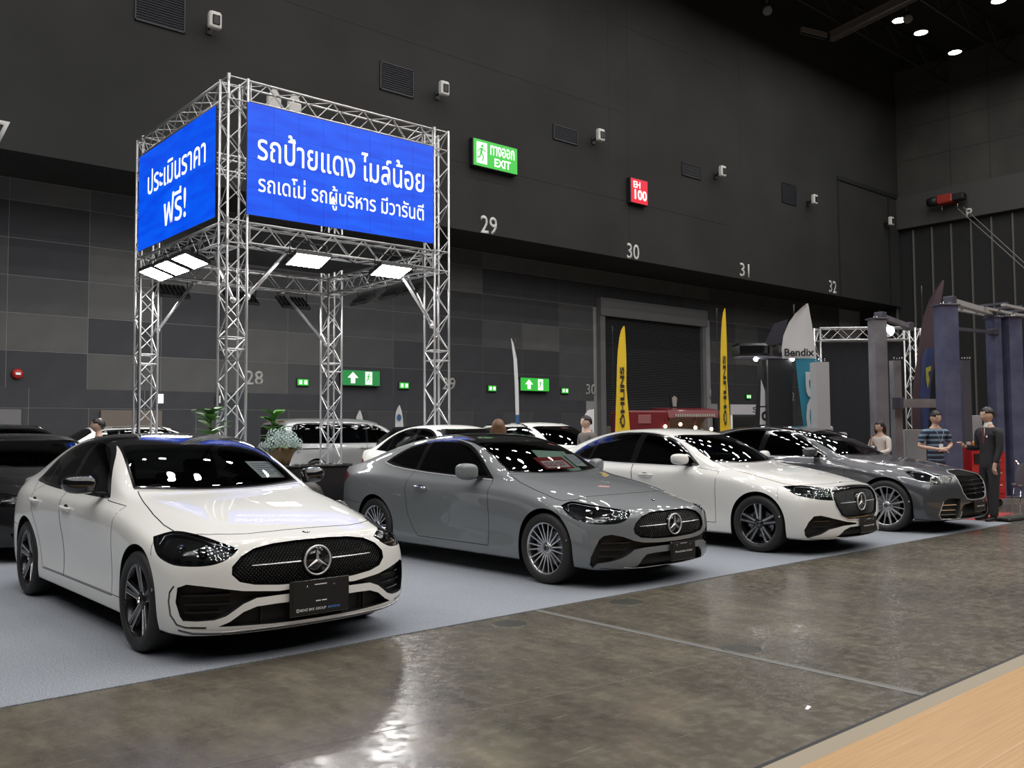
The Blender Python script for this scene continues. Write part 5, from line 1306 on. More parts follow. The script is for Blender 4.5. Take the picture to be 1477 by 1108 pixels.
def led(lab, origin, xdir, w, h, lines):
    t = thing('led_screen', lab, 'screen', origin); x = Vector(xdir); F = frame_mat((0,0,0), x, (0,0,1)); z = F.to_3x3()@Vector((0,0,1))
    nc, nr = int(round(w/.5)), int(round(h/.5))
    body = MB(); me_b = None
    for i in range(nc):
        for j in range(nr):
            e = MB(); a0 = -w/2+w*i/nc; a1 = -w/2+w*(i+1)/nc; b0 = -h/2+h*j/nr; b1 = -h/2+h*(j+1)/nr; g = .0012
            v = [F@Vector(p) for p in ((a0+g,b0+g,0),(a1-g,b0+g,0),(a1-g,b1-g,0),(a0+g,b1-g,0),(a0+g,b0+g,-.025),(a1-g,b0+g,-.025),(a1-g,b1-g,-.025),(a0+g,b1-g,-.025))]
            e.add(v, [(0,1,2,3),(4,7,6,5),(0,4,5,1),(1,5,6,2),(2,6,7,3),(3,7,4,0)]); o_ = e.build('screen_panel', PLASTB, t)
            me = o_.data; me.materials.append(LEDB); me.polygons[0].material_index = 1
    for (txt, cx, cy, ww, hh) in lines:
        o_ = letters(txt, LEDW, t, F@Vector((cx,cy,.003)), x, (0,0,1), width=ww, height=hh, depth=0, bold=.005)
    return t
led('wide blue screen with two lines of white Thai text facing right', (8.665,14.80,6.265), (1,0,0), 4.0, 2.0,
    [('รถป้ายแดง ไมล์น้อย', -.015, .285, 3.58, .56), ('รถเดโม่ รถผู้บริหาร มีวารันตี', -.01, -.44, 3.55, .46)])
led('narrower looking blue screen with white Thai price text facing left', (6.295,17.28,6.245), (0,-1,0), 4.0, 2.0,
    [('ประเมินราคา', .06, .33, 3.0, .50), ('ฟรี!', .07, -.42, 1.15, .64)])
# flood lights
FLD = mat('flood_face', (.9,.9,.9), .4, emit=(1,.98,.95), es=FLOOD_E)
def flood(lab, loc, yaw, tilt, on=True):
    t = thing('flood_light', lab, 'flood light', loc, yaw, 'flood lights under the truss tower'); Rm = Matrix.Rotation(tilt, 3, 'X')
    e = MB(); v = []
    def bx(a, b_, m, nm):
        e = MB(); (x0,y0,z0),(x1,y1,z1) = a, b_
        e.add([Rm@Vector(p) for p in ((x0,y0,z0),(x1,y0,z0),(x1,y1,z0),(x0,y1,z0),(x0,y0,z1),(x1,y0,z1),(x1,y1,z1),(x0,y1,z1))],[(0,3,2,1),(4,5,6,7),(0,1,5,4),(1,2,6,5),(2,3,7,6),(3,0,4,7)]); return e.build(nm, m, t)
    bx((-.36,-.25,0),(.36,.25,.07), PLASTB, 'housing')
    e = MB(); e.add([Rm@Vector(p) for p in ((-.33,-.22,-.002),(-.33,.22,-.002),(.33,.22,-.002),(.33,-.22,-.002))],[(0,1,2,3)]); e.build('lamp_face', FLD, t, fix=False)
    for k in range(7): bx((-.30+.095*k,-.2,.07),(-.285+.095*k,.2,.11), PLASTB, 'cooling_fin')
    e = MB(); e.tube((-.37,0,.03),(-.37,0,.32),.012,5); e.tube((.37,0,.03),(.37,0,.32),.012,5); e.tube((-.37,0,.32),(.37,0,.32),.012,5); e.tube((0,0,.32),(0,0,.42),.02,5); e.build('bracket', PLASTB, t, kind='stuff')
T_ = math.radians(-18)
flood('lit flood light near the middle of the front beam', (7.82,14.72,4.56), 0, T_); flood('lit flood light near the right column on the front beam', (9.6,14.72,4.56), 0, T_)
for k, y in enumerate((18.05,17.2,16.3)): flood(('farthest left lit flood light on the left beam','middle one of three lit flood lights on the left beam','lit flood light nearest the front corner on the left beam')[k], (6.25,y,4.60), -PI/2, T_)
for k, x in enumerate((7.1,8.7,10.0)): flood(('flood light facing away at the left of the back beam','flood light facing away in the middle of the back beam','flood light facing away at the right of the back beam')[k], (x,19.6,4.50), PI, T_*2)
for k, y in enumerate((18.15,16.9,16.0)): flood(('flood light facing away, farthest on the right hand beam','flood light facing away, middle of the right hand beam','flood light facing away, nearest on the right hand beam')[k], (11.15,y,4.55), PI/2, T_*2)
cbm = MB(); cbm.path([(6.8+.35*i, 14.86, 4.76-.10*abs(math.sin(i*1.3))) for i in range(11)], .012, 5); o = cbm.build('power_cable', PLASTB); tag(o, 'black power cable looped along the lower front beam', 'cable')
cbm = MB(); cbm.path([(6.32, 19.22, .3+.45*i+.0) for i in range(11)], [.018]*11, 5); o = cbm.build('power_cable', PLASTB); tag(o, 'black power cable taped up the left truss column', 'cable')
t = thing('rigging_clamp', 'white clamp pair standing behind the top front beam', 'clamp', (7.55,15.6,7.35)); 
for dx in (0,.42): e = MB(); e.bevbox((dx-.13,-.06,0),(dx+.13,.06,.42),.02); e.prism([(dx-.13,.42),(dx+.13,.42),(dx,.62)],-.05,.05); e.build('clamp_body', WHP, t)
# ------------------------------------------------------------------ cars of the hall floor behind the first row
def bg_spec(D, pm, wheel='five', roof_black=False, **kw):
    D.update(paint=pm, wheel=wheel, ws=(1.43,1.60,2.10,2.24), rw=(3.56,3.66,4.16,4.06),
      dlo=[(1.72,.972,'c'),(1.83,1.07),(1.96,1.18),(2.12,1.29),(2.33,1.37),(2.6,1.402),(2.9,1.402),(3.15,1.37),(3.42,1.295),(3.66,1.185),(3.88,1.035,'c'),(3.0,.99),(2.2,.977)],
      panes=[[(1.80,.992,'c'),(1.97,1.15),(2.14,1.265),(2.34,1.345),(2.62,1.378,'c'),(2.70,1.0,'c'),(2.2,.99)],
             [(2.72,1.382,'c'),(2.9,1.378),(3.13,1.347),(3.36,1.285,'c'),(3.46,1.02,'c'),(2.79,1.003,'c')],
             [(3.40,1.268,'c'),(3.62,1.165),(3.80,1.045,'c'),(3.495,1.022,'c')]],
      doors=[('front_door',[(1.40,.30),(1.395,.93),(1.72,.955),(2.73,.985),(2.62,.6),(2.60,.30)]),('rear_door',[(2.605,.30),(2.625,.6),(2.735,.985),(3.5,1.005),(3.62,.94),(3.50,.78),(3.36,.62),(3.27,.42),(3.22,.30)])],
      handles=[('front_door',(2.50,.86)),('rear_door',(3.44,.875))], handle_mat=pm, mirror=(1.86,.87,1.07,GLOSSB), projectors=((.45,.45,.03),))
    D['lamp'] = (40, [(.50,.71,'c'),(.60,.748),(.80,.775),(1.0,.775),(1.10,.74,'c'),(1.0,.66),(.80,.635),(.60,.64)])
    gp = [(-.05,.70),(.3,.69),(.47,.65),(.5,.58),(.42,.50),(.2,.48),(-.05,.48)]; lo = [(-.05,.36),(.5,.36),(.7,.34),(.66,.25),(.3,.235),(-.05,.235)]
    D['cuts'] = [('grille',gp,'front',dict(smax=.6)),('lower_intake',lo,'front',dict(smax=.6)),('headlight',smooth_poly(D['lamp'][1],3),('d',40),dict(smax=1.0,zmin=.5))]
    def ex(root, sh):
        g = sh.piece('grille', ['grille'], DARK, root, recess=(-.03,0,0)); sh.piece('lower_intake', ['lower_intake'], PLASTB, root, recess=(-.05,0,0))
        for zz in (.53,.57,.61,.65):
            e = MB(); pts = []
            for k in range(-7,8):
                y = .06*k; r = sh.hit(abs(y)+.001, zz, 'front')
                if r and in_poly(abs(y)+.001, zz, gp): pts.append(Vector((r[0].x-.012, y, zz)))
            if len(pts) > 2: e.path(pts, .007, 5); e.build('grille_bar', CHROME, g)
        if kw.get('rails'):
            for sd in (1,-1):
                pts = [r[0]+Vector((0,0,.045 if 0 < k < 9 else .0)) for k, r in [(k, sh.hit(2.35+.17*k, Cy_(2.35+.17*k)-.02, 'top')) for k in range(10)] if r]
                e = MB(); e.path([Vector((p.x,p.y*sd,p.z)) for p in pts], .016, 6); e.build('roof_rail', kw.get('rail_m',GLOSSB), root)
    Cy_ = tab(D['C'])[0]
    D['extra'] = ex
    if roof_black: D['roof_black'] = (2.1,3.42)
    D['seatm'] = kw.get('seatm'); return D
def zmap(D, f):
    """lift everything drawn in height with f"""
    P2 = lambda poly: [(p[0], f(p[1]))+tuple(p[2:]) for p in poly]
    for k in ('center',): D[k] = [(a, f(z)) for a,z in D[k]]
    for k in ('C','B','E'): D[k] = [(a,y,f(z)) for a,y,z in D[k]]
    D['side'] = [[(a,y,f(z)) for a,y,z in t] for t in D['side']]
    for k in ('dlo',):
        if k in D: D[k] = P2(D[k])
    D['panes'] = [P2(p) for p in D['panes']]; D['doors'] = [(n,P2(p)) for n,p in D['doors']]; D['handles'] = [(n,(s,f(z))) for n,(s,z) in D['handles']]
    D['lamp'] = (D['lamp'][0], P2(D['lamp'][1])); m = D['mirror']; D['mirror'] = (m[0],m[1],f(m[2]),m[3])
    D['cuts'] = [(n,P2(p),a,k) for n,p,a,k in D['cuts']]
    return D
make_car('sedan_car', 'black sedan at the left edge behind the near white sedan', bg_spec(warp(C_BASE,.855,3.72,4.79), P_BLACK), (3.05,12.05,.007), -PI/2+.02, None, 2)
# white coupe-SUV
def suv(lab, pm, loc, yaw, k=1.10, coupe=False, **kw):
    D = warp(C_BASE, .85, 3.60, 4.55, 1.0)
    if not coupe:
        D['center'] = [(a, z) if a < 2.8 else (a, max(z, min(1.44, 1.44-(a-3.9)*.55) if a > 3.9 else 1.44)) for a,z in D['center']]
        D['C'] = [(a,y,z) if a < 2.9 else (a, y, max(z, min(1.405, 1.405-(a-3.85)*.55) if a > 3.85 else 1.405)) for a,y,z in D['C']]
    bg_spec(D, pm, R=.36, **kw)
    if not coupe:
        D['rw'] = (3.95,4.0,4.4,4.36)
        D['dlo'] = [(1.72,.972,'c'),(1.83,1.07),(1.96,1.18),(2.12,1.29),(2.33,1.36),(2.6,1.38),(3.0,1.38),(3.5,1.37),(3.85,1.33),(4.05,1.10,'c'),(3.0,1.0),(2.2,.977)]
        D['panes'][1] = [(2.72,1.36,'c'),(3.1,1.36),(3.40,1.345,'c'),(3.46,1.03,'c'),(2.79,1.003,'c')]; D['panes'][2] = [(3.45,1.34,'c'),(3.8,1.31),(3.95,1.10,'c'),(3.5,1.04,'c')]
    zmap(D, lambda z: z+(k-1)*max(0,z-.2)*1.15)
    D['R'] = .36
    return make_car('suv_car', lab, D, loc, yaw, None, 2)
suv('white coupe-backed crossover parked behind the grey coupe', W_WHITE, (9.80,11.35,.007), -PI/2, 1.075, True)
suv('white crossover with dark windscreen behind the far white sedan', W_WHITE, (12.9,12.3,.007), -PI/2, 1.11, False, rails=True)
suv('white crossover with black roof rails behind the truss tower base', W_WHITE, (9.2,22.0,0), 0, 1.12, False, rails=True)
suv('dark crossover with pale roof rails at the far left edge', P_BLACK, (4.4,17.6,.007), -PI/2+.3, 1.12, False, rails=True, rail_m=RIMS)
suv('black crossover behind the truss tower right column', P_BLACK, (13.9,17.4,0), -PI/2, 1.10, False, rails=True)
# silver van
def van():
    D = warp(C_BASE, .90, 4.10, 5.15, 1.03)
    D['center'] = [(.1,.95),(.3,1.02),(.7,1.12),(1.0,1.19),(1.1,1.24),(1.4,1.44),(1.7,1.63),(1.95,1.75),(2.3,1.82),(3.0,1.85),(4.0,1.85),(4.7,1.83),(4.95,1.78),(5.02,1.60),(5.08,1.2)]
    D['C'] = [(.1,.5,.94),(.5,.58,1.08),(1.0,.72,1.16),(1.2,.80,1.22),(1.45,.80,1.40),(1.75,.795,1.60),(2.0,.79,1.71),(2.4,.79,1.775),(3.5,.79,1.80),(4.6,.79,1.79),(4.95,.77,1.72),(5.08,.76,1.3)]
    D['B'] = [(.1,.70,.86),(.7,.82,1.0),(1.2,.87,1.05),(2.0,.89,1.08),(4.6,.89,1.10),(5.1,.86,1.05)]
    D['E'] = [(.1,.83,.80),(.44,.86,.85),(1.2,.92,.97),(2.0,.935,.99),(4.2,.935,1.0),(5.1,.88,.98)]
    g = lambda a: [.29,.40,.53,.66,.80,.92,1.05,1.15,1.3,1.45,1.6,1.8,2.0,2.3,2.7,3.1,3.5,3.8,4.1,4.35,4.55,4.7,4.8,4.87,4.92,4.95]
    D['Ss'] = g(0); D['Sc'] = [.10,.2,.35,.5,.66,.8,.95,1.08,1.25,1.42,1.6,1.8,2.0,2.3,2.7,3.1,3.5,3.8,4.1,4.38,4.6,4.76,4.88,4.95,5.0,5.05]
    D['nose'] = [.10,.04,.02,.0,.0,.01,.06]; D['tail'] = [5.06,5.10,5.12,5.13,5.12,5.10,5.06]
    bg_spec(D, P_SILV, R=.34)
    D['ws'] = (1.12,1.28,1.86,2.0); D['rw'] = (5.06,5.06,5.07,5.07); D.pop('rw')
    D['dlo'] = [(1.45,1.12,'c'),(1.6,1.30),(1.9,1.52),(2.15,1.64),(2.6,1.68),(3.6,1.69),(4.5,1.69),(4.78,1.62),(4.82,1.40),(4.80,1.18),(4.6,1.13),(3.0,1.12)]
    D['panes'] = [[(1.55,1.14,'c'),(1.75,1.36),(2.0,1.54),(2.2,1.61),(2.42,1.63,'c'),(2.42,1.14,'c')],[(2.50,1.635,'c'),(3.55,1.65,'c'),(3.55,1.15,'c'),(2.50,1.14,'c')],[(3.63,1.65,'c'),(4.5,1.65),(4.72,1.59),(4.76,1.40),(4.74,1.22),(4.5,1.16),(3.63,1.15,'c')]]
    D['doors'] = [('front_door',[(1.30,.35),(1.30,1.0),(1.5,1.10),(2.46,1.10),(2.46,.35)]),('sliding_door',[(2.48,.35),(2.48,1.10),(3.60,1.10),(3.60,.35)])]
    D['handles'] = [('front_door',(2.3,.98)),('sliding_door',(2.62,.98))]; D['mirror'] = (1.62,.92,1.2,P_SILV)
    D['lamp'] = (40, [(.50,.82,'c'),(.62,.88),(.82,.92),(1.0,.93),(1.08,.88,'c'),(1.0,.76),(.80,.72),(.60,.74)])
    D['cuts'] = [('grille',[(-.05,.88),(.4,.86),(.5,.78),(.42,.66),(-.05,.64)],'front',dict(smax=.6)),('headlight',smooth_poly(D['lamp'][1],3),('d',40),dict(smax=1.0,zmin=.5)),
       ('back_window',smooth_poly([(-.05,1.66,'c'),(.5,1.65),(.70,1.60),(.74,1.40),(.72,1.20),(.5,1.14),(-.05,1.13,'c')],2),'rear',dict(smin=4.6,nmin=.2)),
       ('brake_lamp',[(.28,1.76),(.60,1.75),(.60,1.715),(.28,1.725)],'rear',dict(smin=4.6,nmin=.1))]
    ex0 = D['extra']
    def ex(root, sh):
        sh.piece('back_window', ['back_window'], GLASS, root); sh.piece('brake_lamp', ['brake_lamp'], REDL, root)
        e = MB()
        for sd in (1,-1): sh.ribbon([(3.7,.98),(4.85,.98)], 'side', .03, .001, e, sd)
        e.build('door_rail', DARK, root, fix=False)
    D['extra'] = ex
    return make_car('passenger_van', 'silver grey passenger van behind the flower pot and truss tower', D, (11.2+4.25,23.45,0), 0, None, 2)
van()
# ------------------------------------------------------------------ windscreen cards
def card(name, lab, pts, m, rows=(), cat='sheet'):
    """a sheet through four points (top-left, top-right, bottom-right, bottom-left as read)"""
    a,b,c,d = [Vector(p) for p in pts]; ctr = (a+b+c+d)/4; t = thing(name, lab, cat, ctr)
    x = ((b-a)+(c-d)).normalized(); up = ((a-d)+(b-c)); up = (up-x*up.dot(x)).normalized(); n_ = x.cross(up)
    w = ((b-a).length+(c-d).length)/2; h = ((a-d).length+(b-c).length)/2
    F = frame_mat((0,0,0), x, up); e = MB(); e.add([F@Vector(p) for p in ((-w/2,-h/2,0),(w/2,-h/2,0),(w/2,h/2,0),(-w/2,h/2,0),(-w/2,-h/2,-.002),(w/2,-h/2,-.002),(w/2,h/2,-.002),(-w/2,h/2,-.002))],[(0,1,2,3),(7,6,5,4),(0,4,5,1),(1,5,6,2),(2,6,7,3),(3,7,4,0)]); e.build('paper', m, t)
    return t, F, w, h
PAPER = mat('paper_white', (.85,.85,.88), .6); INK = mat('ink_blue', (.12,.15,.35), .6)
def Cw(s,y,z,cx=2.96,ya=6.27,fa=.855,d=.018): return (cx+y, ya-fa+s+d, z-d)
t, F, w, h = card('price_sheet', 'white printed price sheet behind the near white sedan windscreen', [Cw(*p) for p in ((1.93,.36,1.235),(1.97,.60,1.225),(1.75,.64,1.095),(1.68,.40,1.10))], PAPER)
e = MB()
for k in range(6): flat_poly(e, F, [(-w*.4,h*.36-k*h*.12),(w*(.2 if k%2 else .4),h*.36-k*h*.12),(w*(.2 if k%2 else .4),h*.33-k*h*.12),(-w*.4,h*.33-k*h*.12)], .001)
e.build('printed_line', INK, t, kind='stuff', fix=False)
S_ = lambda s,y,z: Cw(s,y,z,6.80,6.37,.86,.02)
t, F, w, h = card('sold_sign', 'red and white SOLD OUT sign on the grey coupe dashboard', [S_(1.80,-.19,1.185),S_(1.80,.24,1.185),S_(1.575,.24,1.065),S_(1.575,-.19,1.065)], mat('sign_red_paper', (.45,.03,.04), .5), cat='sign')
e = MB(); flat_poly(e, F, [(-w*.40,-h*.40),(w*.40,-h*.40),(w*.40,h*.18),(-w*.40,h*.18)], .001); e.build('white_band', PAPER, t, fix=False)
lo_ = fl(t, 'SOLD OUT', mat('sign_red_ink', (.5,.02,.04), .5), F, 0, -h*.11, w=w*.70, h=h*.36, bold=.03); lo_.location = tuple(-.010*v for v in (F.to_3x3()@Vector((0,0,1))))
t, F, w, h = card('price_sheet', 'white printed price sheet behind the grey coupe windscreen', [S_(1.90,.36,1.21),S_(1.92,.56,1.20),S_(1.72,.58,1.07),S_(1.69,.38,1.08)], PAPER)
e = MB()
for k in range(6): flat_poly(e, F, [(-w*.4,h*.36-k*h*.12),(w*(.2 if k%2 else .4),h*.36-k*h*.12),(w*(.2 if k%2 else .4),h*.33-k*h*.12),(-w*.4,h*.33-k*h*.12)], .001)
e.build('printed_line', INK, t, kind='stuff', fix=False)

t, F, w, h = card('glare_card', 'pale green card standing in for windscreen glare behind the SOLD OUT sign', [S_(2.0,.02,1.285),S_(1.97,.36,1.275),S_(1.62,.50,1.045),S_(1.66,-.10,1.085)], mat('glare_mint', (.55,.75,.62), .6))  # card added in place of pale light showing in the windscreen, no real sheet
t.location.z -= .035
# ------------------------------------------------------------------ plants and furniture between the cars
LEAF = mat('leaf_green', (.07,.20,.03), .45); LEAFD = mat('leaf_dark', (.03,.08,.025), .5); STEM = mat('plant_stem', (.10,.07,.04), .8)
def leaf(e, c, d, L, W, up=Vector((0,0,1)), fold=.12):
    d = Vector(d).normalized(); s_ = d.cross(up).normalized(); n_ = s_.cross(d).normalized(); c = Vector(c)
    v = []; prof = ((0,.05),(.2,.55),(.5,.95),(.75,1.0),(.92,.55),(1,.05))
    for (t, w_) in prof:
        m_ = c+d*L*t-n_*L*.25*t*t; v += [m_-s_*W*w_/2+n_*W*fold*w_, m_, m_+s_*W*w_/2+n_*W*fold*w_]
    f = []
    for i in range(len(prof)-1):
        for k in range(2): f.append((i*3+k,i*3+k+1,i*3+k+4,i*3+k+3))
    e.add(v, f, True)
def fiddle(lab, x, y, h, seed, group):
    r = random.Random(seed); t = thing('fiddle_leaf_plant', lab, 'plant', (x,y,.007), 0, group)
    e = MB(); e.lathe([(.001,.0),(.16,0),(.20,.36),(.17,.36),(.16,.32),(.001,.32)], 20, axis='z'); e.build('pot', WHP, t)
    e = MB(); st = [(0,0,.3),(.03,.0,.8),(-.02,.02,1.2),(.0,.0,h-.12)]; e.path(st, [.018,.014,.011,.007], 6); e.build('stem', STEM, t)
    for k in range(26):
        z = h-.02-.75*(k/26)**1.2; a = k*2.4+r.random(); L = r.uniform(.24,.34); e = MB()
        leaf(e, (0,0,z-.05), (math.cos(a),math.sin(a),r.uniform(.3,.9)), L, L*.62); e.build('leaf', LEAF, t, fix=False)
fiddle('broad-leaved green plant left of the near truss column', 5.68, 13.85, 1.85, 3, 'leafy plants at the near truss column'); fiddle('broad-leaved green plant right of the near truss column', 7.05, 14.45, 1.78, 5, 'leafy plants at the near truss column')
# flower pot on a black console
t = thing('console_counter', 'black console counter behind the near white sedan mirror', 'counter', (5.75,10.7,.007))
e = MB(); e.bevbox((-.55,-.2,.08),(.45,.2,1.0),.01); e.build('cabinet', PLASTB, t); e = MB(); e.bevbox((-.58,-.23,1.0),(.48,.23,1.03),.008); e.build('counter_top', GLOSSB, t); e = MB(); e.box((-.5,-.17,0),(.4,.17,.08)); e.build('plinth', DARK, t)
t = thing('flower_pot', 'pot of pale blue hydrangeas in golden wrapping', 'flowers', (5.32,10.7,1.037))
WRAP = mat('gold_wrap', (.28,.19,.09), .45, .2)
e = MB(); v = []; rr_ = random.Random(2)
e.lathe([(.001,0),(.09,0),(.13,.10),(.15,.16),(.19,.22),(.17,.225),(.13,.17)], 22, axis='z')
e.v = [(x*(1+.10*math.sin(7*math.atan2(y,x)+z*20)), y*(1+.10*math.sin(7*math.atan2(y,x)+z*20)), z) for x,y,z in e.v]; e.build('wrapping', WRAP, t)
for k in range(12): e = MB(); a = k*.55; leaf(e, (.10*math.cos(a),.10*math.sin(a),.20), (math.cos(a),math.sin(a),.35), .17, .10); e.build('leaf', LEAFD, t, fix=False)
PET = mat('hydrangea_blue', (.50,.62,.60), .7)
for k, (dx,dy,dz,r0) in enumerate(((-.17,-.05,.30,.085),(-.06,-.12,.33,.085),(.08,-.10,.33,.085),(.19,-.02,.30,.08),(-.10,.02,.41,.085),(.03,-.02,.43,.09),(.14,.03,.38,.08),(-.22,.05,.26,.07),(.02,.12,.38,.08),(.24,.05,.25,.07))):
    e = MB(); 
    for i in range(55):
        z = 1-2*(i+.5)/55; ph = i*2.39996; q = math.sqrt(1-z*z); n_ = Vector((q*math.cos(ph), q*math.sin(ph), z)); c = n_*r0; u = n_.orthogonal().normalized(); w_ = n_.cross(u)
        s_ = r0*.20
        e.add([c+u*s_+n_*.004, c+w_*s_, c-u*s_+n_*.004, c-w_*s_, c+n_*.008], [(0,1,4),(1,2,4),(2,3,4),(3,0,4)])
    o = e.build('flower_head', PET, t, fix=False); o.location = (dx,dy,dz-.03)
# dark olive armchair seen past the mirror of the white sedan
OL = mat('olive_leather', (.045,.048,.040), .3, coat=.3)
t = thing('armchair', 'dark olive leather armchair between the near sedan and the grey coupe', 'armchair', (5.05,9.25,.007), .1); t.scale = (.78,.78,.98)
e = MB(); e.bevbox((-.32,-.32,.26),(.32,.30,.44),.05); e.build('seat', OL, t)
def pad(v, f, nm): smooth_obj(v, f, nm, OL, t, 2)
def pbox(a, b_): (x0,y0,z0),(x1,y1,z1) = a, b_; return [(x0,y0,z0),(x1,y0,z0),(x1,y1,z0),(x0,y1,z0),(x0,y0,z1),(x1,y0,z1),(x1,y1,z1),(x0,y1,z1)], [(0,3,2,1),(4,5,6,7),(0,1,5,4),(1,2,6,5),(2,3,7,6),(3,0,4,7)]
pad(*pbox((-.40,.18,.22),(.40,.42,.98)), 'backrest'); pad(*pbox((-.46,-.36,.2),(-.26,.32,.72)), 'armrest'); pad(*pbox((.26,-.36,.2),(.46,.32,.72)), 'armrest')
for dx in (-.3,.3):
    for dy in (-.25,.28): e = MB(); e.tube((dx,dy,0),(dx,dy,.26),.015,8); e.build('leg', CHROME, t)
# ------------------------------------------------------------------ feather flags
def feather(name, lab, base, h, w, xdir, m, lean=.0, pole_m=None, cat='flag', seg=14, parts=None, tipw=.25, blunt=False):
    """feather banner: curved pole and a cloth whose outer edge bends to the tip"""
    t = thing(name, lab, cat, base); x = Vector(xdir).normalized(); P = []
    pole = MB(); pts = [Vector((0,0,0))]+[x*(w*.0)+Vector((0,0,h*k/10)) for k in range(1,8)]
    for k in range(1,7): a = k/6; pts.append(x*(w*lean*a*a)+Vector((0,0,h*(.7+.3*a))))
    pole.path(pts, .014, 6); pole.build('pole', pole_m or PLASTB, t)
    e = MB(); e.cbox((0,0,.03),(.5,.06,.04)); e.cbox((0,0,.03),(.06,.5,.04)); e.build('cross_base', PLASTB, t)
    return t, x
def cloth(t, name, x, prof, m, y_wave=.02, cut=None):
    """prof: (z, inner offset, outer offset) up the flag"""
    e = MB(); v = []; nx = 6; n_ = x.cross(Vector((0,0,1)))
    for i,(z,a,b_) in enumerate(prof):
        for k in range(nx+1): f_ = k/nx; v.append(x*(a+(b_-a)*f_)+Vector((0,0,z))+n_*(.02+y_wave*math.sin(f_*5+z*2.1)))
    f = [(i*(nx+1)+k,i*(nx+1)+k+1,(i+1)*(nx+1)+k+1,(i+1)*(nx+1)+k) for i in range(len(prof)-1) for k in range(nx)]
    e.add(v, f, True); return e.build(name, m, t, fix=False)
YEL = mat('flag_yellow', (.72,.48,.015), .7); INKB = mat('flag_black', (.015,.015,.015), .7); FWHITE = mat('flag_white', (.55,.55,.56), .7); FBLUE = mat('flag_blue', (.02,.09,.22), .6)
RT = Vector((.7576,-.6526,0)).normalized()
def yellow(lab, base, h, w0, w1, txt, sz):
    t, x = feather('feather_flag', lab, base, h, w0, RT, YEL)
    prof = [(.25,0,w1)]+[(h*(.1+.1*k), .055*w0*k, w1-(w1-w0)*k/6) for k in range(6)]+[(h*.75,.34*w0,w0*1.12),(h*.84,.42*w0,w0*1.1),(h*.92,.55*w0,w0*1.06),(h*.97,.70*w0,w0*1.03),(h*.998,.9*w0,w0*1.0)]
    cloth(t, 'banner', x, prof, YEL, .012)
    yc = x.cross(Vector((0,0,1)))*.055
    L_ = len(txt)
    o = letters(txt, INKB, t, x*(w1*.46)+Vector((0,0,h*.53))+yc, (0,0,1), -x, width=h*.40, height=w0*.42, depth=0, bold=.04)
    e = MB(); F = frame_mat(x*(w1*.48)+Vector((0,0,h*.17))+yc, x, (0,0,1)); flat_poly(e, F, [(-.14,-.28),(0,-.08),(.14,-.28),(.14,.12),(.0,.3),(-.14,.12)]); e.build('emblem', INKB, t, fix=False)
    e = MB(); flat_poly(e, F, [(-.08,-.05),(.08,-.05),(0,.16)], .004); e.build('emblem_mark', YEL, t, fix=False)
    return t
yellow('broad yellow feather flag with black lettering before the roller door', (19.85,18.4,0), 4.56, .36, .55, 'ÖHLINS', 1)
yellow('tall narrow yellow feather flag right of the roller door', (19.68,14.48,0), 4.66, .22, .34, 'ÖHLINS', 1)
t, x = feather('feather_flag', 'thin grey and blue feather flag seen edge on', (16.98,19.55,0), 4.1, .1, RT, FWHITE)
cloth(t, 'banner', x, [(.6,0,.07),(1.2,0,.10),(1.9,0,.10)], FBLUE, .01); cloth(t, 'banner_top', x, [(1.9,0,.10),(2.8,-.02,.09),(3.5,-.05,.05),(3.95,-.10,-.04),(4.1,-.12,-.10)], FWHITE, .01)
for i, (x0,y0,h) in enumerate(((15.0,22.75,2.0),(16.5,22.75,2.18))):
    t, x = feather('feather_flag', ('small white feather flag with blue print above the van, left one','small white feather flag with blue print above the van, right one')[i], (x0,y0+2.3,0), h+.15, .2, RT, FWHITE, group if False else .0)
    cloth(t, 'banner', x, [(.6,0,.30),(1.5,0,.28),(h-.3,0,.25),(h-.1,.02,.22),(h,.06,.19),(h+.12,.12,.15)], FWHITE, .01)
    e = MB(); F = frame_mat(x*.13+Vector((0,0,h-.28))-x.cross(Vector((0,0,1)))*-.05, x, (0,0,1)); flat_poly(e, F, [(.08*math.cos(k*.52),.11*math.sin(k*.52)) for k in range(12)]); e.build('print', FBLUE, t, fix=False)
# Bendix flag: white head, teal body with big letters
TEAL = mat('flag_teal', (.02,.20,.30), .6)
t, x = feather('feather_flag', 'white-headed teal feather flag with pale lettering beside the truss gate', (17.72,10.97,0), 4.2, .5, RT, FWHITE)
def at_prof(z): return (max(0.0,(2.9-z)*.11)-.02, .50+max(0,(3.0-z))*.0)
body = [(z,)+((.0+(1.0-z/3.0)*.30),.56+(1.0-z/3.0)*.06) for z in (.5,1.0,1.5,2.0,2.5,3.0)]
cloth(t, 'banner', x, body, TEAL, .02); cloth(t, 'banner_head', x, [(3.0,-.28,.48),(3.2,-.30,.46),(3.5,-.26,.42),(3.8,-.13,.38),(4.0,.02,.34),(4.15,.18,.32),(4.22,.27,.30)], FWHITE, .03)
yc = x.cross(Vector((0,0,1)))*.10
letters('Bendix', INKB, t, x*.07+Vector((0,0,3.13))+yc, x, (0,0,1), width=.66, height=.17, depth=0, bold=.03)
letters('BCT', mat('print_pale', (.45,.47,.47), .6), t, x*.36+Vector((0,0,1.75))+yc, (0,0,-1), x, width=1.9, height=.34, depth=0, bold=.04)
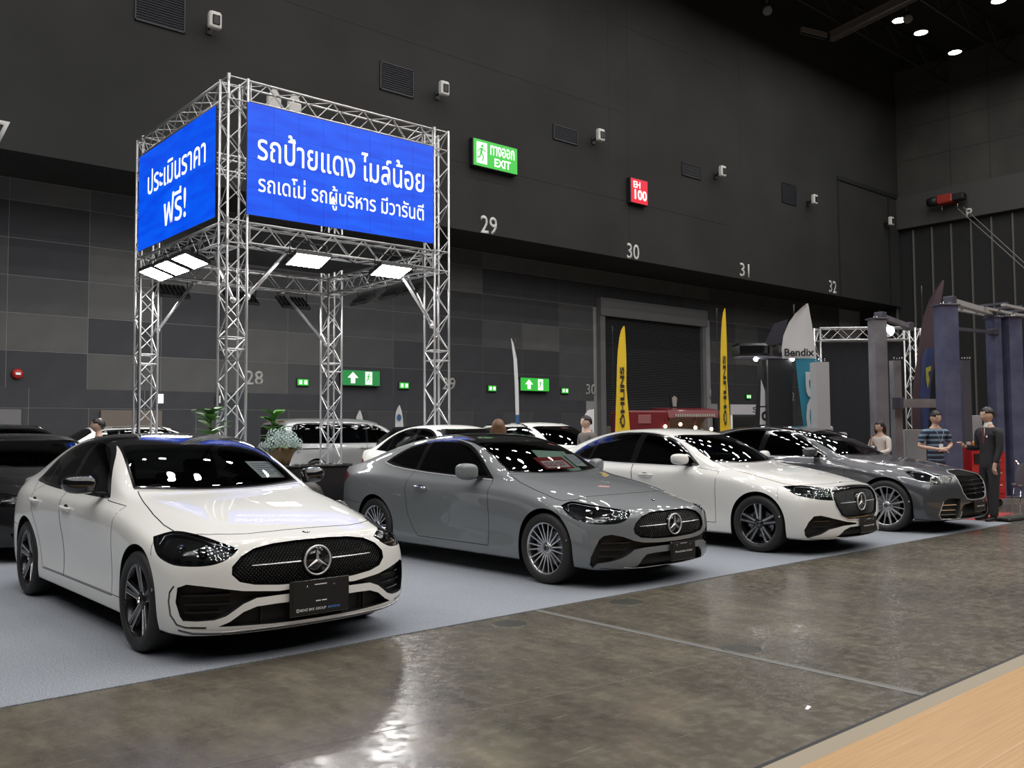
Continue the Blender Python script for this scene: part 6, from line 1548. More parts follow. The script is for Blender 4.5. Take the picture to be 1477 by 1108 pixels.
# dark curved flag
MAR = mat('flag_maroon', (.06,.035,.045), .7)
t, x = feather('feather_flag', 'tall dark maroon feather flag with curved tip behind the blue lift', (19.85,9.1,0), 4.6, .5, RT, MAR)
cloth(t, 'banner', x, [(1.2,-.30,-.02),(1.8,-.30,.05),(2.4,-.25,.14),(3.0,-.15,.28),(3.5,-.08,.36),(3.9,.0,.38),(4.3,.16,.42),(4.6,.36,.48),(4.72,.46,.49)], MAR, .02)
cloth(t, 'blue_panel', x, [(1.4,-.10,.02),(2.2,-.12,.10),(3.0,-.06,.20),(3.2,.02,.24)], mat('flag_navy', (.03,.045,.14), .6), .02).location = tuple(x.cross(Vector((0,0,1)))*.03)
e = MB(); F = frame_mat(x*.03+Vector((0,0,2.55))+x.cross(Vector((0,0,1)))*.09, x, (0,0,1)); flat_poly(e, F, [(-.03,.22),(.09,.26),(.08,.16),(.02,.12),(.05,-.05),(0,-.24),(-.03,-.05)]); e.build('gold_print', mat('print_gold', (.35,.33,.05), .6), t, fix=False)
# ------------------------------------------------------------------ red food truck and stall in front of the roller door
RED = mat('truck_red', (.16,.012,.018), .4, coat=.3)
t = thing('food_stall', 'dark red food truck stall with awning before the roller door', 'stall', (24.6,20.6,0), -.35)
e = MB(); e.bevbox((-1.6,-.6,.3),(.0,.7,2.10),.06); e.build('body', RED, t)
e = MB(); e.add([(0,-.6,1.85),(2.2,-.6,1.85),(2.2,-.5,2.12),(0,-.5,2.12),(0,.6,2.22),(2.2,.6,2.22),(2.2,.7,1.85),(0,.7,1.85)],[(0,1,2,3),(3,2,5,4),(4,5,6,7),(0,3,4,7),(1,6,5,2),(0,7,6,1)]); e.build('awning', RED, t)
e = MB(); e.bevbox((.0,-.55,.3),(2.2,.6,1.05),.03); e.build('counter', RED, t)
e = MB(); e.box((.0,.5,1.05),(2.2,.58,1.86)); e.build('back_panel', mat('stall_cream', (.45,.36,.28), .6), t)
for k in range(3): e = MB(); e.tube((.05+1.05*k,-.5,1.05),(.05+1.05*k,-.5,1.85),.025,6); e.build('post', RED, t)
letters('MENU COFFEE DRINK', mat('stall_letters', (.35,.33,.28), .5), t, (1.1,-.62,1.93), (1,0,0), (0,0,1), width=1.7, height=.11, depth=.01, bold=.02) if False else None
for k in range(18): e = MB(); e.box((.25+.09*k,-.63,1.88),(.31+.09*k,-.60,1.98)); e.build('sign_block', mat('stall_letters', (.38,.36,.32), .5), t)
e = MB(); e.bevbox((-1.2,-.63,1.65),(-.7,-.60,1.95),.01); e.build('logo_plate', mat('stall_plate', (.28,.10,.10), .5), t)
BULB = mat('bulb_glow', (.9,.8,.6), .4, emit=(1,.72,.42), es=9)
for k, (dx,dz) in enumerate(((-.15,1.55),(.45,1.62),(1.05,1.5),(1.7,1.45))):
    e = MB(); e.ell((dx,-.62,dz), (.06,.06,.06), 10, 8); e.build('lamp_bulb', BULB, t); e = MB(); e.tube((dx,-.62,dz+.05),(dx,-.62,1.86),.008,5); e.build('lamp_cord', PLASTB, t)
rr_ = random.Random(4)
for k in range(7):
    q = thing('cup_stack', 'stack of white cups on the stall counter, %s from the left'%(('first','second','third','fourth','fifth','sixth','seventh')[k]), 'cups', (24.75+.24*k, 20.52-.085*k, 1.06), 0, 'cups on the red stall counter')
    h_ = rr_.uniform(.2,.42); e = MB(); e.lathe([(.001,0),(.045,0),(.06,h_),(.001,h_+.01)],12,axis='z'); e.build('cup', (WHP,mat('cup_red',(.5,.05,.04),.5),mat('cup_cream',(.5,.35,.2),.5))[k%3], q)
t = thing('round_sign', 'small shield shaped sign on a post above the red stall', 'sign', (26.6,21.6,0)); e = MB(); e.tube((0,0,0),(0,0,2.3),.03,6); e.build('post', PLASTB, t)
e = MB(); e.prism([(-.16,2.15),(.16,2.15),(.24,2.45),(.26,2.75),(0,2.86),(-.26,2.75),(-.24,2.45)],-.04,.0); e.build('shield', PLASTB, t); e = MB(); e.prism([(-.10,2.3),(.10,2.3),(.15,2.62),(0,2.70),(-.15,2.62)],-.05,-.041); e.build('shield_mark', mat('shield_print', (.35,.30,.28), .6), t)
t = thing('white_stall', 'white framed stall with header board right of the yellow flag', 'stall', (26.35,18.8,0), -.35)
e = MB(); e.box((-.1,-.05,1.95),(1.9,.0,2.3)); e.build('header_board', mat('header_white', (.42,.41,.45), .5), t)
for dx in (-.05,1.85): e = MB(); e.tube((dx,0,0),(dx,0,2.3),.04,6); e.build('post', WHP, t)
letters('Sc', INKB, t, (1.0,-.055,2.12), (1,0,0), (0,0,1), width=.4, height=.2, depth=.002, bold=.0)
e = MB(); e.box((-.1,1.0,0),(1.9,1.1,1.9)); e.build('back_board', PLASTB, t)
t = thing('display_flag', 'short white and purple display flag beside the dark haired man', 'flag', (17.05,16.95,0)); e = MB(); v = RT; 
prof = [(.3,-.02,.30),(.9,-.02,.30),(1.5,0,.30),(1.8,.05,.30),(1.95,.14,.30),(1.99,.2,.30)]
cloth(t, 'banner', RT, prof, FWHITE, .005); cloth(t, 'purple_print', RT, [(.3,.0,.26),(.9,.02,.26),(1.3,.04,.26),(1.45,.2,.26)], mat('print_purple', (.16,.08,.38), .6), .005).location = tuple(RT.cross(Vector((0,0,1)))*.02)
e = MB(); F = frame_mat(RT*.17+Vector((0,0,1.66))+RT.cross(Vector((0,0,1)))*.05, RT, (0,0,1)); flat_poly(e, F, [(.08*math.cos(k*.52),.06*math.sin(k*.52)) for k in range(12)]); e.build('oval_print', mat('print_blue2',(.05,.2,.5),.6), t, fix=False)
e = MB(); e.tube(RT*.31,RT*.31+Vector((0,0,2.0)),.012,6); e.build('pole', WHP, t)
# ------------------------------------------------------------------ car lifts and garage stand on the right
LG = mat('lift_grey', rough=.4, metal=.5, nodes=nz_wall((.20,.20,.22),(.36,.35,.38),2.5)); LB = mat('lift_blue', rough=.38, metal=.3, nodes=nz_wall((.075,.085,.17),(.16,.17,.27),2.5)); LW = mat('lift_pale', (.42,.43,.45), .5, .2); LDK = mat('lift_dark', (.10,.10,.13), .45, .4)
WMARK = mat('mark_white', (.55,.55,.58), .5)
def post(name, lab, x, y, h, w, d, m, yaw=0, txt=None, group='car lift posts on the right', head=True):
    t = thing(name, lab, 'car lift', (x,y,0), yaw, group)
    e = MB(); e.add([(-w/2,d/2,.02),(-w/2,-d/2,.02),(w/2,-d/2,.02),(w/2,d/2,.02),(w/2-.05,d/2,.02),(w/2-.05,-d/2+.04,.02),(-w/2+.05,-d/2+.04,.02),(-w/2+.05,d/2,.02)]+[(a,b_,h) for a,b_ in ((-w/2,d/2),(-w/2,-d/2),(w/2,-d/2),(w/2,d/2),(w/2-.05,d/2),(w/2-.05,-d/2+.04),(-w/2+.05,-d/2+.04),(-w/2+.05,d/2))],
        [(i,(i+1)%8,8+(i+1)%8,8+i) for i in range(8)]+[(8,9,14,15),(9,10,13,14),(10,11,12,13)]); e.build('column', m, t)
    e = MB(); e.bevbox((-w*.8,-d*.8,0),(w*.8,d*.8,.03),.01); e.build('base_plate', LDK, t)
    if head: e = MB(); e.bevbox((-w/2-.04,-d/2-.03,h),(w/2+.04,d/2+.03,h+.03),.01); e.build('top_plate', LDK, t)
    e = MB(); e.bevbox((-w/2+.055,-d/2+.05,.5),(w/2-.055,d/2+.06,1.0),.02); e.build('carriage', LDK, t)
    for k in range(4): e = MB(); e.tube((-w/2+.06+.06*k,0,h+.03),(-w/2+.06+.06*k,0,h+.07),.012,6); e.build('bolt', CHROME, t)
    if txt:
        for k, (dz,hh) in enumerate(((0,.07),(-.10,.05),(-.17,.05),(-.24,.04))): e = MB(); e.box((w/2+.001,-.04,h*.78+dz-hh),(w/2+.004,.04,h*.78+dz)); e.build('decal', WMARK, t)
    return t
ya = -.55
post('lift_post', 'tall brushed grey lift post behind the graphite sedan windscreen', 16.94, 8.66, 3.58, .26, .24, LG, ya, 'LIFT')
post('lift_post', 'tall blue lift post behind the man in the striped shirt', 16.75, 7.25, 3.68, .32, .26, LB, ya, 'LIFT')
post('lift_post', 'far blue lift post at the right edge of the frame', 20.3, 7.45, 3.75, .30, .28, LB, ya, 'LIFT')
post('lift_post', 'second far blue lift post just left of the edge post', 20.04, 7.70, 3.75, .16, .28, LB, ya)
post('lift_post', 'short pale grey lift post left of the black backdrop', 15.45, 9.05, 2.70, .26, .24, LW, ya, 'LIFT', head=False)
post('lift_post', 'short grey lift post just right of the brushed grey post', 17.55, 8.62, 2.80, .16, .16, LG, ya, 'LIFT', head=False)
post('lift_post', 'dark slim lift post right of the tall blue post', 19.6, 8.15, 2.87, .18, .2, LDK, ya, head=False)
post('lift_post', 'thin dark post far behind between the blue lifts', 22.6, 8.55, 3.3, .12, .14, LDK, ya, head=False)
def bar(name, lab, p, q, w_, h_, m, cat='lift beam'):
    d = Vector(q)-Vector(p); t = thing(name, lab, cat, p); dn = d.normalized(); s_ = dn.cross(Vector((0,0,1))).normalized()*w_/2; u = Vector((0,0,h_/2)); z_ = Vector((0,0,0))
    e = MB(); e.add([z_-s_-u,z_+s_-u,z_+s_+u,z_-s_+u,d-s_-u,d+s_-u,d+s_+u,d-s_+u],[(0,1,2,3),(4,5,6,7),(0,1,5,4),(1,2,6,5),(2,3,7,6),(3,0,4,7)]); e.build('bar', m, t)
    for z in (z_+dn*.06, d-dn*.06): e = MB(); e.bevbox(tuple(z+Vector((-.09,-.09,-h_/2-.03))),tuple(z+Vector((.09,.09,h_/2+.03))),.01); e.build('end_bracket', LDK, t)
    return t
bar('overhead_beam', 'overhead grey beam running right from the tall grey post', (17.08,8.68,3.67), (19.0,9.0,3.62), .10, .10, LG); bar('overhead_beam', 'overhead pale beam between the two blue lift posts', (16.95,7.27,3.80), (19.95,7.70,3.86), .14, .10, LW)
bar('overhead_beam', 'lower thin beam between the two blue lift posts', (16.98,7.32,3.30), (19.95,7.66,3.45), .06, .06, LDK)
bar('swing_beam', 'grey swing arm left of the tall blue lift post', (17.3,8.5,1.94), (18.35,7.95,1.94), .14, .17, LG, 'lift arm')
t = thing('arm_pad', 'black round lift pad on the swing arm end', 'lift pad', (18.25,7.9,2.02)); e = MB(); e.lathe([(.001,-.12),(.14,-.12),(.16,-.05),(.16,.06),(.08,.08),(.001,.08)],18,(0,0,0),'z'); e.build('pad', PLASTB, t); e = MB(); e.lathe([(.05,.06),(.07,.14),(.001,.15)],14,axis='z'); e.build('pad_rubber', TYRE, t)
t = thing('roof_frame', 'flat steel frame on top of the far blue posts', 'frame', (20.1,7.6,3.84+.03)); 
for k in range(3): e = MB(); e.box((-1.0+.0*k,-.5+.45*k,0),(1.6,-.42+.45*k,.05)); e.build('rail', LW, t)
for k in range(4): e = MB(); e.box((-.9+.75*k,-.5,.05),(-.82+.75*k,.5,.09)); e.build('cross_rail', LDK, t)
# truss gate with a black backdrop
G = thing('truss_gate', 'aluminium truss gate framing the black backdrop', 'truss', (0,0,0))
ga, gb = Vector((21.7,12.9,0)), Vector((23.7,11.15,0)); gd = (gb-ga).normalized(); up_ = Vector((0,0,1))
truss(G, 'truss_column', ga+Vector((0,0,.02)), ga+Vector((0,0,4.1)), w=.3, pitch=.4); truss(G, 'truss_column', gb+Vector((0,0,.02)), gb+Vector((0,0,4.1)), w=.3, pitch=.4)
truss(G, 'truss_beam', ga+gd*.15+Vector((0,0,3.95)), gb-gd*.15+Vector((0,0,3.95)), w=.32, pitch=.36, up=up_)
for p_ in (ga,gb): e = MB(); e.bevbox((p_.x-.3,p_.y-.3,0),(p_.x+.3,p_.y+.3,.02),.01); e.build('base_plate', GREYP, G)
t = thing('backdrop_cloth', 'black backdrop cloth hanging inside the truss gate', 'backdrop', (0,0,0)); e = MB(); n_ = 24; v = []
for k in range(n_+1): p_ = ga+gd*(.25+(gb-ga).length*.78*k/n_); off = Vector((gd.y,-gd.x,0))*(.02*math.sin(k*1.7)); v += [tuple(p_+off+Vector((0,0,.05))), tuple(p_+off+Vector((0,0,3.75)))]
e.add(v, [(2*i,2*i+2,2*i+3,2*i+1) for i in range(n_)], True); e.build('cloth', mat('backdrop_black', (.010,.010,.014), .9), t, fix=False)
t = thing('gate_spotlight', 'bright white spotlight clamped on the gate truss beside the grey post', 'spotlight', (23.05,11.6,4.1)); e = MB(); e.tube((0,0,0),(-.14,-.2,-.12),.13,12,.16); e.build('can', WHP, t); e = MB(); e.tube((-.142,-.203,-.122),(-.143,-.204,-.123),.14,14); e.build('lamp_face', mat('gate_lamp', (.9,.9,.9), .4, emit=(.85,.9,1), es=60), t); e = MB(); e.tube((0,0,.0),(0,0,.14),.02,6); e.build('clamp', PLASTB, t)
# black T-shaped display rig with two long boxes
t = thing('display_rig', 'black T shaped display with two lamp boxes and dark column', 'display', (18.15,11.85,0), -.71)
e = MB(); e.bevbox((-.16,-.2,0),(.42,.2,3.05),.02); e.build('column', PLASTB, t)
for (a,b_) in ((-.86,-.10),(.10,.86)): e = MB(); e.bevbox((a,-.28,3.12),(b_,.28,3.42),.06); e.build('lamp_box', GLOSSB, t)
e = MB(); e.tube((-.85,-.2,3.08),(.85,-.2,3.08),.03,8); e.build('cross_bar', LDK, t)
for dx in (-.42,.42): e = MB(); e.ell((dx,-.22,3.05),(.05,.05,.05),10,8); e.build('lamp_head', mat('rig_lamp', (.8,.8,.8), .4, emit=(.9,.94,1), es=60), t)
e = MB(); e.add([(-.15,.05,3.40),(.30,.05,3.40),(.42,.06,4.0),(.10,.06,3.9)],[(0,1,2,3)]); e.add([(-.15,.07,3.40),(.30,.07,3.40),(.42,.08,4.0),(.10,.08,3.9)],[(3,2,1,0)]); e.build('top_flag', mat('flag_violet', (.015,.012,.022), .6), t)
t, x = feather('banner_stand', 'upright patterned banner with white lettering left of the black column', (17.98,12.09,0), 3.0, .3, RT, INKB, cat='banner')
cloth(t, 'banner', x, [(.3,-.12,.36),(1.0,-.12,.36),(1.5,-.12,.36)], mat('banner_pattern', rough=.6, nodes=nz_wall((.03,.10,.07),(.10,.03,.16),5)), .01); cloth(t, 'banner_upper', x, [(1.5,-.12,.36),(2.2,-.06,.33),(2.9,.02,.30)], INKB, .01)
e = MB(); F = frame_mat(x*.12+x.cross(Vector((0,0,1)))*.06+Vector((0,0,0)), x, (0,0,1)); flat_poly(e, F, [(-.13,1.55),(.16,1.55),(.17,1.95),(-.11,1.95)]); flat_poly(e, F, [(-.11,1.98),(.12,1.98),(.0,2.35),(-.08,2.6)]); e.build('white_panel', FWHITE, t, kind='stuff', fix=False)
letters('U', INKB, t, x*.14+Vector((0,0,1.75))+x.cross(Vector((0,0,1)))*.07, (0,0,-1), x, width=.22, height=.22, depth=0, bold=.04)
# tool cabinets, shelves, chairs
WCAB = mat('cabinet_white', (.50,.50,.52), .4); ORG = mat('shelf_orange', (.45,.20,.03), .5); REDT = mat('toolbox_red', (.50,.02,.025), .3, coat=.4)
t = thing('tool_trolley', 'red tool trolley beside the suited man', 'trolley', (17.50,7.10,0), -.45)
e = MB(); e.add([(-.35,-.28,.15),(.38,-.28,.15),(.38,.28,.15),(-.35,.28,.15),(-.35,-.28,1.12),(.38,-.28,1.00),(.38,.28,1.00),(-.35,.28,1.12)],[(0,3,2,1),(4,5,6,7),(0,1,5,4),(1,2,6,5),(2,3,7,6),(3,0,4,7)]); e.build('cabinet', REDT, t)
e = MB(); e.box((-.30,-.30,.80),(-.12,-.281,.98)); e.build('control_panel', PLASTB, t)
for k in range(3): e = MB(); e.box((-.05,-.295,.25+.22*k),(.34,-.281,.43+.22*k)); o = e.build('drawer', REDT, t); e = MB(); e.box((.02,-.31,.39+.22*k),(.28,-.295,.41+.22*k)); e.build('handle', CHROME, o)
for dx in (-.28,.3):
    for dy in (-.2,.2): e = MB(); e.lathe([(.001,-.02),(.06,-.02),(.07,0),(.06,.02),(.001,.02)],12,(dx,dy,.07),'y'); e.build('caster', TYRE, t)
for k in range(6):
    q = thing('tool_item', ('white can on the red trolley','orange tool grip on the red trolley','red bottle on the red trolley','yellow tool grip on the red trolley','small white box on the red trolley','grey socket on the red trolley')[k], 'tool', (17.30+.09*k, 7.15-.05*k, 1.12-.018*k), 0, 'tools on the red trolley top')
    e = MB(); e.lathe([(.001,0),(.03,0),(.03,.07),(.015,.10),(.001,.10)],10,axis='z') if k%2 else e.bevbox((-.03,-.03,0),(.03,.03,.07),.008); e.build('tool_body', (WCAB,ORG,REDT,mat('tool_yellow',(.6,.45,.05),.5),WCAB,GREYP)[k], q)
def cabinet(lab, x, y, w, d, h, m, yaw, shelf=0, rows=3):
    t = thing('parts_cabinet', lab, 'cabinet', (x,y,0), yaw, 'cabinets behind the lifts'); e = MB(); e.bevbox((-w/2,-d/2,.0),(w/2,d/2,h),.01); e.build('body', m, t)
    for k in range(rows): z0 = .12+(h-.2)*k/rows; e = MB(); e.box((-w/2+.03,-d/2-.015,z0),(w/2-.03,-d/2-.001,z0+(h-.2)/rows-.03)); o = e.build('door', m, t); e = MB(); e.box((w/2-.09,-d/2-.03,z0+.1),(w/2-.07,-d/2-.015,z0+.25)); e.build('handle', PLASTB, o)
    return t
cabinet('white parts cabinet with red dials right of the dark slim post', 20.75, 8.75, .75, .5, 1.72, WCAB, -.6); cabinet('low white cabinet half hidden behind the suited man', 21.75, 8.05, .6, .5, 1.45, WCAB, -.6, rows=2)
cabinet('grey equipment box with red print left of the striped shirt', 18.55, 8.85, .5, .4, 1.42, mat('box_grey', (.30,.30,.31), .5), -.5, rows=1)
t = thing('orange_shelf', 'orange edged shelf crossing behind the suited man', 'shelf', (21.1,7.4,1.78), -.7); e = MB(); e.bevbox((-.7,-.25,0),(1.9,.25,.10),.01); e.build('shelf_board', ORG, t)
for dx in (-.65,1.85): e = MB(); e.box((dx-.02,-.2,-1.78),(dx+.02,.2,.9)); e.build('upright', LDK, t)
for k, (dx,m_) in enumerate(((-.5,WCAB),(-.15,PLASTB),(.2,mat('box_teal',(.03,.2,.22),.5)),(.55,REDT),(.9,WCAB),(1.3,PLASTB))):
    a = -.7; q = thing('parts_box', ('white parts box first on the orange shelf','black parts box second on the orange shelf','teal parts box third on the orange shelf','red parts box fourth on the orange shelf','white parts box fifth on the orange shelf','black parts box last on the orange shelf')[k], 'box', (21.1+dx*math.cos(a),7.4+dx*math.sin(a),1.88), a, 'boxes on the orange shelf'); e = MB(); e.bevbox((-.13,-.15,0),(.13,.15,.16+.05*(k%3)),.01); e.build('carton', m_, q); e = MB(); e.box((-.08,-.156,.04),(.08,-.151,.12)); e.build('box_label', FWHITE, q)
t = thing('display_bench', 'low grey equipment bench behind the graphite sedan windscreen', 'bench', (15.75,9.75,0), -.55)
e = MB(); e.bevbox((-.8,-.35,.9),(.9,.35,1.38),.04); e.build('bench_body', LG, t); e = MB(); e.bevbox((-.6,-.25,1.38),(-.1,.25,1.50),.03); e.build('bench_pad', LW, t); e = MB(); e.bevbox((.35,-.25,1.38),(.65,.25,1.50),.03); e.build('bench_pad', LW, t); e = MB(); e.box((-.6,-.3,0),(.7,.3,.9)); e.build('bench_base', LDK, t)
def chair(lab, x, y, m, yaw):
    t = thing('visitor_chair', lab, 'chair', (x,y,0), yaw, 'chairs around the lift stand'); e = MB(); e.bevbox((-.22,-.22,.43),(.22,.22,.48),.02); e.build('seat', m, t)
    v = []; f = []; 
    for k in range(9): a = PI*(.1+.8*k/8); v += [(.25*math.cos(a),.22*math.sin(a)+.05,.46),(.27*math.cos(a),.26*math.sin(a)+.06,.66),(.22*math.cos(a),.27*math.sin(a)+.07,.92-.10*abs(math.cos(a)))]
    for k in range(8):
        for j in range(2): f.append((3*k+j,3*k+j+1,3*k+j+4,3*k+j+3))
    e = MB(); e.add(v, f, True); e.build('backrest', m, t, fix=False)
    for dx in (-.18,.18):
        for dy in (-.18,.18): e = MB(); e.tube((dx,dy,.43),(dx*1.2,dy*1.2,0),.012,6); e.build('leg', CHROME, t)
chair('white shell chair beside the man in the striped shirt', 15.75, 7.75, WHP, 2.4); chair('dark brown chair back behind the woman in white', 18.15, 9.3, mat('chair_brown', (.05,.03,.035), .5), 2.4); chair('grey seat at the right edge behind the suited man', 16.9, 6.0, mat('chair_grey', (.12,.12,.14), .5), 2.2)
t = thing('red_jack', 'red wheeled garage jack on the floor at the right edge', 'jack', (18.6,6.1,0), -.6); e = MB(); e.bevbox((-.5,-.18,.08),(.5,-.10,.2),.02); e.bevbox((-.5,.10,.08),(.5,.18,.2),.02); e.bevbox((-.1,-.1,.08),(.25,.1,.16),.02); e.build('frame', REDT, t); e = MB(); e.tube((-.3,0,.15),(-.85,0,.85),.02,6); e.build('handle', CHROME, t)
for dx in (-.4,.4):
    for dy in (-.16,.16): e = MB(); e.lathe([(.001,-.03),(.07,-.03),(.07,.03),(.001,.03)],14,(dx,dy,.07),'y'); e.build('wheel', REDT, t)
t = thing('floor_box', 'black flat cable cover on the floor by the suited man', 'cable cover', (15.35,5.65,0), -.1); e = MB(); e.bevbox((-.45,-.12,0),(.55,.12,.05),.02); e.build('cover', PLASTB, t); e = MB(); e.tube((.5,0,.02),(1.2,-.15,.02),.015,6); e.build('cable', PLASTB, t)
# ------------------------------------------------------------------ people
def skin_mesh(verts, edges, radii, m, name, lv=2, root=0):
    me = bpy.data.meshes.new(name); me.from_pydata([tuple(v) for v in verts], edges, []); o = bpy.data.objects.new(name, me); COL.objects.link(o)
    md = o.modifiers.new('skin','SKIN'); md.use_smooth_shade = True
    sv = me.skin_vertices[0].data
    for i, r in enumerate(radii):
        sv[i].radius = r if isinstance(r, tuple) else (r, r); sv[i].use_root = (i == root)
    s_ = o.modifiers.new('s','SUBSURF'); s_.levels = lv; s_.render_levels = lv
    dg = bpy.context.evaluated_depsgraph_get(); dg.update(); m2 = bpy.data.meshes.new_from_object(o.evaluated_get(dg), depsgraph=dg); m2.name = name
    bpy.data.objects.remove(o); bpy.data.meshes.remove(me); m2.materials.clear(); m2.materials.append(m)
    m2.polygons.foreach_set('use_smooth', [True]*len(m2.polygons)); return m2
SKIN = mat('skin', (.60,.40,.30), .5); HAIRB = mat('hair_black', (.012,.010,.009), .45); HAIRBR = mat('hair_brown', (.16,.085,.04), .5); EYEW = mat('eye_white', (.6,.58,.55), .4); EYED = mat('eye_dark', (.02,.012,.01), .3); LIP = mat('lips', (.38,.14,.11), .5); SHOE = mat('shoe_black', (.012,.012,.012), .3)
def head_obj(parent, c, yaw, pitch, s, hair, hm, bodyname='head'):
    """c: centre of the head; s: head height"""
    Rm = (Matrix.Rotation(yaw,3,'Z') @ Matrix.Rotation(pitch,3,'X')); h = s/2
    n, m_ = 20, 16; v = []; f = []
    for j in range(m_+1):
        ph = PI*j/m_; zz = -math.cos(ph); rr = math.sin(ph)
        for i in range(n):
            a = 2*PI*i/n; x = rr*math.cos(a); y = rr*math.sin(a)   # forward = +y
            wx = .74 if zz > -.1 else .74-.26*((-zz-.1)/.9)**1.3; wy = .90 if zz > -.2 else .90-.18*((-zz-.2)/.8)
            X = x*wx; Y = y*wy; Z = zz
            if y > .3:
                fx = abs(x)
                if -.42 < zz < .12 and fx < .22: Y += .17*(1-fx/.22)*max(0,1-abs(zz+.22)/.30)       # nose
                if .0 < zz < .22 and .14 < fx < .55: Y -= .05                                          # sockets
                if zz < -.62 and fx < .3: Y += .05
            if y < -.1 and zz < -.2: Y *= .82
            v.append(Rm@Vector((X*h, Y*h, Z*h)))
    for j in range(m_):
        for i in range(n): f.append((j*n+i, j*n+(i+1)%n, (j+1)*n+(i+1)%n, (j+1)*n+i))
    e = MB(); e.add([p+Vector(c) for p in v], f, True)
    o = e.build(bodyname, SKIN, parent)
    def at(x,y,z): return Rm@Vector((x*h,y*h,z*h))+Vector(c)
    for sx in (-1,1):
        q = MB(); q.ell(at(sx*.29,.80,.08), (.085*h,.05*h,.045*h), 10, 6, Rm); q.build('eye', EYEW, o)
        q = MB(); q.ell(at(sx*.29,.845,.08), (.038*h,.02*h,.038*h), 8, 6, Rm); q.build('iris', EYED, o)
        q = MB(); q.path([at(sx*.14,.86,.21), at(sx*.30,.86,.25), at(sx*.46,.74,.20)], .022*h, 5); q.build('eyebrow', hm, o)
        q = MB(); q.ell(at(sx*.76,-.02,.0), (.06*h,.13*h,.19*h), 10, 8, Rm); q.build('ear', SKIN, o)
    q = MB(); q.ell(at(0,.80,-.50), (.19*h,.05*h,.045*h), 10, 6, Rm); q.build('mouth', LIP, o)
    # hair: a full shell; its hem lies inside the head, so the edge is where it dips under the skin
    v = []; f = []; n2, m2 = 28, 20
    for j in range(m2+1):
        ph = PI*j/m2; zz = -math.cos(ph); rr = math.sin(ph)
        for i in range(n2):
            a = 2*PI*i/n2; x = rr*math.cos(a); y = rr*math.sin(a)
            if hair == 'short': hem = -.42 if y < -.35*rr else (-.12 if y < .15*rr else (.22 if abs(x) > .62*rr else .48))
            else: hem = -2 if y < .30*rr else (.1 if abs(x) > .72*rr else .50)
            k = 1.09+.025*math.sin(i*2.3+j*1.9) if zz > hem else .80
            wx = .74 if zz > -.1 else .74-.20*((-zz-.1)/.9)**1.3
            X = x*wx*k*1.03; Y = y*.92*k-.04; Z = zz*1.07*(1 if zz > hem else .9)+.04
            if hair == 'long' and y < .30*rr and zz < .1: X = x*.98+(.25 if x > 0 else -.25)*max(0,-zz); Y = min(y*.9, .22)-.06; Z = zz*1.75
            v.append(Rm@Vector((X*h, Y*h, Z*h))+Vector(c))
    for j in range(m2):
        for i in range(n2): f.append((j*n2+i, j*n2+(i+1)%n2, (j+1)*n2+(i+1)%n2, (j+1)*n2+i))
    e = MB(); e.add(v, f, True); e.build('hair', hm, o, fix=False); return o
def hand_pts(V, E, Rr, wi, w, d, side, s=1.0, curl=.5):
    """adds palm and five fingers from wrist index wi; d is the pointing direction"""
    d = Vector(d).normalized(); up = Vector((0,0,1)) if abs(d.z) < .8 else Vector((0,1,0)); a = d.cross(up).normalized()*side; n_ = d.cross(a).normalized()
    if n_.z > 0: n_ = -n_
    w = Vector(w); pi = len(V); V.append(w+d*.045*s); Rr.append((.018,.030)); E.append((wi,pi)); 
    pj = len(V); V.append(w+d*.085*s); Rr.append((.012,.034)); E.append((pi,pj))
    for k, (o_, L) in enumerate(((-.030,.072),(-.010,.082),(.010,.076),(.028,.060))):
        b = w+d*.092*s+a*o_*s; i0 = len(V); V.append(b); Rr.append(.009); E.append((pj,i0)); d2 = (d+n_*curl).normalized()
        i1 = len(V); V.append(b+d2*L*.5*s); Rr.append(.0085); E.append((i0,i1)); d3 = (d+n_*curl*2.4).normalized()
        i2 = len(V); V.append(b+d2*L*.5*s+d3*L*.5*s); Rr.append(.007); E.append((i1,i2))
    b = w+d*.035*s-a*.028*s; i0 = len(V); V.append(b); Rr.append(.011); E.append((pi,i0)); dt = (d-a*.8+n_*.3).normalized(); i1 = len(V); V.append(b+dt*.045*s); Rr.append(.009); E.append((i0,i1)); i2 = len(V); V.append(b+dt*.045*s+(d+n_*.4).normalized()*.03*s); Rr.append(.0075); E.append((i1,i2))
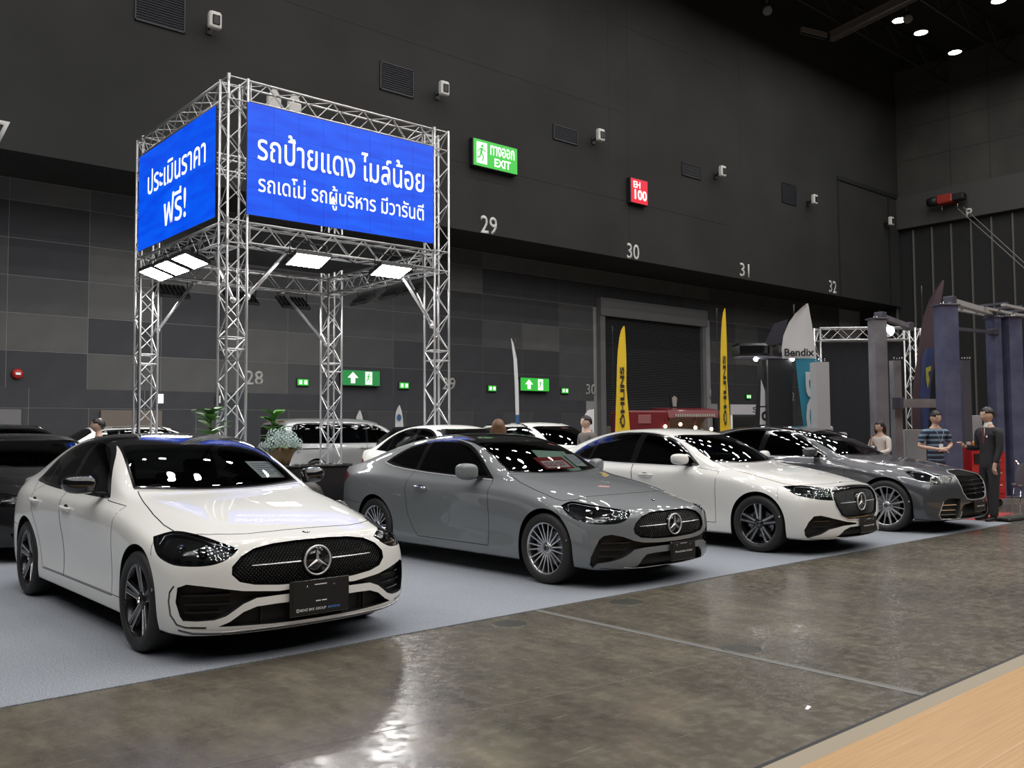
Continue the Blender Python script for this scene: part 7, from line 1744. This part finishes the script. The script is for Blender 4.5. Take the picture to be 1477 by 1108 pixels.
def person(lab, loc, yaw, H, shirt_m, trouser_m, hair, hm, arms, legs=None, head=(0,0), lean=0.0, sleeve='long', jacket=False, female=False, group=None, lift=0):
    """arms: {side: (elbow, wrist, hand dir)} in local metres; forward is +y"""
    t = thing('person', lab, 'person', loc, yaw, group)
    sw = .115*H*(.92 if female else 1); hip = .052*H; fy = lean
    V = [Vector((0,0,.53*H)), Vector((0,fy*.4,.62*H)), Vector((0,fy*.8,.73*H)), Vector((0,fy,.815*H)), Vector((0,fy*1.05,.865*H)), Vector((0,fy*1.1+.01,.90*H))]
    E = [(0,1),(1,2),(2,3),(3,4),(4,5)]; Rr = [.085,.075,.085,.060,.052,.05]
    legs = legs or {-1: ((-hip*1.1,.02,.28*H),(-hip*1.3,-.01,.05*H)), 1: ((hip*1.2,.0,.28*H),(hip*1.5,.0,.05*H))}
    for sd in (-1,1):
        i = len(V); V += [Vector((sd*hip,0,.49*H)), Vector(legs[sd][0]), Vector(legs[sd][1])]; Rr += [.070,.050,.036]; E += [(0,i),(i,i+1),(i+1,i+2)]
        i = len(V); el, wr, hd = arms[sd]; V += [Vector((sd*sw,fy,.80*H)), Vector(el), Vector(wr)]; Rr += [.040,.036,.027]; E += [(3,i),(i,i+1),(i+1,i+2)]
        hand_pts(V, E, Rr, i+2, wr, hd, sd)
    obj('body', skin_mesh(V, E, Rr, SKIN, 'body', 2), t)
    # shirt / jacket
    V2 = [Vector((0,0,.455*H if not jacket else .425*H)), Vector((0,0,.52*H)), Vector((0,fy*.4,.61*H)), Vector((0,fy*.8,.73*H)), Vector((0,fy,.805*H)), Vector((0,fy,.835*H))]; kk = 1.0 if not female else .86
    R2 = [(.122*kk,.122*kk),(.12*kk,.12*kk),(.112*kk,.112*kk),(.128*kk,.128*kk),(.105*kk,.105*kk),(.078,.078)]; E2 = [(0,1),(1,2),(2,3),(3,4),(4,5)]
    for sd in (-1,1):
        el, wr, hd = arms[sd]; i = len(V2); el = Vector(el); wr = Vector(wr); sh_ = Vector((sd*sw,fy,.795*H))
        if sleeve == 'long': V2 += [Vector((sd*sw*.55,fy,.80*H)), sh_, el, el+(wr-el)*.93]; R2 += [.084*kk,.067*kk,.055*kk,.044*kk]; E2 += [(4,i),(i,i+1),(i+1,i+2),(i+2,i+3)]
        else: V2 += [Vector((sd*sw*.55,fy,.80*H)), sh_, sh_+(el-sh_)*.8]; R2 += [.084,.068,.064]; E2 += [(4,i),(i,i+1),(i+1,i+2)]
    def widen(me, z0, z1, kx, ky):
        for v in me.vertices:
            if z0 < v.co.z < z1 and abs(v.co.x) < .135*H/1.7*1.0: v.co.x *= kx; v.co.y = v.co.y*ky
    ms = skin_mesh(V2, E2, R2, shirt_m, 'shirt', 2); widen(ms, .40*H, .79*H, 1.28 if not jacket else 1.38, .95 if not jacket else 1.12); obj('jacket' if jacket else 'shirt', ms, t)
    V3 = [Vector((0,0,.55*H)), Vector((0,0,.50*H))]; R3_ = [.118,.125]; E3 = [(0,1)]
    for sd in (-1,1): i = len(V3); a = Vector(legs[sd][1]); V3 += [Vector((sd*hip,0,.47*H)), Vector(legs[sd][0]), Vector((a.x,a.y,.030*H))]; R3_ += [.100,.078,.066]; E3 += [(1,i),(i,i+1),(i+1,i+2)]
    obj('trousers', skin_mesh(V3, E3, R3_, trouser_m, 'trousers', 2), t)
    for sd in (-1,1):
        a = Vector(legs[sd][1]); V4 = [Vector((a.x,a.y-.05,.045)), Vector((a.x,a.y+.02,.05)), Vector((a.x+sd*.01,a.y+.11,.035)), Vector((a.x+sd*.015,a.y+.18,.03))]
        me = skin_mesh(V4, [(0,1),(1,2),(2,3)], [(.040,.038),(.048,.042),(.045,.033),(.035,.024)], SHOE, 'shoe', 2); obj('shoe', me, t)
    hd_ = head_obj(t, (0, fy*1.1+.02, .935*H), head[0], head[1], .135*H*1.02, hair, hm)
    return t
SUIT = mat('suit_charcoal', (.022,.021,.025), .75); STRIPE = None
def nz_stripe(m, nt, b):
    tc = N(nt,'ShaderNodeTexCoord'); sx = N(nt,'ShaderNodeSeparateXYZ'); nt.links.new(tc.outputs['Object'], sx.inputs[0])
    w = N(nt,'ShaderNodeMath', operation='MULTIPLY'); w.inputs[1].default_value = 1/.085; f_ = N(nt,'ShaderNodeMath', operation='FRACT'); nt.links.new(sx.outputs[2], w.inputs[0]); nt.links.new(w.outputs[0], f_.inputs[0])
    r = N(nt,'ShaderNodeValToRGB'); r.color_ramp.interpolation = 'CONSTANT'; e = r.color_ramp.elements; e[0].position = 0; e[0].color = (.02,.03,.06,1); e[1].position = .45; e[1].color = (.14,.24,.34,1); e2 = r.color_ramp.elements.new(.75); e2.color = (.28,.34,.38,1)
    e3 = r.color_ramp.elements.new(.85); e3.color = (.02,.03,.06,1)
    nt.links.new(f_.outputs[0], r.inputs[0]); nt.links.new(r.outputs[0], b.inputs['Base Color'])
STRIPE = mat('striped_knit', rough=.85, nodes=nz_stripe)
BLOUSE = mat('cream_blouse', (.62,.58,.52), .7); NAVY = mat('navy_trousers', (.02,.025,.05), .8); OLIVE = mat('olive_shirt', (.10,.09,.07), .8)
def facing(dx, dy): return math.atan2(dy,dx)-PI/2
# suited man: stands in profile, looks towards the cars
t = person('man in dark suit with white collar standing at the carpet corner', (14.88,5.84,.0), facing(-.92,.40), 1.76, SUIT, SUIT, 'short', HAIRB,
    {-1: ((-.23,.02,1.13),(-.20,.10,.88),(0,.1,-1)), 1: ((.24,-.02,1.12),(.22,.28,1.16),(-.1,.6,.5))}, legs={-1:((-.10,.03,.49),(-.10,.05,.09)), 1:((.12,.0,.49),(.15,-.03,.09))}, head=(0,-.12), jacket=True)
e = MB(); e.lathe([(.066,1.465),(.060,1.50),(.056,1.535),(.050,1.53)],18,axis='z'); e.build('shirt_collar', TRIMW, t); e = MB(); e.prism([(-.03,1.45),(.03,1.45),(.02,1.20),(-.02,1.20)],.098,.106); e.build('shirt_front', TRIMW, t)
e = MB(); e.prism([(-.018,1.46),(.018,1.46),(.024,1.25),(0,1.2),(-.024,1.25)],.107,.113); e.build('necktie', mat('tie_maroon', (.12,.02,.03), .6), t); e = MB(); e.box((-.09,.112,1.30),(-.065,.118,1.335)); e.build('lapel_badge', TRIMW, t)
# striped shirt man
t = person('man in blue striped shirt with a lanyard behind the graphite sedan', (15.62,7.0,.0), facing(-.55,-.85), 1.74, STRIPE, NAVY, 'short', HAIRB,
    {-1: ((-.30,-.02,1.16),(-.04,.26,1.10),(.9,.1,0)), 1: ((.30,-.02,1.14),(.10,.27,1.09),(-.7,.3,-.1))}, head=(.0,-.30), sleeve='short')
e = MB(); e.path([(-.07,.02,1.47),(-.06,.145,1.38),(0,.15,1.18),(.06,.145,1.38),(.07,.02,1.47)],.005,4); e.build('lanyard', mat('lanyard_grey',(.3,.33,.4),.6), t); e = MB(); e.box((-.035,.148,1.08),(.035,.156,1.18)); e.build('name_card', TRIMW, t)
# woman
t = person('woman with shoulder length black hair in cream blouse behind the graphite sedan', (16.35,8.35,.0), facing(-.90,.15), 1.58, BLOUSE, NAVY, 'long', HAIRB,
    {-1: ((-.22,.06,1.03),(-.16,.28,.99),(.3,.9,0)), 1: ((.22,.06,1.03),(.14,.30,.98),(-.2,.9,0))}, head=(.12,-.25), female=True)
e = MB(); e.path([(.13,.09,1.30),(.14,.135,1.15),(.16,.13,.95)],.012,5); e.path([(.13,.09,1.30),(.13,-.02,1.32),(.15,-.12,1.1),(.17,-.1,.92)],.012,5); e.build('bag_strap', mat('strap_brown',(.18,.07,.035),.6), t, kind='stuff')
t = person('dark haired man seen over the roof of the near white sedan', (4.62,15.95,.007), facing(-.9,.2), 1.69, OLIVE, NAVY, 'short', HAIRB, {-1: ((-.24,0,1.05),(-.22,.08,.82),(0,.1,-1)), 1: ((.24,0,1.05),(.22,.08,.82),(0,.1,-1))})
t = person('brown haired woman between the grey coupe and far white sedan', (7.98,9.55,.007), facing(.6,.8), 1.60, mat('grey_top',(.18,.17,.17),.8), NAVY, 'long', HAIRBR, {-1: ((-.20,0,.98),(-.19,.08,.78),(0,.1,-1)), 1: ((.20,0,.98),(.19,.08,.78),(0,.1,-1))}, female=True)
t = person('dark haired man in grey shirt beside the white and purple flag', (11.75,11.55,.007), facing(-.85,.15), 1.70, mat('grey_shirt',(.14,.13,.12),.8), NAVY, 'short', HAIRB, {-1: ((-.24,0,1.05),(-.22,.08,.82),(0,.1,-1)), 1: ((.24,0,1.05),(.22,.08,.82),(0,.1,-1))})
